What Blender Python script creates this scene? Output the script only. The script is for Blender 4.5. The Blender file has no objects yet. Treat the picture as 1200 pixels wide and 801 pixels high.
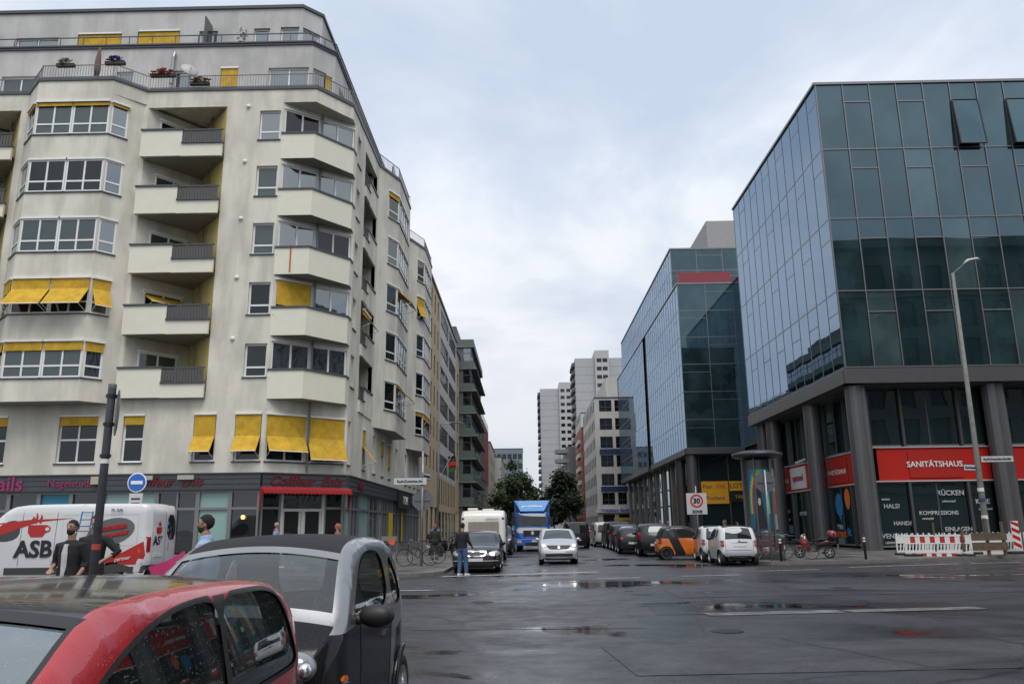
import bpy, bmesh, math, random
from mathutils import Vector, Matrix
from mathutils.geometry import delaunay_2d_cdt
from mathutils.bvhtree import BVHTree
R = math.radians
random.seed(7)
sc = bpy.context.scene
COL = sc.collection
# ------------------------------------------------------------------ materials
def nodes(name):
    m = bpy.data.materials.new(name); m.use_nodes = True
    return m, m.node_tree, m.node_tree.nodes['Principled BSDF']
def N(nt, t, **k):
    n = nt.nodes.new(t)
    for a, b in k.items():
        if a in n.inputs.keys(): n.inputs[a].default_value = b
        else: setattr(n, a, b)
    return n
def ramp(nt, src, stops):
    r = nt.nodes.new('ShaderNodeValToRGB'); e = r.color_ramp.elements
    while len(e) < len(stops): e.new(0.5)
    for i, (p, c) in enumerate(stops):
        e[i].position = p; e[i].color = (c, c, c, 1) if isinstance(c, (int, float)) else (*c, 1)
    nt.links.new(src, r.inputs[0]); return r
MATS = {}
def simple(name, col, rough=.6, metal=0, spec=.5, coat=0, var=0, vs=3., ior=1.5, bump=0, bs=40., streak=0, dbl=False, drops=False):
    if name in MATS: return MATS[name]
    m, nt, b = nodes(name); L = nt.links
    b.inputs['Base Color'].default_value = (*col, 1); b.inputs['Roughness'].default_value = rough
    b.inputs['Metallic'].default_value = metal; b.inputs['IOR'].default_value = ior
    b.inputs['Specular IOR Level'].default_value = spec
    b.inputs['Coat Weight'].default_value = coat; b.inputs['Coat Roughness'].default_value = .04
    tc = N(nt, 'ShaderNodeTexCoord')
    cur = None
    if var:
        n1 = N(nt, 'ShaderNodeTexNoise', Scale=vs, Detail=6., Roughness=.65); L.new(tc.outputs['Object'], n1.inputs['Vector'])
        r = ramp(nt, n1.outputs['Fac'], [(.3, 1 - var), (.7, 1 + var * .4)])
        mx = N(nt, 'ShaderNodeMix', data_type='RGBA', blend_type='MULTIPLY'); mx.inputs[0].default_value = 1
        mx.inputs[6].default_value = (*col, 1); L.new(r.outputs[0], mx.inputs[7]); cur = mx.outputs[2]
    if streak:
        mp = N(nt, 'ShaderNodeMapping'); mp.inputs['Scale'].default_value = (.8, .8, .16); L.new(tc.outputs['Object'], mp.inputs[0])
        n2 = N(nt, 'ShaderNodeTexNoise', Scale=1.6, Detail=5., Roughness=.6); L.new(mp.outputs[0], n2.inputs['Vector'])
        n3 = N(nt, 'ShaderNodeTexNoise', Scale=.28, Detail=4., Roughness=.6); L.new(tc.outputs['Object'], n3.inputs['Vector'])
        ad = N(nt, 'ShaderNodeMath', operation='MULTIPLY'); L.new(n2.outputs['Fac'], ad.inputs[0]); L.new(n3.outputs['Fac'], ad.inputs[1])
        r2 = ramp(nt, ad.outputs[0], [(.17, 1 - streak), (.32, 1.)])
        mx = N(nt, 'ShaderNodeMix', data_type='RGBA', blend_type='MULTIPLY'); mx.inputs[0].default_value = 1
        if cur: L.new(cur, mx.inputs[6])
        else: mx.inputs[6].default_value = (*col, 1)
        L.new(r2.outputs[0], mx.inputs[7]); cur = mx.outputs[2]
    if cur: L.new(cur, b.inputs['Base Color'])
    if bump:
        n4 = N(nt, 'ShaderNodeTexNoise', Scale=bs, Detail=4.); L.new(tc.outputs['Object'], n4.inputs['Vector'])
        bp = N(nt, 'ShaderNodeBump', Strength=bump, Distance=.02); L.new(n4.outputs['Fac'], bp.inputs['Height']); L.new(bp.outputs[0], b.inputs['Normal'])
    if drops:
        nm = add_drops(nt, tc); L.new(nm, b.inputs['Coat Normal']); L.new(nm, b.inputs['Normal'])
    if dbl:   # painted sheet: the inner side of a car shell is dark trim
        g = N(nt, 'ShaderNodeNewGeometry'); d = N(nt, 'ShaderNodeBsdfDiffuse'); d.inputs[0].default_value = (.018, .018, .02, 1)
        ms = N(nt, 'ShaderNodeMixShader'); L.new(g.outputs['Backfacing'], ms.inputs[0]); L.new(b.outputs[0], ms.inputs[1]); L.new(d.outputs[0], ms.inputs[2])
        L.new(ms.outputs[0], nt.nodes['Material Output'].inputs[0])
    MATS[name] = m
    return m
def add_drops(nt, tc):
    L = nt.links
    hs = []
    for s, th in ((58., .20), (120., .17)):
        v = N(nt, 'ShaderNodeTexVoronoi', Scale=s, Randomness=1.); L.new(tc.outputs['Object'], v.inputs['Vector'])
        sep = N(nt, 'ShaderNodeSeparateColor'); L.new(v.outputs['Color'], sep.inputs[0])
        gt = N(nt, 'ShaderNodeMath', operation='GREATER_THAN'); gt.inputs[1].default_value = .62; L.new(sep.outputs[0], gt.inputs[0])
        mr = N(nt, 'ShaderNodeMapRange'); mr.interpolation_type = 'SMOOTHSTEP'
        mr.inputs[1].default_value = 0; mr.inputs[2].default_value = th + .08; mr.inputs[3].default_value = 1; mr.inputs[4].default_value = 0
        L.new(v.outputs['Distance'], mr.inputs[0])
        mu = N(nt, 'ShaderNodeMath', operation='MULTIPLY'); L.new(mr.outputs[0], mu.inputs[0]); L.new(gt.outputs[0], mu.inputs[1]); hs.append(mu)
    ad = N(nt, 'ShaderNodeMath', operation='ADD'); L.new(hs[0].outputs[0], ad.inputs[0]); L.new(hs[1].outputs[0], ad.inputs[1])
    bp = N(nt, 'ShaderNodeBump', Strength=.55, Distance=.0022); L.new(ad.outputs[0], bp.inputs['Height'])
    return bp.outputs[0]
def paint(name, col, rough=.3, metal=0., drops=False): return simple(name, col, rough=rough, coat=.28 if max(col) < .1 else .9, spec=.3 if max(col) < .1 else .5, metal=metal, dbl=True, drops=drops)
def glassmat(name, base, f0=.1, f1=.6, power=2.2, tint=(.9, .97, 1.), rough=.015, warp=0., wscale=.25, see=0., var=0, drops=False):
    """coated window glass: dark room behind + mirror layer that strengthens towards grazing view"""
    if name in MATS: return MATS[name]
    m = bpy.data.materials.new(name); m.use_nodes = True; nt = m.node_tree; L = nt.links; nt.nodes.clear()
    out = N(nt, 'ShaderNodeOutputMaterial'); tc = N(nt, 'ShaderNodeTexCoord')
    lw = N(nt, 'ShaderNodeLayerWeight', Blend=.5)
    pw = N(nt, 'ShaderNodeMath', operation='POWER'); pw.inputs[1].default_value = power; L.new(lw.outputs['Facing'], pw.inputs[0])
    mr = N(nt, 'ShaderNodeMapRange'); mr.inputs[3].default_value = f0; mr.inputs[4].default_value = f1; L.new(pw.outputs[0], mr.inputs[0])
    gl = N(nt, 'ShaderNodeBsdfGlossy', Roughness=rough); gl.inputs[0].default_value = (*tint, 1)
    df = N(nt, 'ShaderNodeBsdfDiffuse'); df.inputs[0].default_value = (*base, 1)
    body = df.outputs[0]
    if var:
        n1 = N(nt, 'ShaderNodeTexNoise', Scale=.45, Detail=3.); L.new(tc.outputs['Object'], n1.inputs['Vector'])
        r = ramp(nt, n1.outputs['Fac'], [(.4, tuple(c * (1 - var) for c in base)), (.6, base)]); L.new(r.outputs[0], df.inputs[0])
    if see:
        tr = N(nt, 'ShaderNodeBsdfTransparent'); tr.inputs[0].default_value = (.78, .84, .82, 1)
        ms0 = N(nt, 'ShaderNodeMixShader'); ms0.inputs[0].default_value = see; L.new(df.outputs[0], ms0.inputs[1]); L.new(tr.outputs[0], ms0.inputs[2]); body = ms0.outputs[0]
    if warp:
        n2 = N(nt, 'ShaderNodeTexNoise', Scale=wscale, Detail=1.); L.new(tc.outputs['Object'], n2.inputs['Vector'])
        bp = N(nt, 'ShaderNodeBump', Strength=1., Distance=warp); L.new(n2.outputs['Fac'], bp.inputs['Height']); L.new(bp.outputs[0], gl.inputs['Normal'])
    if drops: L.new(add_drops(nt, tc), gl.inputs['Normal'])
    ms = N(nt, 'ShaderNodeMixShader'); L.new(mr.outputs[0], ms.inputs[0]); L.new(body, ms.inputs[1]); L.new(gl.outputs[0], ms.inputs[2]); L.new(ms.outputs[0], out.inputs[0])
    MATS[name] = m; return m
def emit(name, col, s=1.):
    if name in MATS: return MATS[name]
    m, nt, b = nodes(name); b.inputs['Base Color'].default_value = (*col, 1); b.inputs['Emission Color'].default_value = (*col, 1); b.inputs['Emission Strength'].default_value = s
    MATS[name] = m; return m
render = simple('pale_render', (.74, .715, .62), .9, streak=.24, var=.08, vs=.35, bump=.25, bs=30)
render2 = simple('balcony_render', (.77, .755, .63), .85, var=.05, vs=2)
grey_render = simple('grey_render', (.56, .555, .54), .9, streak=.22, var=.08, vs=.6)
yellow_wall = simple('yellow_wall', (.52, .43, .16), .9, var=.08)
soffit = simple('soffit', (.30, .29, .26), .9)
capmat = simple('zinc_cap', (.075, .085, .095), .45, metal=.3)
wframe = simple('window_frame', (.80, .81, .80), .4)
dframe = simple('dark_frame', (.10, .10, .105), .4, metal=.4)
blind = simple('yellow_awning', (.60, .37, .03), .85, var=.32, vs=2.5, bump=.4, bs=25)
railmat = simple('rail_metal', (.16, .165, .17), .45, metal=.5)
meshmat = simple('balcony_mesh', (.10, .095, .09), .55)
gdark = glassmat('window_glass_dark', (.010, .012, .013), .05, .75, 3.4, warp=.01, wscale=1.2, var=.5)
gcurt = glassmat('window_glass_curtain', (.05, .07, .066), .07, .75, 3.4, warp=.01, wscale=1.2)
gblue = glassmat('window_glass_sky', (.04, .052, .064), .22, .8, 2.8, warp=.01, wscale=1.2)
slat = simple('sign_band', (.07, .08, .09), .45, metal=.2, var=.15)
teal = simple('teal_panel', (.26, .42, .39), .25, coat=.3)
shopg = glassmat('shop_glass', (.012, .013, .014), .09, .8, 3.2, warp=.004, wscale=.8)
plinth = simple('plinth', (.20, .20, .20), .8, var=.2)
red = simple('red_cloth', (.30, .010, .014), .7)
redpaint = simple('red_sign', (.50, .022, .015), .4)
white = simple('white_paint', (.78, .78, .77), .4)
black = simple('black_plastic', (.015, .015, .016), .5)
rubber = simple('rubber', (.018, .018, .018), .75)
alu = simple('rim_alloy', (.55, .56, .57), .3, metal=.9)
steel = simple('galvanised_steel', (.30, .31, .32), .45, metal=.6, var=.2, vs=8)
chrome = simple('chrome', (.7, .7, .7), .12, metal=1)
# ------------------------------------------------------------------ object helpers
def link(o, parent=None):
    COL.objects.link(o)
    if parent is not None: o.parent = parent
    return o
def thing(name, label, cat, loc=(0, 0, 0), rot=0, group=None):
    o = link(bpy.data.objects.new(name, None)); o.empty_display_size = .3
    o.location = loc; o.rotation_euler = (0, 0, rot); return tag(o, label, cat, group)
def tag(o, label=None, cat=None, group=None, kind=None):
    if label: o['label'] = label
    if cat: o['category'] = cat
    if group: o['group'] = group
    if kind: o['kind'] = kind
    return o
def copy_tree(o, parent=None):
    c = o.copy(); COL.objects.link(c)
    if parent is not None: c.parent = parent
    for ch in list(o.children): copy_tree(ch, c)
    return c
def place(o, loc, rot, label=None, group=None):
    o.location = loc; o.rotation_euler = (0, 0, rot)
    if label: o['label'] = label
    if group: o['group'] = group
    return o
class MB:
    def __init__(s): s.v = []; s.f = []; s.m = []
    def add(s, vs, fs, m=0):
        k = len(s.v); s.v += [tuple(v) for v in vs]
        for f in fs: s.f.append(tuple(i + k for i in f)); s.m.append(m)
        return s
    def quad(s, *p, m=0): return s.add(p, [tuple(range(len(p)))], m)
    def box(s, x0, x1, y0, y1, z0, z1, m=0):
        v = [(x, y, z) for z in (z0, z1) for y in (y0, y1) for x in (x0, x1)]
        return s.add(v, [(0, 2, 3, 1), (4, 5, 7, 6), (0, 1, 5, 4), (2, 6, 7, 3), (0, 4, 6, 2), (1, 3, 7, 5)], m)
    def prism(s, poly, z0, z1, m=0):
        n = len(poly); zz = z0 if callable(z0) else (lambda x, y: z0)
        v = [(x, y, z0) for x, y in poly] + [(x, y, z1) for x, y in poly]
        return s.add(v, [tuple(reversed(range(n))), tuple(range(n, 2 * n))] + [(i, (i + 1) % n, n + (i + 1) % n, n + i) for i in range(n)], m)
    def obox(s, fr, u0, u1, z0, z1, d0, d1, m=0):
        v = [fr.p(u, z, d) for z in (z0, z1) for d in (d1, d0) for u in (u0, u1)]
        return s.add(v, [(0, 2, 3, 1), (4, 5, 7, 6), (0, 1, 5, 4), (2, 6, 7, 3), (0, 4, 6, 2), (1, 3, 7, 5)], m)
    def tube(s, pts, rad, n=10, m=0, caps=True):
        pts = [Vector(p) for p in pts]
        if not isinstance(rad, (list, tuple)): rad = [rad] * len(pts)
        rings = []; prev = None
        for i, p in enumerate(pts):
            d = (pts[min(i + 1, len(pts) - 1)] - pts[max(i - 1, 0)]).normalized()
            a = prev if prev is not None else (Vector((1, 0, 0)) if abs(d.x) < .8 else Vector((0, 1, 0)))
            a = (a - d * a.dot(d)).normalized(); prev = a; b = d.cross(a)
            r = rad[i]; rx, ry = r if isinstance(r, tuple) else (r, r)
            rings.append([p + a * (math.cos(t) * rx) + b * (math.sin(t) * ry) for t in [2 * math.pi * j / n for j in range(n)]])
        fs = []
        for i in range(len(pts) - 1):
            for j in range(n): fs.append((i * n + j, i * n + (j + 1) % n, (i + 1) * n + (j + 1) % n, (i + 1) * n + j))
        if caps: fs.append(tuple(reversed(range(n)))); fs.append(tuple(range((len(pts) - 1) * n, len(pts) * n)))
        return s.add([v for r in rings for v in r], fs, m)
    def lathe(s, prof, n=24, o=(0, 0, 0), axis='z', m=0, closed=False):
        v = []; fs = []
        for r, h in prof:
            for j in range(n):
                t = 2 * math.pi * j / n; a, b = r * math.cos(t), r * math.sin(t)
                v.append({'z': (o[0] + a, o[1] + b, o[2] + h), 'x': (o[0] + h, o[1] + a, o[2] + b), 'y': (o[0] + b, o[1] + h, o[2] + a)}[axis])
        k = len(prof); rg = range(k) if closed else range(k - 1)
        for i in rg:
            for j in range(n): fs.append((i * n + j, i * n + (j + 1) % n, ((i + 1) % k) * n + (j + 1) % n, ((i + 1) % k) * n + j))
        return s.add(v, fs, m)
    def build(s, name, mats, parent=None, smooth=False, loc=None, bevel=0):
        me = bpy.data.meshes.new(name); me.from_pydata(s.v, [], s.f)
        for mt in (mats if isinstance(mats, (list, tuple)) else [mats]): me.materials.append(mt)
        me.polygons.foreach_set('material_index', s.m)
        if smooth: me.polygons.foreach_set('use_smooth', [True] * len(s.f))
        me.update(); o = link(bpy.data.objects.new(name, me), parent)
        if loc: o.location = loc
        if bevel:
            b = o.modifiers.new('b', 'BEVEL'); b.width = bevel; b.segments = 2; b.limit_method = 'ANGLE'; b.angle_limit = R(40)
        return o
class Fr:
    """facade frame: u runs along the wall, z up, d outwards"""
    def __init__(s, o, e):
        s.o = Vector((o[0], o[1], 0)); d = Vector((e[0] - o[0], e[1] - o[1], 0)); s.len = d.length; s.u = d.normalized(); s.n = Vector((s.u.y, -s.u.x, 0))
    def p(s, u, z, d=0): return tuple(s.o + s.u * u + s.n * d + Vector((0, 0, z)))
def wall(mb, fr, u0, u1, z0, z1, ops=(), depth=.22, m=0, mr=None):
    ops = [(max(a, u0), min(b, u1), max(c, z0), min(d, z1)) for a, b, c, d in ops]
    us = sorted(set([u0, u1] + [x for o in ops for x in o[:2]])); zs = sorted(set([z0, z1] + [x for o in ops for x in o[2:]]))
    for a, b in zip(us, us[1:]):
        for c, d in zip(zs, zs[1:]):
            cu, cz = (a + b) / 2, (c + d) / 2
            if any(o[0] < cu < o[1] and o[2] < cz < o[3] for o in ops): continue
            mb.quad(fr.p(a, c), fr.p(b, c), fr.p(b, d), fr.p(a, d), m=m)
    mr = m if mr is None else mr
    for a, b, c, d in ops:
        e = -depth
        mb.quad(fr.p(a, c), fr.p(a, c, e), fr.p(b, c, e), fr.p(b, c), m=mr); mb.quad(fr.p(a, d), fr.p(b, d), fr.p(b, d, e), fr.p(a, d, e), m=mr)
        mb.quad(fr.p(a, c), fr.p(a, d), fr.p(a, d, e), fr.p(a, c, e), m=mr); mb.quad(fr.p(b, c), fr.p(b, c, e), fr.p(b, d, e), fr.p(b, d), m=mr)
def window(parent, fr, u0, u1, z0, z1, cols=2, tr=(.3,), rec=.14, fw=.085, fm=None, gm=None, name='window', sill=True, cw=None):
    """frame mesh with a pane mesh under it; tr = transom heights as fractions"""
    fm = fm or wframe; gm = gm or random.choice([gdark, gdark, gcurt]); f = MB(); d0, d1 = -rec - .06, -rec
    f.obox(fr, u0, u1, z0, z0 + fw, d0, d1); f.obox(fr, u0, u1, z1 - fw, z1, d0, d1)
    f.obox(fr, u0, u0 + fw, z0 + fw, z1 - fw, d0, d1); f.obox(fr, u1 - fw, u1, z0 + fw, z1 - fw, d0, d1)
    cw = cw or fw
    for i in range(1, cols):
        c = u0 + (u1 - u0) * i / cols; f.obox(fr, c - cw / 2, c + cw / 2, z0 + fw, z1 - fw, d0 + .004, d1 + .01)
    for t in tr:
        c = z0 + (z1 - z0) * t; f.obox(fr, u0 + fw, u1 - fw, c - cw / 2, c + cw / 2, d0 + .008, d1 + .004)
    if sill and fm is wframe: f.obox(fr, u0 - .04, u1 + .04, z1 - .01, z1 + .075, -rec - .03, -rec + .07)
    if sill: f.obox(fr, u0 - .06, u1 + .06, z0 - .06, z0 - .003, -rec, .06, m=1)
    o = f.build(name, [fm, capmat], parent)
    g = MB(); g.quad(fr.p(u0, z0, d0 + .03), fr.p(u1, z0, d0 + .03), fr.p(u1, z1, d0 + .03), fr.p(u0, z1, d0 + .03)); g.build('pane', gm, o)
    return o
def awning(parent, fr, u0, u1, ztop, h1, out=0, h2=0, rec=.0, gap=.03):
    a = MB(); a.obox(fr, u0, u1, ztop - h1, ztop, -rec, -rec + .02)
    a.obox(fr, u0 - .03, u1 + .03, ztop, ztop + .09, -rec - .02, -rec + .09, m=1)
    if out:
        z = ztop - h1; e = z - h2
        v = [fr.p(u0, z, -rec + .02), fr.p(u1, z, -rec + .02), fr.p(u1, e, out), fr.p(u0, e, out)]
        w = [fr.p(u0, z - .02, -rec + .0), fr.p(u1, z - .02, -rec + .0), fr.p(u1, e - .03, out), fr.p(u0, e - .03, out)]
        a.add(v + w, [(3, 2, 1, 0), (4, 5, 6, 7), (0, 1, 5, 4), (1, 2, 6, 5), (2, 3, 7, 6), (3, 0, 4, 7)])
        for u in (u0 + .04, u1 - .04): a.tube([fr.p(u, e - .02, out), fr.p(u, e - .25, -rec + .02)], .014, 6, m=1)
        a.tube([fr.p(u0, e - .01, out), fr.p(u1, e - .01, out)], .022, 6, m=1)
    return a.build('awning', [blind, wframe], parent)
def text(body, size, mat, parent, M, name='lettering', ext=.01, shear=0, bold=0, align='CENTER', sx=1.):
    c = bpy.data.curves.new(name, 'FONT'); c.body = body; c.size = size; c.extrude = ext; c.shear = shear; c.align_x = align; c.align_y = 'CENTER'; c.offset = bold; c.resolution_u = 3
    t = bpy.data.objects.new(name, c); COL.objects.link(t)
    me = bpy.data.meshes.new_from_object(t.evaluated_get(bpy.context.evaluated_depsgraph_get())); bpy.data.objects.remove(t)
    me.transform(M @ Matrix.Diagonal((sx, 1, 1, 1))); me.materials.clear(); me.materials.append(mat)
    return link(bpy.data.objects.new(name, me), parent)
def onwall(fr, u, z, d=.01):
    """matrix that lays text on a facade"""
    x = fr.u; zz = Vector((0, 0, 1)); n = fr.n; o = Vector(fr.p(u, z, d))
    return Matrix(((x.x, zz.x, n.x, o.x), (x.y, zz.y, n.y, o.y), (x.z, zz.z, n.z, o.z), (0, 0, 0, 1)))
def chaikin(p, k=2, closed=False):
    for _ in range(k):
        q = []; n = len(p)
        for i in range(n if closed else n - 1):
            a, b = p[i], p[(i + 1) % n]
            q += [(a[0] * .75 + b[0] * .25, a[1] * .75 + b[1] * .25), (a[0] * .25 + b[0] * .75, a[1] * .25 + b[1] * .75)]
        p = q if closed else [p[0]] + q + [p[-1]]
    return p
def resample(p, step, closed=False):
    out = []; n = len(p)
    for i in range(n if closed else n - 1):
        a, b = p[i], p[(i + 1) % n]; d = math.dist(a, b); k = max(1, round(d / step))
        for j in range(k): out.append((a[0] + (b[0] - a[0]) * j / k, a[1] + (b[1] - a[1]) * j / k))
    if not closed: out.append(p[-1])
    q = [out[0]]
    for v in out[1:]:
        if math.dist(v, q[-1]) > step * .45: q.append(v)
    return q
def inside(p, poly):
    x, y = p; c = False; j = len(poly) - 1
    for i in range(len(poly)):
        xi, yi = poly[i]; xj, yj = poly[j]
        if (yi > y) != (yj > y) and x < (xj - xi) * (y - yi) / (yj - yi) + xi: c = not c
        j = i
    return c
def near(p, poly): return min(math.dist(p, q) for q in poly)
def cdt(outer, polys, step):
    pts = []; ed = []
    for lp in [outer] + polys:
        k = len(pts); n = len(lp); pts += [Vector(q) for q in lp]; ed += [(k + i, k + (i + 1) % n) for i in range(n)]
    xs = [q[0] for q in outer]; ys = [q[1] for q in outer]
    base = [tuple(q) for q in pts]; gx = min(xs) + step / 2
    while gx < max(xs):
        gy = min(ys) + step / 2
        while gy < max(ys):
            if inside((gx, gy), outer) and near((gx, gy), base) > step * .5: pts.append(Vector((gx, gy)))
            gy += step
        gx += step
    r = delaunay_2d_cdt(pts, ed, [], 0, 1e-5)
    vs = [tuple(v) for v in r[0]]; fs = []
    for f in r[2]:
        c = (sum(vs[i][0] for i in f) / 3, sum(vs[i][1] for i in f) / 3)
        if not inside(c, outer): continue
        t = -1
        for i, q in enumerate(polys):
            if inside(c, q): t = i
        fs.append((f, t))
    return vs, fs
# ------------------------------------------------------------------ vehicles
carglass = glassmat('car_glass', (.012, .015, .017), .07, .55, 2.6, see=0)
cabglass = glassmat('cab_glass', (.012, .014, .016), .05, .25, 2.6)
cglass_clear = glassmat('car_glass_clear', (.10, .12, .125), .07, .85, 2.8, see=.82, tint=(.95, .98, 1), drops=True)
cglass_dark = glassmat('car_glass_wet', (.02, .026, .026), .06, .9, 3.0, see=.5, drops=True)
headl = simple('headlight_lens', (.55, .57, .6), .08, metal=.55, coat=1)
headlit = emit('lit_headlight', (1., .88, .6), 2.5)
taill = simple('tail_light_red', (.30, .008, .012), .15, coat=1)
plate_m = simple('number_plate', (.62, .62, .60), .4)
plate_b = simple('plate_blue', (.01, .03, .25), .4)
orangel = simple('indicator_orange', (.75, .16, .01), .2, coat=1)
trim = simple('grey_trim', (.05, .05, .052), .5)
class Shell: pass
def make_shell(parent, L, W, sil, zb, wheels, belt, tum, body_mats, side_wins, top_wins, side_zones=(), top_zones=(), r=.07, step=.11, plan=(.55, .13), crown=(.035, .09), glass=None, tuck=.05, ch=2, arch=.045, name='body', seal=None):
    glass = glass or carglass; H = max(p[1] for p in sil)
    S0 = resample(chaikin(list(sil), ch), step); n = len(S0)
    cum = [0]
    for a, b in zip(S0, S0[1:]): cum.append(cum[-1] + math.dist(a, b))
    T = cum[-1]
    def width(y, z, d=9):
        q = max(0, (abs(y) - (L / 2 - plan[0])) / plan[0]); w = W / 2 * (1 - plan[1] * q * q)
        if z < .5: w *= 1 - tuck * ((.5 - z) / .35) ** 2
        if z > belt: w *= 1 - tum * ((z - belt) / (H - belt)) ** 1.15
        if d < r: w -= r * (1 - math.sqrt(max(0, 1 - (1 - d / r) ** 2)))
        return w
    bot = []
    for (yw, rw) in sorted(wheels, key=lambda t: -t[0]):
        ra = rw + arch; a0 = math.asin(max(-1, min(1, (zb - rw) / ra)))
        k = 14
        for i in range(k + 1):
            t = a0 + (math.pi - 2 * a0) * i / k; bot.append((yw + ra * math.cos(t), rw + ra * math.sin(t)))
    fb, rb = S0[-1], S0[0]
    bottom = resample([(fb[0], fb[1])] + ([(fb[0] - .05, zb)] if fb[1] > zb + .02 else []) + bot + ([(rb[0] + .05, zb)] if rb[1] > zb + .02 else []) + [rb], step * .8)
    outer = S0 + bottom[1:-1]
    sz = [resample(p, step * .7, True) for p, m in side_zones]; sw = [resample(chaikin(p, 2, True), step * .6, True) for p in side_wins]
    side_zones = list(side_zones)
    if seal:
        for q in sw:
            q = q[::2]; ar = sum(a[0] * b[1] - b[0] * a[1] for a, b in zip(q, q[1:] + q[:1])); e = []
            for i in range(len(q)):
                a, b = q[i - 1], q[(i + 1) % len(q)]; dx, dy = b[0] - a[0], b[1] - a[1]; l = math.hypot(dx, dy); sg = seal[0] if ar > 0 else -seal[0]
                e.append((q[i][0] + dy / l * sg, q[i][1] - dx / l * sg))
            sz.append(e); side_zones.append((None, seal[1]))
    vs, fs = cdt(outer, sz + sw, step)
    bm = bmesh.new(); glasses = []
    def seg_d(p):
        b = 9
        for a, c in zip(S0, S0[1:]):
            if abs(a[0] - p[0]) > .5 and abs(c[0] - p[0]) > .5: continue
            ax, ay = a; dx, dy = c[0] - ax, c[1] - ay; l = dx * dx + dy * dy
            t = max(0, min(1, ((p[0] - ax) * dx + (p[1] - ay) * dy) / l)); b = min(b, math.hypot(p[0] - ax - t * dx, p[1] - ay - t * dy))
        return b
    wv = [width(y, z, seg_d((y, z))) for y, z in vs]; nz = len(sz)
    for sg in (1, -1):
        bv = {}; gl = [{} for _ in sw]; gf = [[] for _ in sw]
        for f, t in fs:
            if t >= nz:
                k = t - nz; idx = []
                for i in f:
                    if i not in gl[k]: gl[k][i] = (sg * (wv[i] - .010), vs[i][0], vs[i][1])
                    idx.append(i)
                gf[k].append(idx if sg < 0 else idx[::-1])
            else:
                q = []
                for i in f:
                    if i not in bv: bv[i] = bm.verts.new((sg * wv[i], vs[i][0], vs[i][1]))
                    q.append(bv[i])
                try: fc = bm.faces.new(q if sg < 0 else q[::-1])
                except ValueError: continue
                fc.material_index = side_zones[t][1] if t >= 0 else 0
        for k in range(len(sw)): glasses.append(('side_window', gl[k], gf[k]))
    # roof strip
    def at(s):
        s = max(0, min(T, s)); i = 0
        while i < n - 2 and cum[i + 1] < s: i += 1
        t = (s - cum[i]) / (cum[i + 1] - cum[i]); a, b = S0[i], S0[i + 1]
        y, z = a[0] + (b[0] - a[0]) * t, a[1] + (b[1] - a[1]) * t
        j0, j1 = max(0, i - 1), min(n - 1, i + 2); dy, dz = S0[j1][0] - S0[j0][0], S0[j1][1] - S0[j0][1]; l = math.hypot(dy, dz)
        return y, z, -dz / l, dy / l
    def s_of(p): 
        i = min(range(n), key=lambda k: math.dist(S0[k], p)); return cum[i]
    hw = W / 2; K = max(4, int(W / step))
    ring = [(s, -hw) for s in cum] + [(T, -hw + W * j / K) for j in range(1, K)] + [(s, hw) for s in reversed(cum)] + [(0, hw - W * j / K) for j in range(1, K)]
    def quadpoly(pa, pb, fa, fb_):
        a, b = s_of(pa), s_of(pb); return [(a, -hw * fa), (b, -hw * fb_), (b, hw * fb_), (a, hw * fa)]
    tz = [resample(quadpoly(*z[0]), step * .8, True) for z in top_zones]
    tw = [resample(chaikin([q for e in zip(quadpoly(*z), quadpoly(*z)) for q in e], 2, True), step * .6, True) for z in top_wins]
    vt, ft = cdt(ring, tz + tw, step)
    def pos(s, v, off=0):
        y, z, ny, nz_ = at(s); w = width(y, z, 0) * v / hw; u = v / hw
        c = (crown[0] * abs(nz_) + crown[1] * abs(ny)) * (1 - u * u) + off
        return (w, y + ny * c, z + nz_ * c)
    bv = {}; gl = [{} for _ in tw]; gf = [[] for _ in tw]
    for f, t in ft:
        if t >= len(tz):
            k = t - len(tz)
            for i in f: gl[k][i] = pos(*vt[i], -.008)
            gf[k].append(list(f))
        else:
            for i in f:
                if i not in bv: bv[i] = bm.verts.new(pos(*vt[i]))
            fc = bm.faces.new([bv[i] for i in f]); fc.material_index = top_zones[t][1] if t >= 0 else 0
    nm = ['windshield', 'rear_window', 'roof_window']
    for k in range(len(tw)): glasses.append((nm[k], gl[k], gf[k]))
    bmesh.ops.remove_doubles(bm, verts=bm.verts, dist=.012)
    bmesh.ops.recalc_face_normals(bm, faces=bm.faces)
    # make sure the shell faces outwards
    bm.faces.ensure_lookup_table()
    top = max(bm.faces, key=lambda f: f.calc_center_median().z)
    if top.normal.z < 0: bmesh.ops.reverse_faces(bm, faces=bm.faces)
    bvh = BVHTree.FromBMesh(bm)
    me = bpy.data.meshes.new(name); bm.to_mesh(me); bm.free()
    for m in body_mats: me.materials.append(m)
    me.polygons.foreach_set('use_smooth', [True] * len(me.polygons))
    body = link(bpy.data.objects.new(name, me), parent)
    vall = [tuple(v.co) for v in me.vertices]; fall = [tuple(p.vertices) for p in me.polygons]; sh = Shell(); sh.glass = []
    for nme, vd, fl in glasses:
        ks = list(vd); ix = {k: i for i, k in enumerate(ks)}
        m2 = bpy.data.meshes.new(nme); m2.from_pydata([vd[k] for k in ks], [], [tuple(ix[i] for i in f) for f in fl])
        m2.materials.append(glass[nme] if isinstance(glass, dict) else glass); m2.polygons.foreach_set('use_smooth', [True] * len(m2.polygons))
        g = link(bpy.data.objects.new(nme, m2), parent); sh.glass.append(g)
        k0 = len(vall); vall += [vd[k] for k in ks]; fall += [tuple(ix[i] + k0 for i in f) for f in fl]
    sh.bvh = BVHTree.FromPolygons(vall, fall); sh.parent = parent; sh.body = body; sh.W = W; sh.L = L; sh.H = H; sh.width = width
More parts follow.
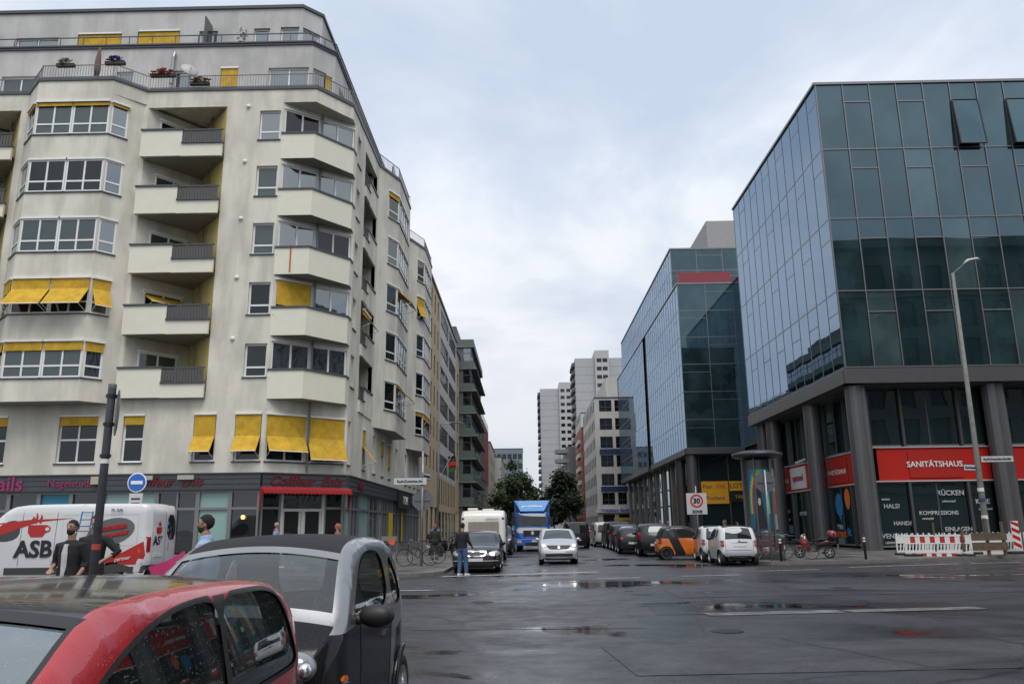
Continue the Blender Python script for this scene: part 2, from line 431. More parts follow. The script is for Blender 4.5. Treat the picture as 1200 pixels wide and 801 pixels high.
    return sh
def patch(sh, poly, side, mat, name, off=.012, step=.07, parent=None, k=1, mats=None, rim=.02):
    """a fitted panel laid on the shell. side: front/rear use (x,z); left/right use (y,z); top uses (x,y)"""
    poly = resample(chaikin(poly, k, True) if k else poly, step, True)
    vs, fs = cdt(poly, [], step); out = []
    D = {'front': (0, -1, 0), 'rear': (0, 1, 0), 'left': (1, 0, 0), 'right': (-1, 0, 0), 'top': (0, 0, -1)}[side]
    d = Vector(D)
    for a, b in vs:
        if side in ('front', 'rear'): o = Vector((a, 0, b)) - d * 9
        elif side == 'top': o = Vector((a, b, 9))
        else: o = Vector((0, a, b)) - d * 9
        h = sh.bvh.ray_cast(o, d)
        if h[0] is None:
            hn = sh.bvh.find_nearest(o + d * (9 - (sh.L / 2 if side in ('front', 'rear') else sh.W / 2)))
            p = hn[0]; nn = hn[1]
        else: p = h[0]; nn = h[1]
        if nn.dot(d) > 0: nn = -nn
        out.append((p, (p + nn * off)))
    k0 = len(out); V = [o[1] for o in out] + [o[0] - (o[1] - o[0]) * .6 for o in out]
    F = []
    for f, t in fs:
        a, b, c = [V[i] for i in f]
        f = tuple(f) if (b - a).cross(c - a).dot(d) < 0 else tuple(reversed(f)); F.append(f)
    # rim
    cnt = {}
    for f in F:
        for i in range(3): cnt[(f[i], f[(i + 1) % 3])] = 1
    for (a, b) in list(cnt):
        if (b, a) not in cnt: F.append((b, a, a + k0, b + k0))
    mb = MB(); mb.add(V, F); o = mb.build(name, mat, parent or sh.parent, smooth=False)
    return o
def wheel(parent, x, y, r, w=.19, rim=None, spokes=6, sgn=1, rimr=.66):
    t = MB(); t.lathe([(r * .66, -w / 2), (r * .93, -w / 2), (r * .985, -w * .36), (r, -w * .2), (r, w * .2), (r * .985, w * .36), (r * .93, w / 2), (r * .66, w / 2)], 28, axis='x', closed=True)
    h = link(bpy.data.objects.new('wheel', None), parent); h.location = (x, y, r)
    t.build('tyre', rubber, h, True)
    m = MB(); f = sgn * w * .42
    m.lathe([(r * .67, sgn * w * .5), (r * .62, sgn * w * .5), (r * .58, f - sgn * .03), (r * .55, f - sgn * .09)], 28, axis='x')
    m.lathe([(.001, f), (r * .14, f), (r * .16, f - sgn * .04)], 16, axis='x')
    m.lathe([(.001, f - sgn * .075), (r * .6, f - sgn * .075)], 20, axis='x', m=1)
    for i in range(spokes):
        a = 2 * math.pi * i / spokes; c, s = math.cos(a), math.sin(a); q = r * .055
        pts = []
        for rr, hw in ((r * .1, q * 1.5), (r * .62, q)):
            for e in (-1, 1): pts.append((rr * c - e * hw * s, rr * s + e * hw * c))
        v = [(f - sgn * .004, *p) for p in pts] + [(f - sgn * .05, *p) for p in pts]
        m.add(v, [(0, 1, 3, 2), (4, 6, 7, 5), (0, 4, 5, 1), (1, 5, 7, 3), (3, 7, 6, 2), (2, 6, 4, 0)])
    m.build('rim', [rim or alu, black], h)
    return h
def mirror(sh, x, y, z, s, mat, size=(.10, .08, .075)):
    mb = MB(); prof = []
    bm = bmesh.new(); bmesh.ops.create_uvsphere(bm, u_segments=14, v_segments=9, radius=1)
    for v in bm.verts:
        v.co = Vector((v.co.x * size[0], v.co.y * size[1] * (1 if v.co.y > 0 else .45), v.co.z * size[2] * (1 - .25 * v.co.x * s))) + Vector((s * (x + size[0] * .9), y, z))
    k = len(mb.v); mb.add([v.co for v in bm.verts], [[v.index for v in f.verts] for f in bm.faces]); bm.free()
    mb.tube([(s * (x - .06), y - .01, z - .05), (s * (x + .05), y, z - .03)], [.03, .025], 8)
    mb.build('wing_mirror', mat, sh.parent, True)
def plate(sh, z, side, w=.52, cx=0):
    o = patch(sh, [(cx - w / 2, z - .055), (cx + w / 2, z - .055), (cx + w / 2, z + .055), (cx - w / 2, z + .055)], side, plate_m, 'number_plate', .02, k=0, step=.2)
    s = 1 if side == 'front' else -1
    a, b = (cx - s * w / 2 * -1, cx + s * w / 2 * -1)
    x0 = cx - w / 2 if side == 'rear' else cx + w / 2 - .045
    patch(sh, [(x0, z - .05), (x0 + .045, z - .05), (x0 + .045, z + .05), (x0, z + .05)], side, plate_b, 'country_band', .024, k=0, step=.2, parent=o)
    for i in range(5):
        q = cx - s * .17 * -1 * 0 - .15 + i * .075 + (.03 if side == 'rear' else -.02)
        patch(sh, [(q, z - .03), (q + .045, z - .03), (q + .045, z + .03), (q, z + .03)], side, trim, 'characters', .023, k=0, step=.2, parent=o)
def under(parent, L, W, z0=.17, z1=.5, wheels=()):
    mb = MB(); ys = sorted(w[0] for w in wheels); r = wheels[0][1]
    mb.box(-W / 2 + .3, W / 2 - .3, -L / 2 + .12, L / 2 - .12, z0, z1)
    if len(ys) > 1: mb.box(-W / 2 + .06, W / 2 - .06, ys[0] + r + .08, ys[-1] - r - .08, z0, z1 - .05)
    mb.build('underbody', black, parent)
def sy(poly): return poly + [(-x, y) for x, y in reversed(poly)]
def mirx(poly): return [(-x, y) for x, y in poly]
def seam(sh, pts, side, mat=None, w=.012, name='door_seam', off=.003):
    """thin dark gap line following a path on the shell"""
    L_ = []; R_ = []
    for i, p in enumerate(pts):
        a = pts[max(0, i - 1)]; b = pts[min(len(pts) - 1, i + 1)]; dx, dy = b[0] - a[0], b[1] - a[1]; l = math.hypot(dx, dy) or 1
        L_.append((p[0] - dy / l * w / 2, p[1] + dx / l * w / 2)); R_.append((p[0] + dy / l * w / 2, p[1] - dx / l * w / 2))
    return patch(sh, L_ + R_[::-1], side, mat or black, name, off, step=.12, k=0)
# ---- generic modern car used for the parked row; kinds differ in outline
def car(name, label, cat, kind, col, loc, rot, group=None, near=False, metal=0., glass=None, rough=.3, rimm=None):
    root = thing(name, label, cat, (0, 0, 0), 0, group)
    p = paint('paint_%s_%d' % (kind, len(MATS)), col, metal=metal, rough=rough, drops=near)
    K = {
     'saloon': dict(L=4.8, W=1.8, H=1.46, sil=[(-2.32, .3), (-2.4, .55), (-2.38, .88), (-2.25, 1.02), (-1.75, 1.06), (-1.3, 1.3), (-.85, 1.44), (-.2, 1.46), (.35, 1.40), (.75, 1.2), (1.12, .98), (1.7, .92), (2.15, .80), (2.34, .68), (2.4, .48), (2.36, .24)],
        wh=[(1.45, .32), (-1.35, .32)], belt=.92, wins=[[(-.08, .95), (-.08, 1.37), (.32, 1.34), (.85, 1.02), (.85, .95)], [(-1.05, .97), (-.82, 1.34), (-.16, 1.37), (-.16, .95), (-1.0, .95)]],
        ws=((.38, 1.38), (1.08, 1.0), .78, .86), rw=((-1.72, 1.08), (-1.0, 1.40), .84, .76), rws='rear'),
     'hatch': dict(L=4.1, W=1.76, H=1.50, sil=[(-1.98, .3), (-2.05, .55), (-2.02, .95), (-1.88, 1.1), (-1.62, 1.42), (-1.2, 1.49), (-.3, 1.5), (.25, 1.44), (.7, 1.22), (1.05, 1.0), (1.6, .90), (1.9, .75), (2.05, .52), (2.0, .24)],
        wh=[(1.28, .31), (-1.25, .31)], belt=.95, wins=[[(-.12, .98), (-.12, 1.40), (.22, 1.37), (.75, 1.05), (.78, .98)], [(-1.35, 1.05), (-1.2, 1.38), (-.2, 1.40), (-.2, .98), (-1.2, .98)]],
        ws=((.28, 1.42), (1.0, 1.03), .78, .86), rw=((-1.86, 1.12), (-1.62, 1.40), .80, .72), rws='rear'),
     'suv': dict(L=4.5, W=1.85, H=1.70, sil=[(-2.18, .4), (-2.25, .6), (-2.22, 1.0), (-2.1, 1.15), (-1.85, 1.6), (-1.4, 1.68), (-.3, 1.7), (.3, 1.64), (.75, 1.4), (1.05, 1.14), (1.7, 1.05), (2.05, .92), (2.25, .62), (2.2, .32)],
        wh=[(1.38, .36), (-1.38, .36)], belt=1.08, wins=[[(-.12, 1.1), (-.12, 1.58), (.28, 1.55), (.75, 1.2), (.78, 1.1)], [(-1.6, 1.15), (-1.45, 1.56), (-.2, 1.58), (-.2, 1.1), (-1.5, 1.1)]],
        ws=((.33, 1.6), (1.0, 1.18), .8, .86), rw=((-2.08, 1.2), (-1.86, 1.57), .80, .74), rws='rear'),
     'van': dict(L=4.9, W=1.9, H=1.9, sil=[(-2.38, .38), (-2.45, .6), (-2.44, 1.0), (-2.4, 1.7), (-2.28, 1.85), (-1.9, 1.9), (0, 1.9), (.8, 1.87), (1.15, 1.7), (1.65, 1.22), (2.15, 1.05), (2.4, .85), (2.45, .5), (2.4, .26)],
        wh=[(1.55, .34), (-1.5, .34)], belt=1.1, wins=[[(.3, 1.15), (.3, 1.7), (.85, 1.7), (1.35, 1.25), (1.35, 1.15)], [(-.9, 1.15), (-.9, 1.7), (.2, 1.7), (.2, 1.15)], [(-2.2, 1.15), (-2.2, 1.68), (-1.0, 1.7), (-1.0, 1.15)]],
        ws=((1.05, 1.76), (1.6, 1.28), .82, .86), rw=((-2.43, 1.12), (-2.38, 1.68), .82, .78), rws='rear'),
    }[kind]
    wins_top = [K['ws'], K['rw']]
    sh = make_shell(root, K['L'], K['W'], K['sil'], .22, K['wh'], K['belt'], .17 if kind != 'van' else .10, [p, black], K['wins'], wins_top, step=.16, glass=glass)
    under(root, K['L'], K['W'], .18, .55, K['wh'])
    for yw, rw in K['wh']:
        for s in (1, -1): wheel(root, s * (K['W'] / 2 - .13), yw, rw, .2, rimm, 7, s)
    hw = K['W'] / 2; b = K['belt']
    tl = [(hw * .62, b - .12), (hw * .93, b - .16), (hw * .95, b + .02), (hw * .62, b - .0)]
    if kind in ('van', 'suv'): tl = [(hw * .80, b - .22), (hw * .93, b - .22), (hw * .93, b + .22), (hw * .82, b + .22)]
    hl = [(hw * .5, b - .28), (hw * .9, b - .22), (hw * .94, b - .12), (hw * .55, b - .15)]
    for f in (lambda q: q, mirx):
        patch(sh, f(tl), 'rear', taill, 'tail_light', .015, k=1); patch(sh, f(hl), 'front', headl, 'headlight', .012, k=1)
    patch(sh, sy([(.45, b - .33), (.5, b - .2)]), 'front', black, 'grille', .01, k=0)
    patch(sh, sy([(hw * .85, .30), (hw * .88, .42)]), 'rear', black, 'bumper_insert', .006, k=0)
    patch(sh, sy([(hw * .7, .28), (hw * .7, .42)]), 'front', black, 'air_intake', .006, k=0)
    plate(sh, .62 if kind != 'saloon' else .7, 'rear'); plate(sh, .47, 'front')
    my = K['ws'][1][0] - .22
    for s in (1, -1): mirror(sh, hw - .03, my, b + .1, s, p if not near else black)
    place(root, loc, rot); return root, sh
def smart_car(label, body, frame, roof, loc, rot, group=None, door=None, open_view=False):
    """short two-seater city car: body panels, safety-frame arch and a separate roof"""
    root = thing('city_car', label, 'car', (0, 0, 0), 0, group); L, W = 2.6, 1.56
    mb_ = [paint('panels_%d' % len(MATS), body), paint('frame_%d' % len(MATS), frame), paint('roof_%d' % len(MATS), roof, rough=.35)]
    if door: mb_.append(paint('door_%d' % len(MATS), door))
    wh = [(.93, .295), (-.93, .295)]
    arch = [(-.86, 1.56), (-.62, 1.56), (-.50, 1.35), (-.30, .95), (-.02, .30), (-.02, .15), (-.52, .15), (-.52, .35), (-.78, .95), (-1.02, 1.2)]
    low = [(-1.4, .0), (-1.4, .80), (-1.0, 1.0), (-.62, .90), (-.48, .62), (-.42, .0)]
    roofz = [(-1.05, 1.40), (-1.05, 1.7), (.5, 1.7), (.42, 1.40), (-.5, 1.455)]
    zones = [([(-.36, 1.0), (-.02, .28), (.62, .28), (.80, .95), (.60, 1.03)], 3 if door else 0)]
    zones = [(arch, 1)] + zones
    if body[0] > .6 and body[2] < .1: zones = [([(-1.5, 1.0), (-1.5, 1.8), (1.0, 1.8), (.62, 1.02), (-.36, .98)], 2)] + zones
    sh = make_shell(root, L, W, [(-1.22, .36), (-1.30, .48), (-1.27, .72), (-1.2, .98), (-1.1, 1.25), (-.98, 1.47), (-.75, 1.545), (-.3, 1.56), (.15, 1.52), (.42, 1.40), (.78, 1.08), (.9, .97), (1.1, .90), (1.24, .72), (1.3, .5), (1.27, .26)],
        .24, wh, .98, .17, mb_, [[(-.34, 1.02), (-.44, 1.42), (.18, 1.43), (.62, 1.08), (.66, 1.0)], [(-.66, 1.05), (-.82, 1.40), (-.56, 1.42), (-.47, 1.05)]],
        [((.40, 1.42), (.82, 1.05), .80, .88), ((-1.21, 1.0), (-1.0, 1.45), .86, .80)], zones, [(((-.95, 1.5), (.3, 1.48), .97, .97), 2)] + ([(((-1.22, .92), (-.97, 1.48), 1, 1), 2)] if body[0] > .6 and body[2] < .1 else []), step=.1, plan=(.5, .16), crown=(.03, .08))
    under(root, L, W, .2, .55, wh)
    for yw, rw in wh:
        for s in (1, -1): wheel(root, s * (W / 2 - .11), yw, rw, .17, black if body[0] > .6 and body[2] < .1 else alu, 6, s, .6)
    for f in (lambda q: q, mirx):
        for z in (.80, .93):
            c = [(.66 + .065 * math.cos(t), z + .06 * math.sin(t)) for t in [i * math.pi / 5 for i in range(10)]]
            patch(sh, f(c), 'rear', taill, 'tail_light', .02, k=0, step=.05)
        patch(sh, f([(.42, .66), (.66, .68), (.69, .84), (.5, .82)]), 'front', headl, 'headlight', .015)
    seam(sh, [(-.56, .50), (-.56, .98)], 'rear'); seam(sh, [(.56, .50), (.56, .98)], 'rear'); seam(sh, [(-.56, .60), (.56, .60)], 'rear', w=.014)
    patch(sh, sy([(.5, .24), (.56, .33), (.4, .38)]), 'rear', black, 'bumper_insert', .012, k=0)
    patch(sh, sy([(.34, .895), (.34, .925)]), 'rear', chrome, 'tailgate_handle', .02, k=0)
    plate(sh, .80, 'rear'); plate(sh, .46, 'front')
    c = [(.03 * math.cos(t), .96 + .03 * math.sin(t)) for t in [i * math.pi / 4 for i in range(8)]]
    patch(sh, c, 'rear', trim, 'badge', .02, k=0, step=.03)
    for s, nm in ((1, 'right'), (-1, 'left')):
        sd = 'right' if s > 0 else 'left'
        seam(sh, [(.72, .98), (.66, .6), (.60, .30), (0, .28)], 'left' if s < 0 else 'right')
        mirror(sh, W / 2 - .06, .55, 1.04, s, black)
    place(root, loc, rot); return root, sh
# ------------------------------------------------------------------ left corner apartment block
Z2, DZ = 9.05, 3.08
def left_building():
    B = thing('apartment_building', 'pale cream corner apartment block with yellow awnings and rounded balconies', 'building', (-12, 38, 0))
    B.location = (0, 0, 0)
    F = Fr((-34, 37), (-12.2, 37)); X = lambda x: x + 34
    C = Fr((-12.2, 37), (-8.9, 39.6)); S = Fr((-8.9, 39.6), (-8.9, 68.2)); Y = lambda y: y - 39.6
    rec = (X(-19.2), X(-15.1)); rec2 = (X(-30.3), X(-25.85))
    ops = []
    w1 = [(-33.2, -31.0), (-29.6, -27.4), (-26.2, -24.4), (-21.95, -20.1), (-18.9, -17.9), (-15.55, -14.5), (-13.6, -12.35)]
    w1 = [(X(a), X(b), 4.75, 6.95) for a, b in w1]
    wr = [(X(-13.38), X(-12.3), 8.72 + DZ * k, 10.35 + DZ * k) for k in range(5)]
    ops = w1 + wr + [(*rec, 8.0, 22.95), (*rec2, 8.0, 22.95)]
    m = MB(); wall(m, F, 0, F.len, 4.15, 23.118, ops)
    ch = [(.12, 4.05, 8.7 + DZ * k, 10.5 + DZ * k) for k in range(5)] + [(.1, 2.0, 4.75, 6.95), (2.15, 4.05, 4.75, 6.95)]
    wall(m, C, 0, C.len, 4.15, 23.118, ch)
    log = (Y(42.0), Y(45.6)); so = [(*log, 8.0, 22.8)]
    for k in range(5): so.append((.35, 1.15, 8.72 + DZ * k, 10.4 + DZ * k))
    s1 = [(.25, .85), (3.9, 4.6), (6.9, 7.7), (9.6, 10.5), (12.2, 13.1), (15.1, 16.1), (19.5, 20.5), (21.5, 22.5), (24.2, 25.0), (26.4, 27.2)]
    so += [(a, b, 4.75, 6.95) for a, b in s1]
    wall(m, S, 0, S.len, 4.15, 23.118, so)
    # recess rooms (diagonal back wall), yellow right cheek
    for a, b in ((-19.2, -15.1), (-30.3, -25.85)):
        d = Fr((a, 37), (b - 2.1, 39.5)); wall(m, d, .0, d.len, 7.9, 23.0, []); 
        m.quad((b - 2.1, 39.5, 7.9), (b, 37.001, 7.9), (b, 37.001, 23.0), (b - 2.1, 39.5, 23.0), m=2)
    m.quad((-8.9, 42, 7.9), (-10.6, 42, 7.9), (-10.6, 42, 22.9), (-8.9, 42, 22.9), m=0); m.quad((-10.6, 42, 7.9), (-10.6, 45.6, 7.9), (-10.6, 45.6, 22.9), (-10.6, 42, 22.9), m=0)
    m.quad((-10.6, 45.6, 7.9), (-8.9, 45.6, 7.9), (-8.9, 45.6, 22.9), (-10.6, 45.6, 22.9), m=0)
    # west and rear sides close the block
    m.box(-34, -13.5, 41.5, 66, .1, 30.2); m.box(-13.5, -10.9, 42.5, 66, .1, 23.2); m.box(-34, -32, 37.05, 41.4, .1, 23.2)
    # terrace slab level 7 and wide corner nose
    m.build('wall', [render, soffit, yellow_wall], B)
    t = MB(); bay = [(-34, 37), (-25.5, 37), (-24.3, 35.8), (-20.5, 35.8), (-19.3, 37), (-10.5, 37), (-9.0, 38.9), (-8.9, 46.2), (-7.95, 48.5), (-7.95, 53.2), (-8.9, 53.4), (-8.9, 59.3), (-7.95, 61.9), (-7.95, 66.5), (-8.9, 66.8), (-8.9, 68.2), (-34, 68.2)]
    t.prism(bay, 23.12, 23.86); t.build('terrace_slab', render, B)
    cp = MB()
    for (a, b) in zip(bay[:-2], bay[1:-1]):
        f = Fr(a, b); cp.obox(f, -.03, f.len + .03, 23.86, 24.0, -.18, .06)
    cp.build('coping', capmat, B)
    # railing on terrace 7, each run a part
    for (a, b) in zip(bay[:-2], bay[1:-1]):
        f = Fr(a, b); r = MB()
        for z in (24.12, 24.78): r.obox(f, 0, f.len, z, z + .035, -.12, -.08)
        n = max(2, int(f.len / .14))
        for i in range(n + 1):
            u = f.len * i / n; r.obox(f, u - .008, u + .008, 24.0, 24.78, -.108, -.092)
        r.build('terrace_railing', railmat, B)
    # ---- penthouse level 7
    F7 = Fr((-34, 38.3), (-11.2, 38.3)); C7 = Fr((-11.2, 38.3), (-10.2, 39.4)); S7 = Fr((-10.2, 39.4), (-10.2, 67))
    x7 = lambda x: x + 34; m = MB()
    o7 = [(x7(-28.1), x7(-26.1), 24.1, 25.85), (x7(-31.9), x7(-30.1), 24.1, 25.85), (x7(-19.2), x7(-18.0), 24.1, 26.2), (x7(-18.0 + 3.6 - 2), x7(-15.3), 24.1, 26.15), (x7(-16.1 - 5.9), x7(-20.9), 24.1, 26.1), (x7(-13.5), x7(-11.35), 24.1, 26.15)]
    o7 = [(x7(-28.1), x7(-26.0), 24.1, 25.75), (x7(-31.9), x7(-30.0), 24.1, 25.75), (x7(-21.8), x7(-20.9), 24.1, 25.9), (x7(-18.7), x7(-17.7), 24.1, 25.9), (x7(-16.15), x7(-15.2), 24.1, 26.0), (x7(-13.55), x7(-11.35), 24.1, 25.95)]
    wall(m, F7, 0, F7.len, 23.9, 27.3, o7); wall(m, C7, 0, C7.len, 23.9, 27.3, [(.1, 1.3, 24.1, 25.95)]); s7 = [(1.0 + i * 3.4, 2.6 + i * 3.4, 24.2, 26.0) for i in range(8)]
    wall(m, S7, 0, S7.len, 23.9, 27.3, s7)
    pr7 = [(-34, 38.22), (-11.18, 38.22), (-10.12, 39.38), (-10.12, 67), (-34, 67)]
    F8 = Fr((-34, 39.4), (-12.2, 39.4)); C8 = Fr((-12.2, 39.4), (-11.3, 40.3)); S8 = Fr((-11.3, 40.3), (-11.3, 67))
    o8 = [(x7(-27.2), x7(-25.05), 27.5, 28.65), (x7(-23.6), x7(-21.3), 27.5, 28.95), (x7(-20.3 - .4), x7(-18.6), 27.5, 29.1)]
    o8 = [(x7(-28.4), x7(-26.0), 27.5, 28.85), (x7(-24.9), x7(-22.4), 27.5, 29.0), (x7(-21.5), x7(-19.1), 27.5, 29.1), (x7(-18.0), x7(-16.95), 27.5, 29.05), (x7(-14.9), x7(-14.0), 27.5, 29.15), (x7(-13.1 - .3), x7(-12.35), 27.5, 29.2)]
    wall(m, F8, 0, F8.len, 27.3, 30.4, o8); wall(m, C8, 0, C8.len, 27.3, 30.4, [(.08, 1.15, 27.6, 29.2)]); wall(m, S8, 0, S8.len, 27.3, 30.4, [(1 + i * 3.4, 2.4 + i * 3.4, 27.6, 29.2) for i in range(7)])
    m.build('penthouse_wall', grey_render, B)
    r = MB(); r.prism([(-34, 39.3), (-12.17, 39.3), (-11.2, 40.26), (-11.2, 67.1), (-34, 67.1)], 30.4, 30.58)
    r.build('roof', capmat, B)
    r = MB(); r.prism(pr7, 27.3, 27.42)
    for a, b in zip(pr7[:3], pr7[1:4]):
        f = Fr(a, b); r.obox(f, -.02, f.len + .02, 27.42, 27.5, -.1, .05); r.obox(f, 0, f.len, 28.0, 28.05, -.1, -.06)
        n = int(f.len / 1.3) + 1
        for i in range(n + 1): r.obox(f, f.len * i / n - .015, f.len * i / n + .015, 27.5, 28.0, -.09, -.06)
    r.build('roof_terrace', capmat, B)
    for i, o in enumerate(o7):
        window(B, F7, *o, cols=1 if o[1] - o[0] < 1.3 else 2, tr=(), gm=[gcurt, gcurt, gblue, gblue, gdark, gblue][i], sill=False)
    awning(B, F7, x7(-16.15) + .02, x7(-15.2) - .02, 25.98, 1.1, rec=.06); awning(B, C7, .95, 1.25, 25.9, 1.5, rec=.1)
    window(B, C7, .1, 1.3, 24.1, 25.95, cols=1, tr=(), gm=gblue, sill=False)
    for o in s7: window(B, S7, *o, cols=2, tr=(), gm=gdark, sill=False)
    for i, o in enumerate(o8):
        window(B, F8, *o, cols=1 if o[1] - o[0] < 1.3 else 2, tr=(), gm=gblue, sill=False)
        if i in (1, 2): awning(B, F8, o[0] + .05, o[1] - .05, o[3], 1.15, rec=.06)
    window(B, C8, .08, 1.15, 27.6, 29.2, cols=1, tr=(), gm=gblue, sill=False)
    # glass wind screens between roof terraces
    for x in (-29.7, -17.3 + .0):
        g = MB(); g.box(x, x + .06, 38.4, 39.35, 27.45, 29.3); g.build('glass_screen', gcurt, B)
    # ---- windows of front
    for i, o in enumerate(w1):
        narrow = o[1] - o[0] < 1.4
        window(B, F, *o, cols=1 if narrow else 2, tr=(.5,), gm=gdark)
        if i in (5, 6): awning(B, F, o[0] + .03, o[1] - .03, o[3] - .02, 1.0, .55, .75)
        else: awning(B, F, o[0] + .03, o[1] - .03, o[3] - .02, .42, rec=.05)
    for k, o in enumerate(wr): window(B, F, *o, cols=1, tr=(.3,), gm=[gdark, gdark, gcurt, gcurt, gblue][k])
    # ---- bay on the front
    b = MB(); bp = [(-25.5, 37), (-24.3, 35.8), (-20.5, 35.8), (-19.4, 37)]
    fr = [Fr(bp[i], bp[i + 1]) for i in range(3)]
    for j, f in enumerate(fr):
        lo, hi = (.35, f.len - .06) if j == 0 else ((.05, f.len - .05) if j == 1 else (.06, f.len - .75))
        opn = [(lo, hi, 8.6 + DZ * k, 10.3 + DZ * k) for k in range(5)]
        wall(b, f, 0, f.len, 7.5, 23.12, opn, depth=.1)
        for k, o in enumerate(opn):
            g = [gcurt, gdark, gcurt, gdark, gcurt][k] if j == 1 else gblue
            if j == 1:
                mid = (o[0] + o[1]) / 2; window(B, f, o[0], mid - .01, o[2], o[3], 2, (.33,), rec=.02, gm=g); window(B, f, mid + .01, o[1], o[2], o[3], 2, (.33,), rec=.02, gm=g)
                if k == 0:
                    awning(B, f, o[0], mid - .05, o[3], .42, rec=-.03); awning(B, f, mid + .05, o[1], o[3], .42, rec=-.03)
                if k == 1:
                    awning(B, f, o[0], mid - .05, o[3], .5, .75, .9, rec=-.03); awning(B, f, mid + .05, o[1], o[3], .5, .75, .9, rec=-.03)
                if k == 4: awning(B, f, o[0], mid - .02, o[3] + .02, .2, rec=-.03); awning(B, f, mid + .02, o[1], o[3] + .02, .2, rec=-.03)
            else:
                window(B, f, *o, cols=1, tr=(.33,), rec=.02, gm=g)
                if k in (0, 1, 4): awning(B, f, o[0] + .02, o[1] - .02, o[3], (.45, .5, 0, 0, .15)[k], .6 if k == 1 else 0, .9, rec=-.03)
    b.add([(x, y, 7.5) for x, y in bp] , [(0, 1, 2, 3)], 1)
    b.build('bay_wall', [render, soffit], B)
    # ---- recessed balconies
    def balc(a, bb, k):
        zt = Z2 + .08 + DZ * k; zb = zt - 1.42
        p = MB(); f = Fr((a, 37), (bb, 37)); l = f.len; sp = l * .5
        p.obox(f, -.05, sp, zb + (0.02), zt, .25, .38); p.obox(f, sp, l + .02, zb, zb + .68, .25, .38)
        p.obox(f, -.05, .07, zb, zt, 0, .25)
        p.add([(a, 37, zb + .02), (bb, 37, zb + .02), (bb - 2.1, 39.5, zb + .02), (a, 37, zb + .22), (bb, 37, zb + .22), (bb - 2.1, 39.5, zb + .22), (a, 36.75, zb + .02), (bb, 36.75, zb + .02), (a, 36.75, zb + .22), (bb, 36.75, zb + .22)],
              [(0, 2, 1), (3, 4, 5), (0, 1, 7, 6), (3, 8, 9, 4), (6, 7, 9, 8)], 1)
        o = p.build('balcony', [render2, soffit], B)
        c = MB(); c.obox(f, -.08, sp + .03, zt, zt + .09, .2, .44); c.obox(f, sp, l + .05, zb + .68, zb + .76, .2, .46); c.obox(f, sp, l + .03, zt - .02, zt + .05, .33, .40)
        c.obox(f, sp + .05, l - .05, zb + .8, zt - .06, .35, .365, m=1)
        n = 14
        for i in range(n + 1):
            u = sp + .04 + (l - sp - .08) * i / n; c.obox(f, u - .01, u + .01, zb + .76, zt - .02, .368, .39)
        c.build('balcony_rail', [capmat, meshmat], o)
        d = Fr((a, 37), (bb - 2.1, 39.5)); window(B, d, .2 * d.len, .82 * d.len, zb + .5, zb + 2.45, 2, (), rec=-.08, gm=[gcurt, gdark, gblue, gblue, gdark][k])
        q = MB(); q.tube([(bb - 1.3, 38.3, zb + .2), (bb - 1.3, 38.3, zb + 3.0)], .05, 8); q.build('drain_pipe', railmat, B)
    for k in range(5): balc(-19.2, -15.1, k); balc(-30.3, -25.85, k)
    d = Fr((-19.2, 37), (-17.2, 39.5)); awning(B, d, .2 * d.len, .82 * d.len, Z2 + .08 + DZ - 1.42 + 2.35, .05, 1.0, .55)
    # ---- chamfer windows and polygon balconies
    for k in range(5):
        for j in range(2):
            u0 = .12 + j * 1.97; window(B, C, u0, u0 + 1.95, 8.7 + DZ * k, 10.5 + DZ * k, 2, (), rec=.04, gm=[gblue, gblue, gblue, gblue, gdark][(k + j * 2) % 5], fw=.09)
        poly = [(-12.2, 37), (-10.5, 37), (-8.92, 39.0), (-8.92, 39.6)]
        z0 = 7.66 + DZ * k; z1 = z0 + 1.36; p = MB()
        inner = [(-12.1, 37.12), (-10.56, 37.12), (-9.04, 39.04), (-9.04, 39.5)]
        p.prism(poly, z0, z0 + .2)
        p.add([(x, y, z) for x, y in poly for z in (z0 + .2, z1)] + [(x, y, z) for x, y in inner for z in (z0 + .2, z1)],
              [f for i in range(3) for f in ((2 * i, 2 * i + 2, 2 * i + 3, 2 * i + 1), (8 + 2 * i, 8 + 2 * i + 1, 8 + 2 * i + 3, 8 + 2 * i + 2), (2 * i + 1, 2 * i + 3, 8 + 2 * i + 3, 8 + 2 * i + 1))] + [(0, 1, 9, 8)])
        for i, f in enumerate(p.f):
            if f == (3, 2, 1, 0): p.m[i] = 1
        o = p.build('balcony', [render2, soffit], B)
        c = MB()
        for a, b_ in zip(poly[:3], poly[1:]):
            f = Fr(a, b_); c.obox(f, -.02, f.len + .02, z1, z1 + .09, -.16, .05)
        c.build('balcony_cap', capmat, o)
        if k == 3 - 1: q = MB(); f = Fr(poly[0], poly[1]); q.obox(f, .75, .82, z0 + .1, z1 + .15, .0, .03); q.build('orange_strip', simple('rust_orange', (.5, .12, .03), .6), o)
    q = MB(); q.tube([(-10.45, 38.2, 4.3), (-10.45, 38.2, 23)], .06, 8); q.build('drain_pipe', railmat, B)
    awning(B, C, .2, 1.95, 10.5 + DZ, 1.25, rec=0)
    for j, (a, b_) in enumerate(((.1, 2.0), (2.15, 4.05))):
        window(B, C, a, b_, 4.75, 6.95, 2, (.5,), rec=.05, gm=gdark); awning(B, C, a, b_, 6.92, 1.0, .5, .72 if j == 0 else 1.05, rec=-.02)
    # ---- street side windows
    for k in range(5): window(B, S, .35, 1.15, 8.72 + DZ * k, 10.4 + DZ * k, 1, (.3,), gm=gdark)
    for i, (a, b_) in enumerate(s1):
        window(B, S, a, b_, 4.75, 6.95, 1, (.5,), gm=gcurt if i % 3 == 2 else gdark)
        if i in (1, 3, 4): awning(B, S, a, b_, 6.9, .9 if i != 4 else 1.5, .7 if i == 1 else 0, .8)
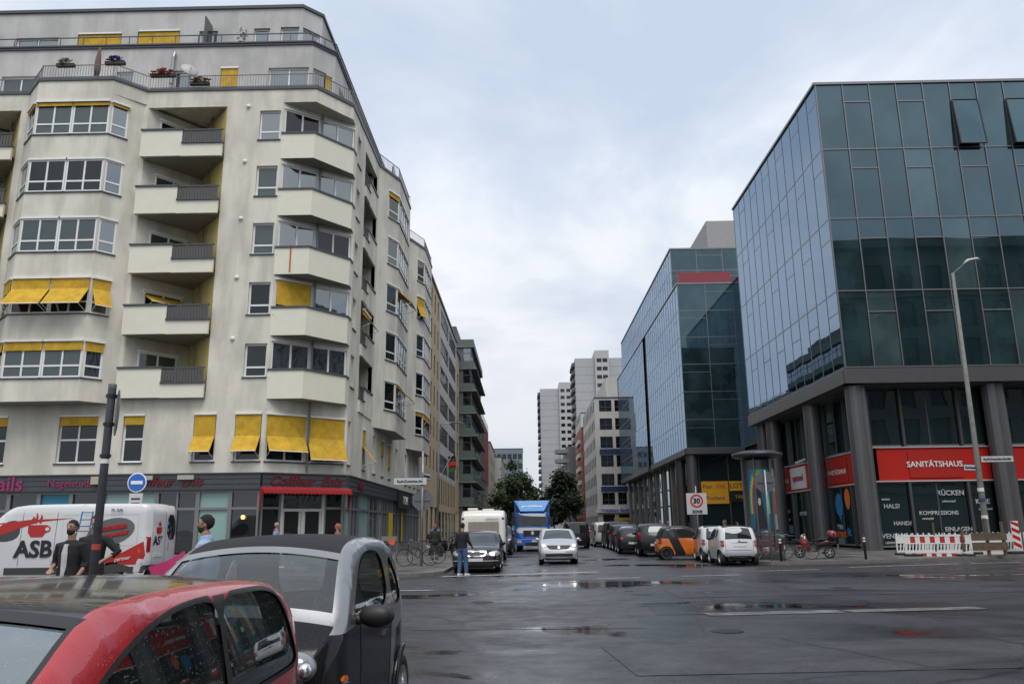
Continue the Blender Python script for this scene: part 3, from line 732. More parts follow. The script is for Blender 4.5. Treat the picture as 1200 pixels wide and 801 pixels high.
    for k in range(5):
        zt = Z2 + .08 + DZ * k; zb = zt - 1.42; p = MB(); l0, l1 = log
        p.obox(S, l0 + 1.2, l1, zb, zt - .0, -.05, .06); p.obox(S, l0 - .02, l0 + 1.2, zb, zb + .66, -.05, .1)
        p.quad((-8.9, 42, zb + .02), (-8.9, 45.6, zb + .02), (-10.6, 45.6, zb + .02), (-10.6, 42, zb + .02), m=1); p.quad((-8.9, 42, zb + .2), (-10.6, 42, zb + .2), (-10.6, 45.6, zb + .2), (-8.9, 45.6, zb + .2), m=1)
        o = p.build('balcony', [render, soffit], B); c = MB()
        c.obox(S, l0 + 1.15, l1, zt, zt + .09, -.1, .12); c.obox(S, l0 - .05, l0 + 1.2, zb + .66, zb + .74, -.08, .16); c.obox(S, l0, l0 + 1.2, zt - .05, zt, .04, .08)
        for i in range(9): c.obox(S, l0 + .05 + i * .13, l0 + .07 + i * .13, zb + .74, zt - .05, .05, .07)
        c.build('balcony_rail', [capmat], o)
        wb = Fr((-10.6, 42), (-10.6, 45.6)); window(B, wb, .8, 2.8, zb + .3, zb + 2.4, 2, (), rec=-.08, gm=gdark)
    wb = Fr((-8.9, 42), (-8.9, 45.6)); awning(B, wb, .5, 2.6, Z2 + DZ - 1.42 + 2.4 + .35, .2, .5, .5)
    # ---- projecting bays over the street
    for (y0, y1, y2, y3), nb in (((46.2, 48.5, 53.2, 53.4), 0), ((59.3, 61.9, 66.5, 66.8), 1)):
        pp = [(-8.9, y0), (-7.95, y1), (-7.95, y2), (-8.9, y3)]; b = MB(); f1, f2 = Fr(pp[0], pp[1]), Fr(pp[1], pp[2])
        o1 = [(f1.len - 1.3, f1.len - .06, 8.6 + DZ * k, 10.35 + DZ * k) for k in range(5)]; o2 = [(.1, f2.len - .5, 8.6 + DZ * k, 10.35 + DZ * k) for k in range(5)]
        wall(b, f1, 0, f1.len, 7.4, 23.12, o1, depth=.1); wall(b, f2, 0, f2.len, 7.4, 23.12, o2, depth=.1); f3 = Fr(pp[2], pp[3]); wall(b, f3, 0, f3.len, 7.4, 23.12, [])
        b.add([(x, y, 7.4) for x, y in pp], [(0, 1, 2, 3)], 1); b.build('bay_wall', [render, soffit], B)
        for k in range(5):
            window(B, f1, *o1[k], cols=1, tr=(.3,), rec=.03, gm=[gdark, gdark, gblue, gcurt, gdark][k])
            u0, u1 = o2[k][:2]; 
            for j in range(2): window(B, f2, u0 + (u1 - u0) * j / 2 + .01, u0 + (u1 - u0) * (j + 1) / 2 - .01, *o2[k][2:], cols=2, tr=(.3,), rec=.03, gm=gdark if j else gcurt)
            if (nb, k) in ((0, 0), (0, 2)): awning(B, f2, u0, (u0 + u1) / 2, o2[k][3], .1, .9, .8)
            if (nb, k) in ((0, 4), (1, 0)): awning(B, f1, *o1[k][:2], o1[k][3], .3)
            if (nb, k) == (1, 0): awning(B, f2, u0, u1, o2[k][3], .4, .3, .2)
            if (nb, k) == (1, 3): awning(B, f1, *o1[k][:2], o1[k][3], .7, .35, .9)
    # ---- ground floor: band and shop fronts
    g = MB()
    for f, l0, l1 in ((F, 0, F.len), (C, 0, C.len), (S, 0, S.len)):
        g.obox(f, l0, l1, 3.42, 4.16, -.1, .14)
        for i in range(3): g.obox(f, l0, l1, 3.47 + i * .24, 3.66 + i * .24, .14, .165)
        g.obox(f, l0, l1, 4.16, 4.22, -.1, .22, m=1)
        g.obox(f, l0, l1, .1, .5, -.1, .05, m=2)
    g.build('sign_band', [slat, capmat, plinth], B)
    def bays(f, lst, nm='shop_window'):
        for (a, b_, t) in lst:
            s = MB(); s.obox(f, a, a + .09, .5, 3.42, -.16, .0); s.obox(f, b_ - .09, b_, .5, 3.42, -.16, .0); s.obox(f, a + .09, b_ - .09, 2.55, 2.66, -.15, -.01); s.obox(f, a + .09, b_ - .09, 3.33, 3.42, -.15, -.01); s.obox(f, a + .09, b_ - .09, .5, .58, -.15, -.01)
            if t == 'd2': s.obox(f, (a + b_) / 2 - .04, (a + b_) / 2 + .04, .58, 3.33, -.145, -.02)
            o = s.build(nm, [simple('shop_frame', (.22, .225, .23), .4, metal=.4)], B); p = MB()
            p.quad(f.p(a + .05, .55, -.1), f.p(b_ - .05, .55, -.1), f.p(b_ - .05, 3.38, -.1), f.p(a + .05, 3.38, -.1)); p.build('pane', teal if t == 't' else (simple('blue_film', (.02, .2, .3), .3) if t == 'b' else shopg), o)
    L1 = [(-34, -31.6, 'd'), (-31.6, -29.5, 'd2'), (-29.5, -28, 'd'), (-28, -26.4, 'd2'), (-26.4, -25.1, 'b'), (-25.1, -23.2, 'd2'), (-23.2, -22.1, 'd'), (-22.1, -20.6, 'b'), (-20.6, -19.2, 'd'), (-19.2, -17.0, 't'), (-16.8, -15.4, 'd'), (-15.4, -15.0 + .0, 't')]
    L1 = [(-34, -31.6, 'd'), (-31.6, -29.5, 'd2'), (-29.5, -27.4, 'd'), (-27.4, -25.2, 'd2'), (-25.2, -23.9, 'd'), (-23.9, -22.5, 'd'), (-22.5, -21.0, 'b'), (-21.0, -19.5, 'd'), (-19.5, -18.1, 't'), (-18.1, -17.0, 't'), (-17.0, -15.1, 'd2'), (-15.1, -13.6, 't'), (-13.6, -12.25, 'd')]
    bays(F, [(X(a), X(b_), t) for a, b_, t in L1])
    bays(C, [(.05, 1.0, 'd'), (3.15, 4.15, 'd')]); 
    s = MB(); s.obox(C, 1.0, 1.1, .1, 3.42, -.3, .02); s.obox(C, 3.05, 3.15, .1, 3.42, -.3, .02); s.obox(C, 1.1, 3.05, 2.45, 2.58, -.2, 0); s.obox(C, 2.03, 2.13, .1, 2.45, -.2, 0); s.obox(C, 1.1, 3.05, 3.3, 3.42, -.2, 0)
    for a in (1.1, 2.13): s.obox(C, a, a + .1, .1, 2.45, -.17, -.05); s.obox(C, a + .82, a + .92, .1, 2.45, -.17, -.05)
    dr = s.build('entrance_door', simple('pale_frame', (.5, .5, .48), .5), B)
    p = MB(); p.quad(C.p(1.1, .12, -.12), C.p(3.05, .12, -.12), C.p(3.05, 2.45, -.12), C.p(1.1, 2.45, -.12)); p.quad(C.p(1.1, 2.58, -.12), C.p(3.05, 2.58, -.12), C.p(3.05, 3.3, -.12), C.p(1.1, 3.3, -.12), m=1); p.build('pane', [shopg, gblue], dr)
    bays(S, [(.1, 1.5, 't'), (1.6, 3.4, 'd2'), (3.5, 6.4, 't'), (6.5, 9.3, 'd2'), (9.4, 10.6, 't'), (10.7, 12.6, 'd2'), (12.7, 14.5, 'd2'), (14.6, 17.2, 'd2'), (17.3, 18.5, 'd'), (18.6, 21.5, 'd2'), (21.6, 24.5, 'd2'), (24.6, 27.8, 'd2')])
    y = MB(); y.obox(S, 12.8, 14.3, .7, 2.6, .02, .05); y.build('yellow_sticker', simple('yellow_film', (.65, .48, .02), .5), B); y = MB(); y.obox(S, 18.2, 18.6, .7, 2.9, .02, .05); y.build('yellow_sticker', MATS['yellow_film'], B)
    # red frilled awning over the corner door
    a = MB(); f = Fr((-12.15, 36.75), (-8.7, 39.45))
    a.add([f.p(0, 3.55, .0), f.p(f.len, 3.55, .0), f.p(f.len, 3.42, .42), f.p(0, 3.42, .42), f.p(0, 3.28, .44), f.p(f.len, 3.28, .44)], [(0, 1, 2, 3), (3, 2, 5, 4)])
    for u in (0, f.len): a.add([f.p(u, 3.55, 0), f.p(u, 3.42, .42), f.p(u, 3.2, .42), f.p(u, 2.5, .10), f.p(u, 2.4, 0)], [(0, 1, 2, 3, 4)])
    n = 22
    for i in range(n):
        u = f.len * (i + .5) / n; w = f.len / n / 2; a.add([f.p(u + w * math.cos(t), 3.29 - .07 * math.sin(t), .45) for t in [math.pi * j / 6 for j in range(7)]], [tuple(range(7))])
    ao = a.build('door_awning', red, B); sm = ao.modifiers.new('s', 'SOLIDIFY'); sm.thickness = .015
    tr = simple('dark_red_letters', (.13, .008, .012), .5); pk = simple('pink_letters', (.30, .03, .12), .5)
    text('Nails', .95, pk, B, onwall(F, X(-24.15) , 3.80, .2), bold=.012, shear=.0); text('Nagelstudio', .48, pk, B, onwall(F, X(-20.9), 3.80, .2))
    text('Coiffeur  Enis', .62, tr, B, onwall(F, X(-16.6), 3.82, .2), shear=.35, bold=.01); text('Coiffeur  Enis', .66, tr, B, onwall(C, 2.1, 3.86, .2), shear=.35, bold=.01); text('Welt', .75, tr, B, onwall(S, 2.9, 3.8, .2), shear=.35, bold=.01)
    sg = MB(); sg.obox(S, 15.2, 21.0, 2.95, 4.05, .18, .3); so_ = sg.build('black_sign', black, B); text('7 CAFE', .8, white, so_, onwall(S, 18.1, 3.5, .32))
    q = MB()
    for u in (X(-17.9), X(-16.0)): q.obox(F, u, u + .75, 3.92, 4.12, .2, .3)
    q.build('floodlight', simple('pale_metal', (.4, .4, .38), .5), B)
    q = MB(); q.obox(F, X(-19.95), X(-19.6), 3.75, 4.1, .18, .4); q.build('junction_box', simple('beige_box', (.45, .42, .3), .6), B)
    # wall lamp glow inside hairdresser
    l = MB(); l.lathe([(.001, -.1), (.07, -.08), (.1, 0), (.07, .08), (.001, .1)], 12, o=(-12.95, 36.99, 2.2 + .0)); l.build('wall_lamp', emit('warm_lamp', (1, .55, .2), 1.6), B, True)
    # vents
    for x, k in [(x, k) for x in (-19.7, -14.0) for k in range(5)]:
        v = MB(); v.lathe([(.001, -.08), (.09, -.08), (.12, 0)], 12, o=(x, 36.99, 10.6 + DZ * k), axis='y'); v.build('wall_vent', white, B, True)
    q = MB(); q.tube([(-18.9 + .2, 38.1, 25.0), (-18.7, 38.1, 26.6), (-18.7, 38.2, 26.9)], .1, 8); q.build('flue_pipe', steel, B)
    return B
# ------------------------------------------------------------------ right side glass offices
steelgrey = simple('clad_metal', (.13, .13, .135), .42, metal=.5, var=.08)
mull = simple('mullion', (.22, .225, .235), .4, metal=.6)
gfront = glassmat('curtain_glass', (.026, .056, .064), .12, .9, 1.8, tint=(.50, .70, .80), warp=.008, wscale=.3, var=.5)
gfr2 = glassmat('curtain_glass_blind', (.060, .100, .104), .12, .9, 1.8, tint=(.50, .70, .80), warp=.008, wscale=.3, var=.3)
gfr3 = glassmat('curtain_glass_dim', (.015, .036, .042), .12, .9, 1.8, tint=(.50, .70, .80), warp=.008, wscale=.3, var=.4)
gside = glassmat('curtain_glass_side', (.012, .026, .032), .08, .8, 1.05, tint=(.42, .54, .68), warp=.004, wscale=.3)
glow = glassmat('office_glass_low', (.012, .024, .026), .13, .85, 2.2, tint=(.7, .86, .9), warp=.01, wscale=.4)
concrete = simple('stone_clad', (.24, .23, .215), .8, streak=.25, var=.1)
def curtain(B, f, zs, w, gm, odd=1, opens=(), t=.06, u0=0, tr=.72, n=None, pj=.06):
    """storey-high glass panels, each panel its own window"""
    n = n or max(1, round((f.len - u0) / w)); w = (f.len - u0) / n
    for k in range(len(zs) - 1):
        z0, z1 = zs[k], zs[k + 1]
        for i in range(n):
            a, b = u0 + i * w, u0 + (i + 1) * w; op = (k, i) in opens; m = MB()
            m.obox(f, a, a + t, z0, z1, -.05, pj); m.obox(f, a + t, b, z0, z0 + .07, -.05, pj - .005)
            if i == n - 1: m.obox(f, b - t, b + .001, z0 + .08, z1, -.05, pj - .002)
            if i % 2 == odd: z = z0 + (z1 - z0) * tr; m.obox(f, a + t, b, z, z + .07, -.05, pj - .01)
            o = m.build('window', mull, B); p = MB(); dx = .0006 * ((i * 7 + k * 3) % 5 - 2)
            p.quad(f.p(a + t / 2, z0 + .05, dx), f.p(b - t / 2, z0 + .05, -dx), f.p(b - t / 2, z1, -dx * .5), f.p(a + t / 2, z1, dx * .5)); p.build('pane', (gm if gm is not gfront else (gfront, gfront, gfr2, gfr3, gfr3)[(i * 7 + k * 5 + i * k) % 5]), o)
            if op:
                q = MB(); zt = z0 + (z1 - z0) * tr
                v = [f.p(a + .05, z0 + .1, .42), f.p(b - .05, z0 + .1, .42), f.p(b - .05, zt, .12), f.p(a + .05, zt, .12)]; q.quad(*v)
                q.build('open_sash', gm, o); q = MB()
                for s, e in ((0, 1), (1, 2), (2, 3), (3, 0)): q.tube([v[s], v[e]], .045, 6)
                q.quad(f.p(a + .05, z0 + .1, .42), f.p(a + .05, zt, .12), f.p(a + .05, zt, .06), f.p(a + .05, z0 + .1, .06)); q.build('sash_frame', black, o)
def column(B, x, y, r=.7, z1=9.3):
    m = MB(); n = 20
    for a, b in ((.1, 3.1), (3.1, 6.2), (6.2, z1)):
        m.lathe([(r * .99, a), (r, a + .02), (r, b - .02), (r * .99, b), (r * .975, b)], n, o=(x, y, 0), axis='z')
    m.build('column', steelgrey, B, smooth=False)
def glass_office():
    B = thing('glass_office', 'dark green glass corner office block with red medical shop at its foot', 'building')
    f = Fr((18.4, 45), (41.5, 45)); s = Fr((18.4, 65), (18.4, 45)); zs = [10.25, 14.8, 19.3, 23.8, 28.2]
    c = MB(); c.box(18.7, 41.3, 45.3, 64.8, 9.4, 28.1); c.box(20.8, 41.3, 47.4, 64.8, .1, 9.4); c.build('core', simple('dark_interior', (.02, .022, .022), .9), B)
    curtain(B, f, zs, 1.65, gfront, 1, [(3, 5), (3, 7)]); curtain(B, s, zs, 1.65, gside, 1, tr=.72, pj=.02, t=.045)
    r = MB(); r.box(18.3, 41.6, 44.9, 65.1, 28.2, 28.36); r.build('roof', mull, B)
    b = MB(); b.obox(f, -.12, 23.1, 9.35, 10.2, -.6, .14); b.obox(s, 0, 19.97, 9.35, 10.2, -.6, .14); b.box(18.7, 41.4, 45.4, 64.9, 9.25, 9.345); b.build('beam', steelgrey, B)
    for x in (19.15, 27.0, 35.2): column(B, x, 45.75, .58)
    for y in (53.0, 61.5): column(B, 19.15, y, .55)
    column(B, 19.15, 64.2, .5)
    # recessed lower glazing
    fl = Fr((19.5, 46.4), (41, 46.4)); sl = Fr((20.1, 64.8), (20.1, 46.0))
    def lower(f, div, off):
        for i, (a, b_) in enumerate(div):
            for z0, z1 in ((5.85, 9.3), (.25, 3.85)):
                m = MB(); m.obox(f, a, a + .14, z0, z1, -.1, .16); m.obox(f, a + .14, b_, z1 - .08, z1, -.08, .05); m.obox(f, a + .14, b_, z0, z0 + .1, -.08, .06, m=1)
                if b_ - a > 3: m.obox(f, (a + b_) / 2 - .04, (a + b_) / 2 + .04, z0 + .1, z1 - .08, -.08, .04)
                o = m.build('shop_window', [steelgrey, steel], B); p = MB(); p.quad(f.p(a + .1, z0, 0), f.p(b_, z0, 0), f.p(b_, z1, 0), f.p(a + .1, z1, 0)); p.build('pane', glow, o)
    dv = [(.3, 2.2), (2.3, 5.5), (5.6, 7.0), (7.9, 10.8), (10.9, 14.2), (14.3, 17.7), (17.8, 21.3)]
    ds = [(0, 2.8), (3.4, 6.2), (6.2, 9.0), (9.0, 11.2), (12.2, 13.4), (13.4, 16.6), (16.7, 18.7)]
    ds = [(.3, 3.5), (3.7, 7.2), (7.2, 9.2), (9.4, 11.1), (11.2, 14.7), (14.8, 18.4)]
    lower(fl, dv, 0); lower(sl, ds, 1)
    for f_, a, b_ in [(fl, *d) for d in dv] + [(sl, *d) for d in ds]:
        whiteb = f_ is sl and abs(a - 3.7) < .1
        m = MB(); m.obox(f_, a, b_ + .1, 3.87, 5.83, -.1, .1); m.obox(f_, a, b_ + .1, 5.78, 5.84, .1, .18, m=1); m.obox(f_, a, b_ + .1, 3.86, 3.93, .1, .18, m=1)
        if (f_ is fl and a == 2.3) or f_ is sl: m.obox(f_, a + .15, b_ - .05, 4.08, 5.62, .1, .15, m=2 if whiteb else 3)
        m.build('fascia_panel', [redpaint, simple('light_metal', (.5, .5, .5), .4), simple('sign_white', (.62, .64, .66), .5), simple('sign_red_deep', (.42, .018, .012), .5)], B)
    text('SANITÄTSHAUS', .45, white, B, onwall(fl, 3.9, 4.82, .17), bold=.008, name='lettering'); text('SANITÄTSHAUS', .42, white, B, onwall(sl, 13.0, 4.75, .17)); text('SANITÄTSHAUS', .42, white, B, onwall(sl, 1.9, 4.75, .17))
    text('optonel', .72, simple('dark_red_text', (.35, .03, .03), .5), B, onwall(sl, 5.5, 4.85, .17), bold=.01)
    W = [('HALS?', 1.6, 2.5, .42), ('starker', 1.3, 2.9, .2), ('HAND?', 2.1, 1.55, .38), ('VENEN', 1.45, .85, .46), ('LEIDEN?', 1.3, 0.5, .2), ('RÜCKEN', 5.35, 3.2, .48), ('schmerzen?', 5.2, 2.75, .2), ('KOMPRESSIONS', 4.55, 2.1, .38), ('strümpfe?', 3.9, 1.8, .2), ('EINLAGEN?', 5.6, 1.2, .4), ('KNIE', 7.1, 2.7, .46), ('schmerzen?', 7.2, 2.3, .2)]
    for t, u, z, sz in W: text(t, sz * .82, simple('faded_letters', (.5, .53, .53), .6), B, onwall(fl, u - .7 if u > 2.2 else u - .35, z, .03), bold=.004)
    bm = MB(); bo = MB()
    def ell(mb, f, u, z, a, b): mb.add([f.p(u + a * math.cos(t), z + b * math.sin(t), .03) for t in [i * math.pi / 12 for i in range(24)]] , [tuple(range(24))])
    ell(bm, sl, 12.5, 2.75, .62, .72); bm.add([sl.p(12.3, 2.1, .031), sl.p(12.7, 1.6, .031), sl.p(12.7, 2.15, .031)], [(0, 1, 2)]); bm.build('blue_bubble', simple('blue_sticker', (.02, .25, .55), .5), B)
    ell(bo, sl, 13.9, 3.1, .42, .66); bo.build('orange_bubble', simple('orange_sticker', (.75, .17, .03), .5), B)
    text('smart', .7, MATS['orange_sticker'], B, onwall(sl, 12.4, .95, .03), bold=.012); text('fit', .7, MATS['blue_sticker'], B, onwall(sl, 13.7, 1.05, .03), bold=.012)
    text('ORTHO', .4, MATS['faded_letters'], B, onwall(sl, 5.6, 2.3, .03)); text('VENEN', .4, MATS['faded_letters'], B, onwall(sl, 2.0, 2.5, .03)); text('optonel', .34, MATS['faded_letters'], B, onwall(sl, 2.0, 1.9, .03))
    n = MB(); n.obox(sl, 1.0, 3.1, .9, 1.5, .02, .03); n.build('notice', simple('blue_notice', (.12, .25, .32), .5), B)
    n = MB(); n.obox(fl, 9.4, 9.8, 2.0, 2.35, .17, .18); n.build('notice', white, B)
    # security lights
    for f_, u in ((fl, 7.5), (sl, 7.6)):
        l = MB(); l.add([f_.p(u + a, 6.0 + b, d) for a in (-.1, .1) for b, d in ((0, .2), (.12, .25), (-.14, .95), (-.26, .9))], [(0, 1, 2, 3), (7, 6, 5, 4), (0, 4, 5, 1), (1, 5, 6, 2), (2, 6, 7, 3), (3, 7, 4, 0)]); l.build('wall_floodlight', white, B)
    # projecting shop sign
    p = MB(); p.box(27.65, 27.75, 44.0, 45.1, 4.75, 5.9); 
    pj = MB(); pj.obox(Fr((27.9, 44.85), (29.6, 44.6)), 0, 1.6, 4.35, 5.3, 0, .14); so = pj.build('projecting_sign', MATS['sign_white'], B)
    ff = Fr((27.9, 44.85), (29.6, 44.6)); text('SANITÄTSHAUS', .2, MATS['dark_red_text'], so, onwall(ff, .7, 5.0, .15)); text('optonel', .34, MATS['dark_red_text'], so, onwall(ff, .7, 4.7, .15))
    return B
def post_building():
    B = thing('post_office_building', 'long glass office row with yellow post shop and set back top floor', 'building')
    f = Fr((18.8, 93), (25.5, 93)); s1 = Fr((18.8, 119.5), (18.8, 93)); s2 = Fr((18.8, 158), (18.8, 122.5)); inner = Fr((25.5, 93), (25.5, 65.2)); 
    zs = [10.3, 13.6, 16.9, 20.2, 23.5, 26.8, 30.1]
    c = MB(); c.box(19.1, 44, 93.3, 157.8, 9.6, 30.0); c.box(21, 44, 95, 157.8, .1, 9.6); c.box(25.8, 44, 65.3, 93.2, .1, 29.9); c.build('core', MATS['dark_interior'], B)
    def panel(f, zs, w, gm, nm='curtain_wall', tr=1):
        for k in range(len(zs) - 1):
            m = MB(); n = max(1, round(f.len / w)); ww = f.len / n; z0, z1 = zs[k], zs[k + 1]
            for i in range(n + 1): m.obox(f, max(0, i * ww - .035), i * ww + .035, z0, z1, -.04, .022)
            m.obox(f, 0, f.len, z0 - .04, z0 + .04, -.03, .02)
            if tr:
                for i in range(k % 2, n, 2): m.obox(f, i * ww, (i + 1) * ww, z0 + (z1 - z0) * .7, z0 + (z1 - z0) * .7 + .06, -.03, .016)
            o = m.build(nm, mull, B); p = MB()
            for i in range(n):
                dx = .001 * ((i * 5 + k * 3) % 5 - 2); p.quad(f.p(i * ww, z0, dx), f.p((i + 1) * ww, z0, -dx), f.p((i + 1) * ww, z1, -dx), f.p(i * ww, z1, dx))
            p.build('pane', gm, o)
    panel(f, zs, 3.3, gfront); panel(s1, zs, 1.65, gside); panel(s2, zs, 1.65, gside); panel(inner, zs, 3.0, gside)
    sl = Fr((20.8, 122.5), (20.8, 119.5)); panel(sl, zs, 1.5, gfront)
    top = [30.3, 33.0, 35.8]; ft = Fr((18.9, 96.5), (32, 96.5)); st = Fr((18.9, 150), (18.9, 96.5)); panel(ft, top, 3.3, gfront); panel(st, top, 1.65, gside)
    m = MB(); m.box(19.2, 43, 96.8, 149.8, 30.1, 35.7); m.box(24.6, 43, 100, 140, 35.7, 41.0); m.build('roof_box', simple('tile_grey', (.33, .33, .33), .7, var=.1), B)
    r = MB(); r.box(18.7, 43, 92.9, 158.1, 30.1, 30.28); r.box(18.8, 43.1, 96.4, 150.1, 35.8, 36.0); r.box(25.4, 43, 65.1, 92.85, 30.0, 30.2); r.build('roof', mull, B)
    q = MB()
    for i in range(5): q.box(19.0 + i * 1.6, 19.05 + i * 1.6, 93.2, 93.25, 30.3, 31.6)
    q.box(19, 25.5, 93.2, 93.26, 31.55, 31.62); q.box(19, 19.06, 93.2, 96.3, 31.55, 31.62); ro = q.build('terrace_railing', redpaint, B)
    q = MB(); q.box(19.06, 25.4, 93.22, 93.24, 30.35, 31.55); q.build('red_glass', simple('red_film', (.24, .035, .05), .25), ro)
    b = MB(); b.obox(f, -.12, f.len, 9.6, 10.25, -.5, .12); b.obox(s1, 0, s1.len - .02, 9.6, 10.25, -.5, .12); b.obox(s2, 0, s2.len, 9.6, 10.25, -.5, .12); b.box(19, 43, 93.6, 157, 9.5, 9.595); b.build('beam', steelgrey, B)
    for i in range(2): column(B, 19.4, 93.7 + i * 7, .6, 9.6)
    for i in range(10):
        y = 95 + i * 6.4
        m = MB(); m.box(19.5, 20.0, y, y + .8, .1, 9.59); m.build('pier', concrete, B)
    gl = Fr((20.2, 158), (20.2, 94.2)); fg = Fr((20.2, 94.2), (27, 94.2))
    for f_ in (gl, fg):
        n = max(2, round(f_.len / 3.2)); w = f_.len / n
        for i in range(n):
            m = MB(); m.obox(f_, i * w, i * w + .12, .1, 9.6, -.1, .1); m.obox(f_, i * w + .12, (i + 1) * w, 4.1, 4.3, -.1, .08); m.obox(f_, i * w + .12, (i + 1) * w, 6.3, 6.45, -.1, .08)
            o = m.build('shop_window', steelgrey, B); p = MB(); p.quad(f_.p(i * w, .1), f_.p((i + 1) * w, .1), f_.p((i + 1) * w, 9.6), f_.p(i * w, 9.6)); p.build('pane', glow, o)
    yel = simple('post_yellow', (.72, .36, .02), .5); yl2 = simple('lotto_yellow', (.70, .46, .03), .5)
    def sign(f_, u0, u1, z0, z1, m): s = MB(); s.obox(f_, u0, u1, z0, z1, .1, .2); return s.build('shop_sign', m, B)
    s = sign(fg, .2, 3.3, 3.95, 6.5, yel); text('Post', .6, simple('dark_text', (.02, .02, .02), .5), s, onwall(fg, .9, 5.9, .21)); text('DHL', .6, redpaint, s, onwall(fg, 2.4, 5.9, .21), shear=.3); text('Postbank', .6, simple('blue_text', (.02, .03, .15), .5), s, onwall(fg, 1.75, 4.6, .21))
    s = sign(fg, 3.45, 6.1, 5.4, 6.5, yl2); text('LOTTO', .8, redpaint, s, onwall(fg, 4.8, 5.95, .21), bold=.02); s = sign(fg, 3.45, 6.1, 4.1, 5.3, black); text('TABAK', .5, yl2, s, onwall(fg, 4.8, 4.7, .21))
    for u in (gl.len - 2.9, gl.len - 6.1, gl.len - 9.0, gl.len - 15): sign(gl, u, u + 1.9, 4.0, 6.2, simple('orange_banner', (.62, .20, .03), .5))
    return B
# ------------------------------------------------------------------ other street buildings
def block(name, label, x0, x1, y0, y1, z, mat, side, style, front=False):
    """side=+1: street face looks to +X (left row); -1: looks to -X (right row)"""
    B = thing(name, label, 'building'); m = MB()
    xs = x1 if side > 0 else x0
    s = Fr((xs, y0), (xs, y1)) if side > 0 else Fr((xs, y1), (xs, y0)); f = Fr((x0, y0), (x1, y0))
    ops = style(B, s, z); wall(m, s, 0, s.len, .1, z, ops, depth=.12)
    o2 = front(B, f, z) if front else []
    wall(m, f, 0, f.len, .1, z, o2, depth=.25)
    d = .6
    if side > 0: m.box(x0, x1 - d, y0 + d, y1 - .01, .1, z - .02)
    else: m.box(x0 + d, x1, y0 + d, y1 - .01, .1, z - .02)
    r = [(x0, y0), (x1, y0), (x1, y1), (x0, y1)]; m.prism([(a, b) for a, b in r], z, z + .001)
    m.build('wall', mat, B); c = MB(); c.box(x0 - .05, x1 + .15, y0 - .1, y1, z + .002, z + .25); c.build('roof', capmat, B)
    return B
def grid_style(n, zs, wfrac=.5, h=1.7, zoff=.9, tr=(), cols=2, fm=None, gm=None, ground=True, sill=False):
    def st(B, f, z):
        ops = []; w = f.len / n
        for k in range(len(zs)):
            for i in range(n):
                a = w * (i + (1 - wfrac) / 2); o = (a, a + w * wfrac, zs[k] + zoff, zs[k] + zoff + h)
                ops.append(o); window(B, f, *o, cols=cols, tr=tr, fm=fm or dframe, gm=gm or gdark, sill=sill, rec=.03)
        if ground:
            g = max(2, round(f.len / 3.2)); w = f.len / g
            for i in range(g):
                o = (w * i + .45, w * (i + 1) - .45, .15, 3.6); ops.append(o); window(B, f, *o, cols=1, tr=(.7,), fm=dframe, gm=shopg, sill=False, name='shop_window')
        return ops
    return st
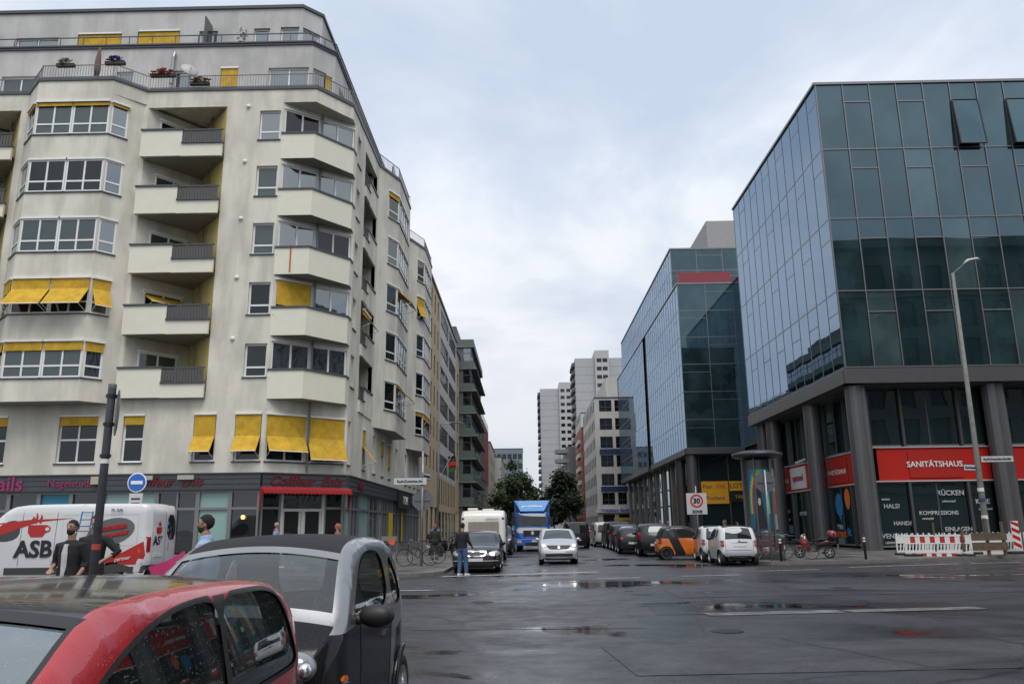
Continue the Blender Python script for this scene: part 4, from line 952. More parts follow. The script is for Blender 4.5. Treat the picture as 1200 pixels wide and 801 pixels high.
def city():
    left_building(); glass_office(); post_building()
    ochre = simple('ochre_render', (.54, .43, .28), .85, var=.06)
    wht = simple('white_panel', (.56, .56, .55), .7, streak=.15)
    # ochre and white block
    block('ochre_building', 'narrow ochre rendered house next to the cream corner block', -30, -8.95, 68.2, 82.5, 25.6, ochre, 1, grid_style(5, [6.5 + 3.15 * k for k in range(6)], .34, 2.0, .6, cols=1, fm=simple('brown_frame', (.06, .045, .035), .6)))
    B = thing('white_office', 'white panelled office house with long dark window bands', 'building')
    f = Fr((-8.95, 82.6), (-8.95, 103.4)); m = MB(); ops = [(1, 9.8, 7.3 + 3.15 * k, 9.2 + 3.15 * k) for k in range(6)] + [(10.6, 19.8, 7.3 + 3.15 * k, 9.2 + 3.15 * k) for k in range(6)]
    lo = [(.6 + i * 2.0, 1.8 + i * 2.0, 4.0, 6.6) for i in range(10)] + [(.5 + i * 3.4, 3.1 + i * 3.4, .15, 3.3) for i in range(6)]
    wall(m, f, 0, f.len, 6.9, 25.6, ops, depth=.12); wall(m, f, 0, f.len, .1, 6.9, lo, depth=.12, m=1); m.box(-30, -9.6, 82.7, 103.3, .1, 25.5, m=0); m.build('wall', [wht, ochre], B)
    for o in ops: window(B, f, *o, cols=8, tr=(.25,), fm=dframe, gm=gdark, sill=False, rec=.03)
    for o in lo: window(B, f, *o, cols=1, tr=(), fm=MATS['brown_frame'], gm=gdark, sill=False, rec=.03)
    r = MB(); r.box(-30, -8.8, 82.55, 103.4, 25.61, 25.85); r.build('roof', capmat, B)
    # small end pier of ochre stone
    block('ochre_gable_house', 'thin ochre strip of a house beside the white window bands', -30, -8.95, 103.5, 108, 24.5, ochre, 1, grid_style(1, [7 + 3.1 * k for k in range(5)], .4, 1.7, .7, cols=1))
    # dark green glass bay building with balconies
    B = thing('balcony_office', 'green grey glass office tower front with stacked balconies', 'building'); gp = simple('green_panel', (.09, .13, .11), .5)
    c = MB(); c.box(-30, -8.4, 108.1, 132, .1, 27.0); c.box(-30, -9.5, 109.5, 128, 27.0, 29.5); c.build('core', simple('dark_clad', (.09, .095, .1), .6), B)
    f = Fr((-8.95, 108.0), (-7.0, 108.0)); g = Fr((-7.0, 108.0), (-7.0, 131.5)); m = MB()
    for k in range(8):
        z = 4.5 + 3.1 * k; sl_ = MB(); sl_.box(-11, -6.9 + (.4 if k < 7 else 0), 107.9, 131.6, z - .12, z + .02)
        sl_.build('balcony_slab', simple('slab_grey', (.2, .2, .2), .8), B)
        p = MB()
        for ff in (Fr((-10.9, 108.0), (-7.0, 108.0)), g):
            p.obox(ff, 0, ff.len, z + .04, z + 1.0, -.02, .04)
        p.build('balcony_panel', gp, B)
        for ff in (Fr((-10.9, 108.3), (-7.3, 108.3)), Fr((-7.3, 108.3), (-7.3, 131.2))):
            if k < 7: window(B, ff, 0, ff.len, z + 1.0, z + 2.95, max(2, round(ff.len / 1.8)), (.6,), rec=-.06, fm=dframe, gm=gblue if k in (6, 3) else gdark, sill=False)
    # scaffold-netted, red, beige houses
    def netted(name, label, y0, y1, z, mat, x=-8.6, fl=3.1):
        B = thing(name, label, 'building'); m = MB(); m.box(-30, x - .9, y0, y1, .1, z + .8); m.build('wall', mat, B)
        s = MB(); n = int((y1 - y0) / 2.5)
        for i in range(n + 1):
            y = y0 + .2 + (y1 - y0 - .4) * i / n
            for xx in (x, x - .75): s.tube([(xx, y, .1), (xx, y, z + .6)], .035, 6)
        k = 2.2
        while k < z:
            s.box(x - .78, x - .02, y0 + .2, y1 - .2, k - .03, k + .03); s.box(x - .03, x, y0 + .2, y1 - .2, k + .95, k + 1.0); k += 2.1
        s.build('scaffold', steel, B); return B
    b = netted('scaffolded_house', 'house front wrapped in green scaffold netting', 132.2, 160, 23.5, simple('grey_plaster', (.3, .3, .29), .9))
    q = MB(); q.box(-8.55, -8.52, 132.4, 159.6, 4.5, 20.5); q.build('safety_net', simple('green_net', (.015, .085, .05), .85, var=.35, vs=.8), b)
    b = netted('scaffolded_house', 'house front under dark red scaffold netting', 160.5, 186, 24.0, simple('tan_plaster', (.38, .33, .26), .9)); q = MB(); q.box(-8.55, -8.52, 160.7, 185.6, 11, 23); q.build('safety_net', simple('red_net', (.16, .02, .025), .85, var=.3, vs=.8), b)
    block('old_house', 'beige old stone house far down the left side', -28, -8.2, 187, 215, 21, simple('beige_stone', (.36, .32, .26), .85, var=.1), 1, grid_style(6, [4.5 + 3.6 * k for k in range(4)], .4, 2.0, .8, cols=2))
    block('old_house', 'pale far house closing the left row behind the tree', -28, -6.5, 216, 260, 20, simple('pale_far', (.38, .38, .36), .85), 1, grid_style(6, [4.5 + 3.6 * k for k in range(4)], .4, 2.0, .8, cols=2))
    block('far_office', 'blue grey office block at the far end of the street', -14, -1, 330, 350, 33, simple('far_glass', (.16, .2, .24), .4), 1, grid_style(3, [4 + 4 * k for k in range(6)], .8, 2.2, .8, cols=3, ground=False), grid_style(6, [4 + 4 * k for k in range(7)], .8, 2.2, .8, cols=1, ground=False))
    # right row beyond the post building
    cream = simple('stone_cream', (.52, .51, .48), .85, streak=.15)
    def cfront(B, f, z):
        ops = []
        for k in range(6):
            z0 = 5.2 + 3.8 * k
            for a, b_ in ((1.0, 3.6), (4.2, 6.0), (7.0, 9.0)): ops.append((a, b_, z0 + .6, z0 + 3.0)); window(B, f, a, b_, z0 + .6, z0 + 3.0, 2, (.4,), fm=dframe, gm=gdark, sill=False)
            if k in (1, 3): q = MB(); q.obox(f, .8, 6.2, z0 - .6, z0 + .45, .0, .12); q.build('blue_panel', simple('navy_panel', (.012, .03, .10), .4), B)
        for a in (1.0, 4.2, 7.2): ops.append((a, a + 2.4, .15, 3.9)); window(B, f, a, a + 2.4, .15, 3.9, 1, (.6,), fm=dframe, gm=shopg, sill=False, name='shop_window')
        return ops
    B = block('stone_office', 'cream stone corner office with navy panels and blue lettering', 14.6, 34, 165, 198, 27.6, cream, -1, grid_style(8, [5.2 + 3.8 * k for k in range(6)], .5, 2.2, .7, cols=2, ground=True), cfront)
    q = MB(); ff = Fr((14.6, 165), (34, 165)); q.obox(ff, -.5, 7.5, 4.2, 5.0, 0, .5); q.build('canopy', cream, B); text('Volksbank Berlin', .85, simple('royal_blue', (.02, .06, .4), .5), B, onwall(ff, 3.6, 4.62, .52), bold=.02)
    q = MB(); q.obox(ff, 3.2, 9.5, 2.6, 3.2, .02, .1); q.build('yellow_strip', simple('yellow_strip', (.5, .36, .02), .5), B)
    q = MB(); q.box(17.5, 30, 168, 190, 27.9, 32.5); q.build('attic', cream, B)
    brick = simple('brick_red', (.30, .10, .06), .85, var=.2, vs=2)
    B = block('brick_house', 'red brick and cream house between stone office and towers', 14.2, 34, 199, 225, 25.5, brick, -1, grid_style(5, [4.8 + 3.4 * k for k in range(6)], .6, 1.7, .9, cols=2, ground=True), grid_style(2, [4.8 + 3.4 * k for k in range(6)], .5, 1.7, .9, ground=False))
    for k in range(6): q = MB(); q.box(13.6, 14.19, 203, 215, 5 + 3.4 * k, 6.1 + 3.4 * k); q.build('bay_band', cream, B)
    block('cream_house', 'cream plastered house stepping up behind the brick one', 16, 34, 226, 250, 33, cream, -1, grid_style(4, [20 + 3.4 * k for k in range(4)], .5, 1.7, .9, ground=False), grid_style(2, [24 + 3.4 * k for k in range(2)], .4, 1.7, .9, ground=False))
    B = thing('balcony_house', 'dark house with rounded stacked balconies under the tower', 'building'); m = MB(); m.box(13, 30, 251, 275, .1, 26); dk = simple('dark_plaster', (.12, .12, .13), .8); m.build('wall', dk, B)
    for k in range(8):
        q = MB(); q.lathe([(.01, 3 + k * 3), (3.2, 3 + k * 3), (3.2, 4.2 + k * 3), (3.1, 4.2 + k * 3), (3.1, 3.1 + k * 3), (.01, 3.1 + k * 3)], 20, o=(12.6, 254, 0)); q.build('balcony', simple('balcony_grey', (.2, .2, .21), .7), B)
    tw = simple('tower_panel', (.40, .41, .425), .8, streak=.05); tw2 = simple('tower_panel_light', (.44, .44, .43), .8)
    def tower(label, x0, x1, y, dy, z, core):
        B = thing('tower_block', label, 'building'); m = MB(); m.box(x0, x1, y, y + dy, .1, z); m.build('wall', tw, B)
        m = MB(); m.box(core[0], core[1], y - 1.2, y + dy * .8, .1, z + 2.6); c_ = m.build('stair_core', tw2, B); n = 20
        j = MB()
        for k in range(1, n): j.box(x0 + .02, x1 - .02, y - .05, y + .01, z * k / n - .08, z * k / n)
        j.build('panel_joints', simple('joint_grey', (.34, .35, .36), .9), B)
        for k in range(n):
            zz = z * (k + .45) / n
            for a in (core[0] + .6, core[1] - 2.3): w_ = MB(); w_.box(a, a + 1.7, y - 1.28, y - 1.19, zz, zz + 1.3); w_.build('window', gdark, c_)
        for k in range(n): 
            w_ = MB(); w_.box(x0 - 1.1, x0 - .01, y + 1, y + dy - 1, z * (k + .1) / n, z * (k + .1) / n + 1.3); w_.build('balcony', dk, B)
        return B
    tower('tall grey slab tower standing nearest behind the right row', 18.4, 42, 280, 16, 60.3, (25.5, 30.5)); tower('tall grey slab tower furthest down the street beside the tree', 7.0, 34, 345, 16, 60.5, (15.3, 20.8))
    block('low_house', 'low cream house at the foot of the far towers', 11.2, 16.5, 300, 320, 22, simple('pale_house', (.5, .5, .48), .8), -1, grid_style(4, [4 + 3.2 * k for k in range(5)], .4, 1.5, .8, ground=False), grid_style(2, [4 + 3.2 * k for k in range(5)], .4, 1.5, .8, ground=False))
    # old commercial block across the junction, mirrored in the glass front
    st = simple('old_stone', (.20, .185, .165), .9, var=.15)
    B = thing('stone_block', 'dark stone commercial block mirrored in the glass office front', 'building'); m = MB(); f = Fr((90, 3), (19, 3)); ops = [(1.5 + i * 3.4, 3.3 + i * 3.4, 5.6 + 4.3 * k, 8.6 + 4.3 * k) for k in range(6) for i in range(16)]
    wall(m, f, 0, f.len, .1, 32, ops, depth=.5); m.box(19.01, 90, -20, 2.3, .1, 32); m.box(18.6, 90, 2.0, 3.9, 31.99, 33); m.box(18.9, 90, 2.9, 3.3, 4.6, 5.0); m.box(18.9, 90, 2.9, 3.3, 26.3, 26.7); m.build('wall', st, B)
    for o in ops: window(B, f, *o, cols=2, tr=(.6,), fm=dframe, gm=gdark, sill=False, rec=.3)
# ------------------------------------------------------------------ people
def remeshed(mb, name, mat, parent, vox, smooth=2):
    me = bpy.data.meshes.new('tmp'); me.from_pydata(mb.v, [], mb.f); t = bpy.data.objects.new('tmp', me); COL.objects.link(t)
    r = t.modifiers.new('r', 'REMESH'); r.mode = 'VOXEL'; r.voxel_size = vox; s = t.modifiers.new('s', 'SMOOTH'); s.iterations = smooth; s.factor = .5
    m2 = bpy.data.meshes.new_from_object(t.evaluated_get(bpy.context.evaluated_depsgraph_get())); bpy.data.objects.remove(t)
    m2.materials.clear(); m2.materials.append(mat); m2.polygons.foreach_set('use_smooth', [True] * len(m2.polygons)); m2.name = name
    return link(bpy.data.objects.new(name, m2), parent)
def ball(mb, c, r, n=12, cut=None):
    bm = bmesh.new(); bmesh.ops.create_uvsphere(bm, u_segments=n + 4, v_segments=n, radius=1)
    for v in bm.verts: v.co = Vector((v.co.x * r[0] + c[0], v.co.y * r[1] + c[1], v.co.z * r[2] + c[2]))
    if cut: bmesh.ops.delete(bm, geom=[f for f in bm.faces if cut(f.calc_center_median())], context='FACES')
    bm.verts.index_update(); mb.add([v.co for v in bm.verts], [[v.index for v in f.verts] for f in bm.faces]); bm.free()
def hand(mb, w, d, side, curl=.5, up=(0, 0, 1)):
    """palm and five fingers starting at wrist w, pointing along d"""
    d = Vector(d).normalized(); w = Vector(w); s = d.cross(Vector(up)); s = (s if s.length > .2 else Vector((1, 0, 0))).normalized(); n = s.cross(d)
    mb.tube([w - d * .02, w + d * .03, w + d * .085], [.026, (.036, .02), (.042, .017)], 8)
    for i, l in enumerate((.068, .08, .085, .075)):
        b = w + d * .075 + s * ((i - 1.5) * .021) * side
        a = b + d * l * .5 - n * curl * .012; c = a + d * l * .4 * (1 - curl * .6) - n * curl * .035
        mb.tube([b, a, c], [.0105, .0095, .008], 6)
    t = w + d * .03 - s * .032 * side; mb.tube([t, t + d * .035 - s * .022 * side - n * .01, t + d * .065 - s * .02 * side - n * .02], [.013, .011, .009], 6)
skin = simple('skin', (.36, .20, .14), .55, var=.2, vs=14)
def person(label, loc, rot, arms, feet=((.1, 0), (-.1, 0)), top=(.02, .02, .022), legs=(.05, .09, .17), hair=(.02, .015, .012), beard=False, long_hair=False, height=1.78, vox=.014, shoes=(.6, .6, .6), sleeve=1., open_front=None, head_turn=0, collar=False, group=None, seat=None, skincol=None, hat=None, slim=1.):
    P = thing('person', label, 'person', (0, 0, 0), 0, group); sk = skin if not skincol else simple('skin_%d' % len(MATS), skincol, .55); w = slim
    T = Matrix.Translation((0, 0, 0)); b = MB(); hips = [(.09, 0, .92), (-.09, 0, .92)]
    b.tube([(0, 0, .86), (0, 0, .95), (0, 0, 1.1), (0, 0, 1.28), (0, 0, 1.40), (0, 0, 1.47)], [(.14 * w, .10), (.16 * w, .115), (.135 * w, .10), (.16 * w, .112), (.165 * w, .10), (.08, .065)], 16)
    b.tube([(0, 0, 1.44), (0, .015, 1.58)], [.06, .054], 12)
    ct, st = math.cos(head_turn), math.sin(head_turn); hr = lambda x, y, z: (x * ct - (y - .02) * st, (y - .02) * ct + x * st + .02, z)
    def hball(mb, c, r, n=12, cut=None):
        k = len(mb.v); ball(mb, c, r, n, cut)
        for i in range(k, len(mb.v)): x_, y_, z_ = mb.v[i]; mb.v[i] = hr(x_ * .9, .015 + (y_ - .015) * .9, 1.56 + (z_ - 1.56) * .93)
    hball(b, (0, .025, 1.685), (.076, .095, .095)); hball(b, (0, .04, 1.615), (.056, .07, .06)); hball(b, (0, .118, 1.662), (.014, .022, .026), 8); hball(b, (0, .104, 1.615), (.026, .014, .010), 8)
    for s in (1, -1): hball(b, (s * .077, .015, 1.665), (.012, .022, .032), 8)
    knees = []
    for (hx, hy, hz), (fx, fy) in zip(hips, feet):
        kn = ((hx + fx) / 2 + 0, (hy + fy) / 2 + .035, .49); knees.append(kn)
        b.tube([(hx, hy, hz), kn, (fx, fy, .09)], [.085, .056, .04], 12); b.tube([(fx, fy - .05, .05), (fx, fy + .06, .04), (fx, fy + .17, .03)], [.04, .042, .03], 10)
    for s, (el, wr) in zip((1, -1), arms):
        sh_ = (s * .185 * w, 0, 1.405); b.tube([(s * .1, 0, 1.40), sh_, el, wr], [.06, .054, .042, .027], 10); d = Vector(wr) - Vector(el); hand(b, wr, d, s)
    remeshed(b, 'body', sk, P, vox, 1)
    c = MB(); q = .022
    c.tube([(0, 0, .93 if open_front is None else .86), (0, 0, 1.0), (0, 0, 1.1), (0, 0, 1.28), (0, 0, 1.40), (0, 0, 1.485)], [(.165 * w + q, .125 + q), (.155 * w + q, .12 + q), (.145 * w + q, .11 + q), (.165 * w + q, .118 + q), (.17 * w + q * .7, .105 + q * .7), (.075, .07)], 18)
    if collar: c.tube([(0, -.005, 1.47), (0, .005, 1.535)], [.085, .07], 14)
    for s, (el, wr) in zip((1, -1), arms):
        e, wv = Vector(el), Vector(wr); pts = [(s * .1, 0, 1.395), (s * .185 * w, 0, 1.40), el]
        rr = [.075, .072, .058]
        if sleeve >= 1: pts.append(tuple(e + (wv - e) * .93)); rr.append(.04)
        elif sleeve > .5: pts.append(tuple(e + (wv - e) * .35)); rr.append(.052)
        c.tube(pts, rr, 12)
    o = remeshed(c, 'jacket' if open_front else 'shirt', simple('cloth_%d' % len(MATS), top, .85, var=.15, vs=9), P, vox, 2)
    if open_front:
        s_ = MB(); s_.tube([(0, .045, .9), (0, .05, 1.1), (0, .055, 1.28), (0, .045, 1.42)], [(.075, .108), (.075, .098), (.085, .10), (.05, .09)], 16); remeshed(s_, 'shirt', simple('cloth_%d' % len(MATS), open_front, .85, var=.1, vs=9), P, vox, 1)
    t = MB(); t.tube([(0, 0, .84), (0, 0, .9), (0, 0, 1.0)], [(.15 * w, .115), (.178 * w, .13), (.16 * w, .122)], 16)
    for (hx, hy, hz), kn, (fx, fy) in zip(hips, knees, feet): t.tube([(hx, hy, hz), kn, (fx, fy - .005, .1)], [.105, .078, .062], 12)
    remeshed(t, 'trousers', simple('cloth_%d' % len(MATS), legs, .85, var=.25, vs=7), P, vox, 2)
    for fx, fy in feet:
        s_ = MB(); s_.tube([(fx, fy - .06, .055), (fx, fy + .04, .055), (fx, fy + .12, .045), (fx, fy + .2, .035)], [(.045, .05), (.05, .052), (.05, .04), (.035, .03)], 12); remeshed(s_, 'shoe', simple('shoe_%d' % len(MATS), shoes, .6), P, min(vox, .012), 1)
    hm = simple('hair_%d' % len(MATS), hair, .8, var=.3, vs=60, bump=.6, bs=90); h = MB()
    hball(h, (0, .008, 1.703), (.082, .100, .096), 20, cut=lambda p: (p.y > .045 and p.z < 1.742) or (p.y > -.01 and p.z < 1.68) or p.z < (1.61 if not long_hair else 1.0))
    rh = random.Random(5)
    for i in range(len(h.v)): a = h.v[i]; q_ = 1 + rh.uniform(-.0, .10); h.v[i] = ((a[0]) * q_, (a[1] - .01) * q_ + .01, (a[2] - 1.69) * q_ + 1.69)
    ho = h.build('hair', hm, P, True); sm = ho.modifiers.new('s', 'SOLIDIFY'); sm.thickness = .02
    if long_hair: l = MB(); l.tube([(0, -.03, 1.75), (0, -.05, 1.62), (0, -.06, 1.46)], [(.085, .07), (.09, .06), (.07, .035)], 14); l.build('hair', hm, P, True)
    if beard:
        bd = MB(); hball(bd, (0, .045, 1.612), (.060, .074, .062), 16, cut=lambda p: p.y < .02 or p.z > 1.628 + (abs(p.x) - .02) * .5); hball(bd, (0, .117, 1.635), (.03, .012, .008), 8); bd.build('beard', hm, P, True)
    e = MB()
    for s in (1, -1): hball(e, (s * .031, .107, 1.69), (.012, .008, .007), 8); hball(e, (s * .032, .109, 1.712), (.02, .007, .005), 6)
    e.build('eyes', simple('eye_dark', (.02, .015, .012), .3), P, True)
    k = height / 1.80; P.scale = (k, k, k); P.location = loc; P.rotation_euler = (0, 0, rot); return P
HANG = (((.25, -.02, 1.13), (.27, .06, .88)), ((-.25, -.02, 1.13), (-.27, .06, .88)))
# ------------------------------------------------------------------ street furniture
def bicycle(label, loc, rot, col, basket=False, saddle=(.015, .015, .015), lean=0, group='bicycles parked on the pavement'):
    B = thing('bicycle', label, 'bicycle', (0, 0, 0), 0, group); fm = simple('bike_%d' % len(MATS), col, .35, coat=.5); r = .34
    for x in (-.52, .52):
        w = link(bpy.data.objects.new('wheel', None), B); w.location = (x, 0, r)
        t = MB(); t.lathe([(r - .018 + .018 * math.cos(a), .018 * math.sin(a)) for a in [i * math.pi / 4 for i in range(8)]], 32, axis='y', closed=True); t.build('tyre', rubber, w, True)
        s = MB(); s.lathe([(r - .04, -.01), (r - .03, -.012), (r - .03, .012), (r - .04, .01)], 32, axis='y', closed=True)
        for i in range(16): a = math.pi * 2 * i / 16; s.tube([(0, (-1) ** i * .03, 0), ((r - .04) * math.cos(a), 0, (r - .04) * math.sin(a))], .0022, 4, caps=False)
        s.tube([(0, -.05, 0), (0, .05, 0)], .02, 8); s.build('rim', steel, w)
        f = MB(); f.lathe([(r + .025, -.025), (r + .028, 0), (r + .025, .025)], 32, o=(x, 0, r), axis='y'); f.v = f.v; keep = [q for q in f.f if sum(f.v[i][2] for i in q) / 4 > r + .05]; f.f = keep; f.m = [0] * len(keep); f.build('mudguard', fm, B)
    m = MB(); bb = (-.05, 0, .30); st = (-.2, 0, .82); hd = (.36, 0, .88); hl = (.39, 0, .68); rw = (-.52, 0, r); fw = (.52, 0, r)
    for a, b in ((bb, st), (st, (.33, 0, .8)), (bb, hl), (hl, hd)): m.tube([a, b], .017, 8)
    for s in (.04, -.04): m.tube([(bb[0], s * .5, bb[2]), (rw[0], s, rw[2])], .009, 6); m.tube([(st[0], s * .4, st[2] - .05), (rw[0], s, rw[2])], .008, 6); m.tube([(hl[0], s, hl[2]), (fw[0], s, fw[2])], .011, 6)
    m.build('frame', fm, B)
    h = MB(); h.tube([hd, (.34, 0, 1.02)], .013, 6); h.tube([(.2, .28, 1.02), (.32, .2, 1.05), (.34, 0, 1.02), (.32, -.2, 1.05), (.2, -.28, 1.02)], .012, 6); h.build('handlebar', steel, B)
    s = MB(); s.tube([st, (-.22, 0, .96)], .013, 6); s.tube([(-.36, 0, .98), (-.22, 0, .985), (-.06, 0, .975)], [(.085, .03), (.07, .03), (.02, .018)], 10); s.build('saddle', simple('saddle_%d' % len(MATS), saddle, .6), B)
    p = MB(); p.lathe([(.09, -.02), (.1, 0), (.09, .02)], 16, o=bb, axis='y'); p.tube([(-.05, .06, .3), (-.05, .08, .14)], .01, 6); p.tube([(-.05, -.06, .3), (-.05, -.08, .46)], .01, 6); p.box(-.1, 0, .07, .15, .125, .145); p.box(-.1, 0, -.15, -.07, .455, .475); p.build('crank', steel, B)
    k = MB(); k.tube([(-.25, 0, .74), (-.7, 0, .74)], .01, 6)
    for q in (.06, -.06): k.tube([(-.3, q, .74), (-.7, q, .74)], .006, 6); k.tube([(-.6, q, .74), (-.52, q, r)], .006, 6)
    k.build('rack', black, B)
    if basket:
        b = MB()
        for z in (.78, .9, 1.02): b.tube([(.42, -.17, z), (.72, -.17, z), (.72, .17, z), (.42, .17, z), (.42, -.17, z)], .006, 4)
        for i in range(9):
            y = -.17 + .34 * i / 8; b.tube([(.72, y, .78), (.72, y, 1.02)], .004, 4); x = .42 + .3 * i / 8
            for q in (.17, -.17): b.tube([(x, q, .78), (x, q, 1.02)], .004, 4)
            b.tube([(x, -.17, .78), (x, .17, .78)], .004, 4)
        b.build('basket', black, B)
    B.location = loc; B.rotation_euler = (lean, 0, rot); return B
def scooter(label, loc, rot, col, box=None):
    S = thing('motor_scooter', label, 'scooter', (0, 0, 0), 0); p = paint('scoot_%d' % len(MATS), col)
    for x in (-.62, .62): 
        w = wheel(S, 0, 0, .24, .11, alu, 5, 1); w.location = (x, 0, .24); w.rotation_euler = (0, 0, R(90))
    b = MB(); b.tube([(-.85, 0, .62), (-.55, 0, .66), (-.2, 0, .58), (-.12, 0, .38)], [(.05, .06), (.15, .16), (.15, .15), (.13, .10)], 14); b.tube([(-.2, 0, .33), (.3, 0, .30)], [(.15, .06), (.15, .05)], 12); b.build('rear_body', p, S, True)
    f = MB(); f.tube([(.28, 0, .3), (.40, 0, .62), (.42, 0, .98)], [(.17, .05), (.19, .06), (.10, .07)], 12); f.tube([(.45, 0, .48), (.62, 0, .53), (.82, 0, .42)], [(.06, .04), (.08, .03), (.05, .02)], 10); f.build('front_shield', paint('shield_%d' % len(MATS), (.30, .012, .012)) if box and box[0] > .1 else p, S, True)
    k = MB(); k.tube([(.42, 0, .95), (.62, 0, .24)], .03, 8); k.tube([(.3, .33, 1.05), (.4, .1, 1.0), (.4, -.1, 1.0), (.3, -.33, 1.05)], .018, 8)
    for y in (.28, -.28): k.tube([(.35, y, 1.03), (.33, y * 1.15, 1.2)], .008, 6); k.tube([(.33, y * 1.15 - .05, 1.22), (.33, y * 1.15 + .05, 1.22)], .035, 8)
    k.tube([(-.3, -.12, .22), (-.8, -.14, .3)], [.04, .055], 10); k.build('handlebar', black, S)
    s = MB(); s.tube([(.05, 0, .74), (-.3, 0, .80), (-.72, 0, .83)], [(.09, .03), (.14, .05), (.11, .04)], 12); s.build('seat', black, S, True)
    h = MB(); ball(h, (.47, 0, .93), (.06, .09, .07), 10); h.build('headlight', headl, S, True); t = MB(); ball(t, (-.87, 0, .68), (.03, .07, .04), 8); t.build('tail_light', taill, S, True)
    n = MB(); n.box(-1.0, -.985, -.09, .09, .42, .58); n.build('number_plate', plate_m, S)
    if box:
        c = MB(); c.tube([(-.78, 0, .88), (-.78, 0, .95), (-.78, 0, 1.12), (-.78, 0, 1.18)], [(.16, .17), (.2, .2), (.19, .19), (.1, .1)], 12); c.build('top_box', paint('topbox_%d' % len(MATS), box), S, True)
    S.location = loc; S.rotation_euler = (0, 0, rot); return S
def blade(B, x, y, z, w, h, rot, txt, size):
    m = MB(); m.box(-w / 2, w / 2, -.012, .012, -h / 2, h / 2); o = m.build('name_plate', simple('plate_white', (.55, .56, .56), .5), B); o.location = (x, y, z); o.rotation_euler = (0, 0, rot)
    text(txt, size, simple('ink', (.02, .02, .02), .6), o, Matrix.Translation((0, -.02, 0)) @ Matrix.Rotation(R(90), 4, 'X'), bold=.002)
    b = MB(); b.box(-w / 2 - .015, w / 2 + .015, -.01, .01, -h / 2 - .015, h / 2 + .015); q = b.build('plate_border', simple('ink', (.02, .02, .02), .6), o); q.location = (0, .006, 0)
def octsign(B, x, y, z, r, rot=0, face=(.16, .165, .17), n=8):
    m = MB(); pts = [(r * math.cos(math.pi / n + 2 * math.pi * i / n), r * math.sin(math.pi / n + 2 * math.pi * i / n)) for i in range(n)]
    m.add([(a, -.015, b) for a, b in pts] + [(a, .015, b) for a, b in pts], [tuple(range(n)), tuple(reversed(range(n, 2 * n)))] + [(i, n + i, n + (i + 1) % n, (i + 1) % n) for i in range(n)])
    m.box(-r * .7, r * .7, -.05, -.015, -.03, .03); o = m.build('sign_back', simple('sign_back', face, .5, metal=.4, var=.25, vs=6), B); o.location = (x, y, z); o.rotation_euler = (0, 0, rot); return o
def crown(name_, B, c, r, n, leaf, seed=1, size=.28, lumps=26, mat=None):
    rnd = random.Random(seed); m = MB(); cl = []
    for i in range(lumps):
        while True:
            p = Vector((rnd.uniform(-1, 1), rnd.uniform(-1, 1), rnd.uniform(-1, 1)))
            if .3 < p.length < 1: break
        tp = 1 - .6 * max(0, p.z + .1); cl.append((Vector((p.x * r[0] * tp, p.y * r[1] * tp, p.z * r[2])), rnd.uniform(.18, .36)))
    for i in range(n):
        q, s = cl[rnd.randrange(lumps)]; d = Vector((rnd.gauss(0, 1), rnd.gauss(0, 1), rnd.gauss(0, .8))); d = d.normalized() * (abs(rnd.gauss(0, .55)))
        p = Vector(c) + q + Vector((d.x * r[0], d.y * r[1], d.z * r[2] * .8)) * s * 1.2
        a = Vector((rnd.uniform(-1, 1), rnd.uniform(-1, 1), rnd.uniform(-.6, .6))).normalized(); b = a.cross(Vector((rnd.uniform(-1, 1), rnd.uniform(-1, 1), rnd.uniform(-1, 1)))).normalized(); k = size * rnd.uniform(.6, 1.3)
        m.add([p - a * k, p - b * k * .6, p + a * k, p + b * k * .6], [(0, 1, 2, 3)])
    return m.build('crown', leaf, B)
def tree(label, x, y, cx, cz, r, seed, n=9000, th=None, leafc=(.035, .06, .022), size=.3):
    T = thing('street_tree', label, 'tree', (x, y, .1), 0, 'trees along the far street'); rnd = random.Random(seed)
    lm = simple('leaf_%.3f' % leafc[1], leafc, .7, var=.5, vs=.7); m = MB(); ox = cx - x
    m.tube([(0, 0, 0), (.05, 0, 1.5), (ox * .3, 0, cz * .55), (ox * .7, 0, cz + r[2] * .3)], [.24, .19, .15, .05], 10)
    for i in range(9):
        a = rnd.uniform(0, 6.28); z = cz * rnd.uniform(.5, .95); m.tube([(ox * .3, 0, z), (ox * .6 + math.cos(a) * r[0] * .4, math.sin(a) * r[1] * .4, z + 1), (ox + math.cos(a) * r[0] * .75, math.sin(a) * r[1] * .75, z + rnd.uniform(1, 2.5))], [.1, .06, .02], 6)
    m.build('trunk', simple('bark', (.07, .06, .05), .9), T); crown('crown', T, (ox, 0, cz), r, n, lm, seed, size, mat=lm)
    return T
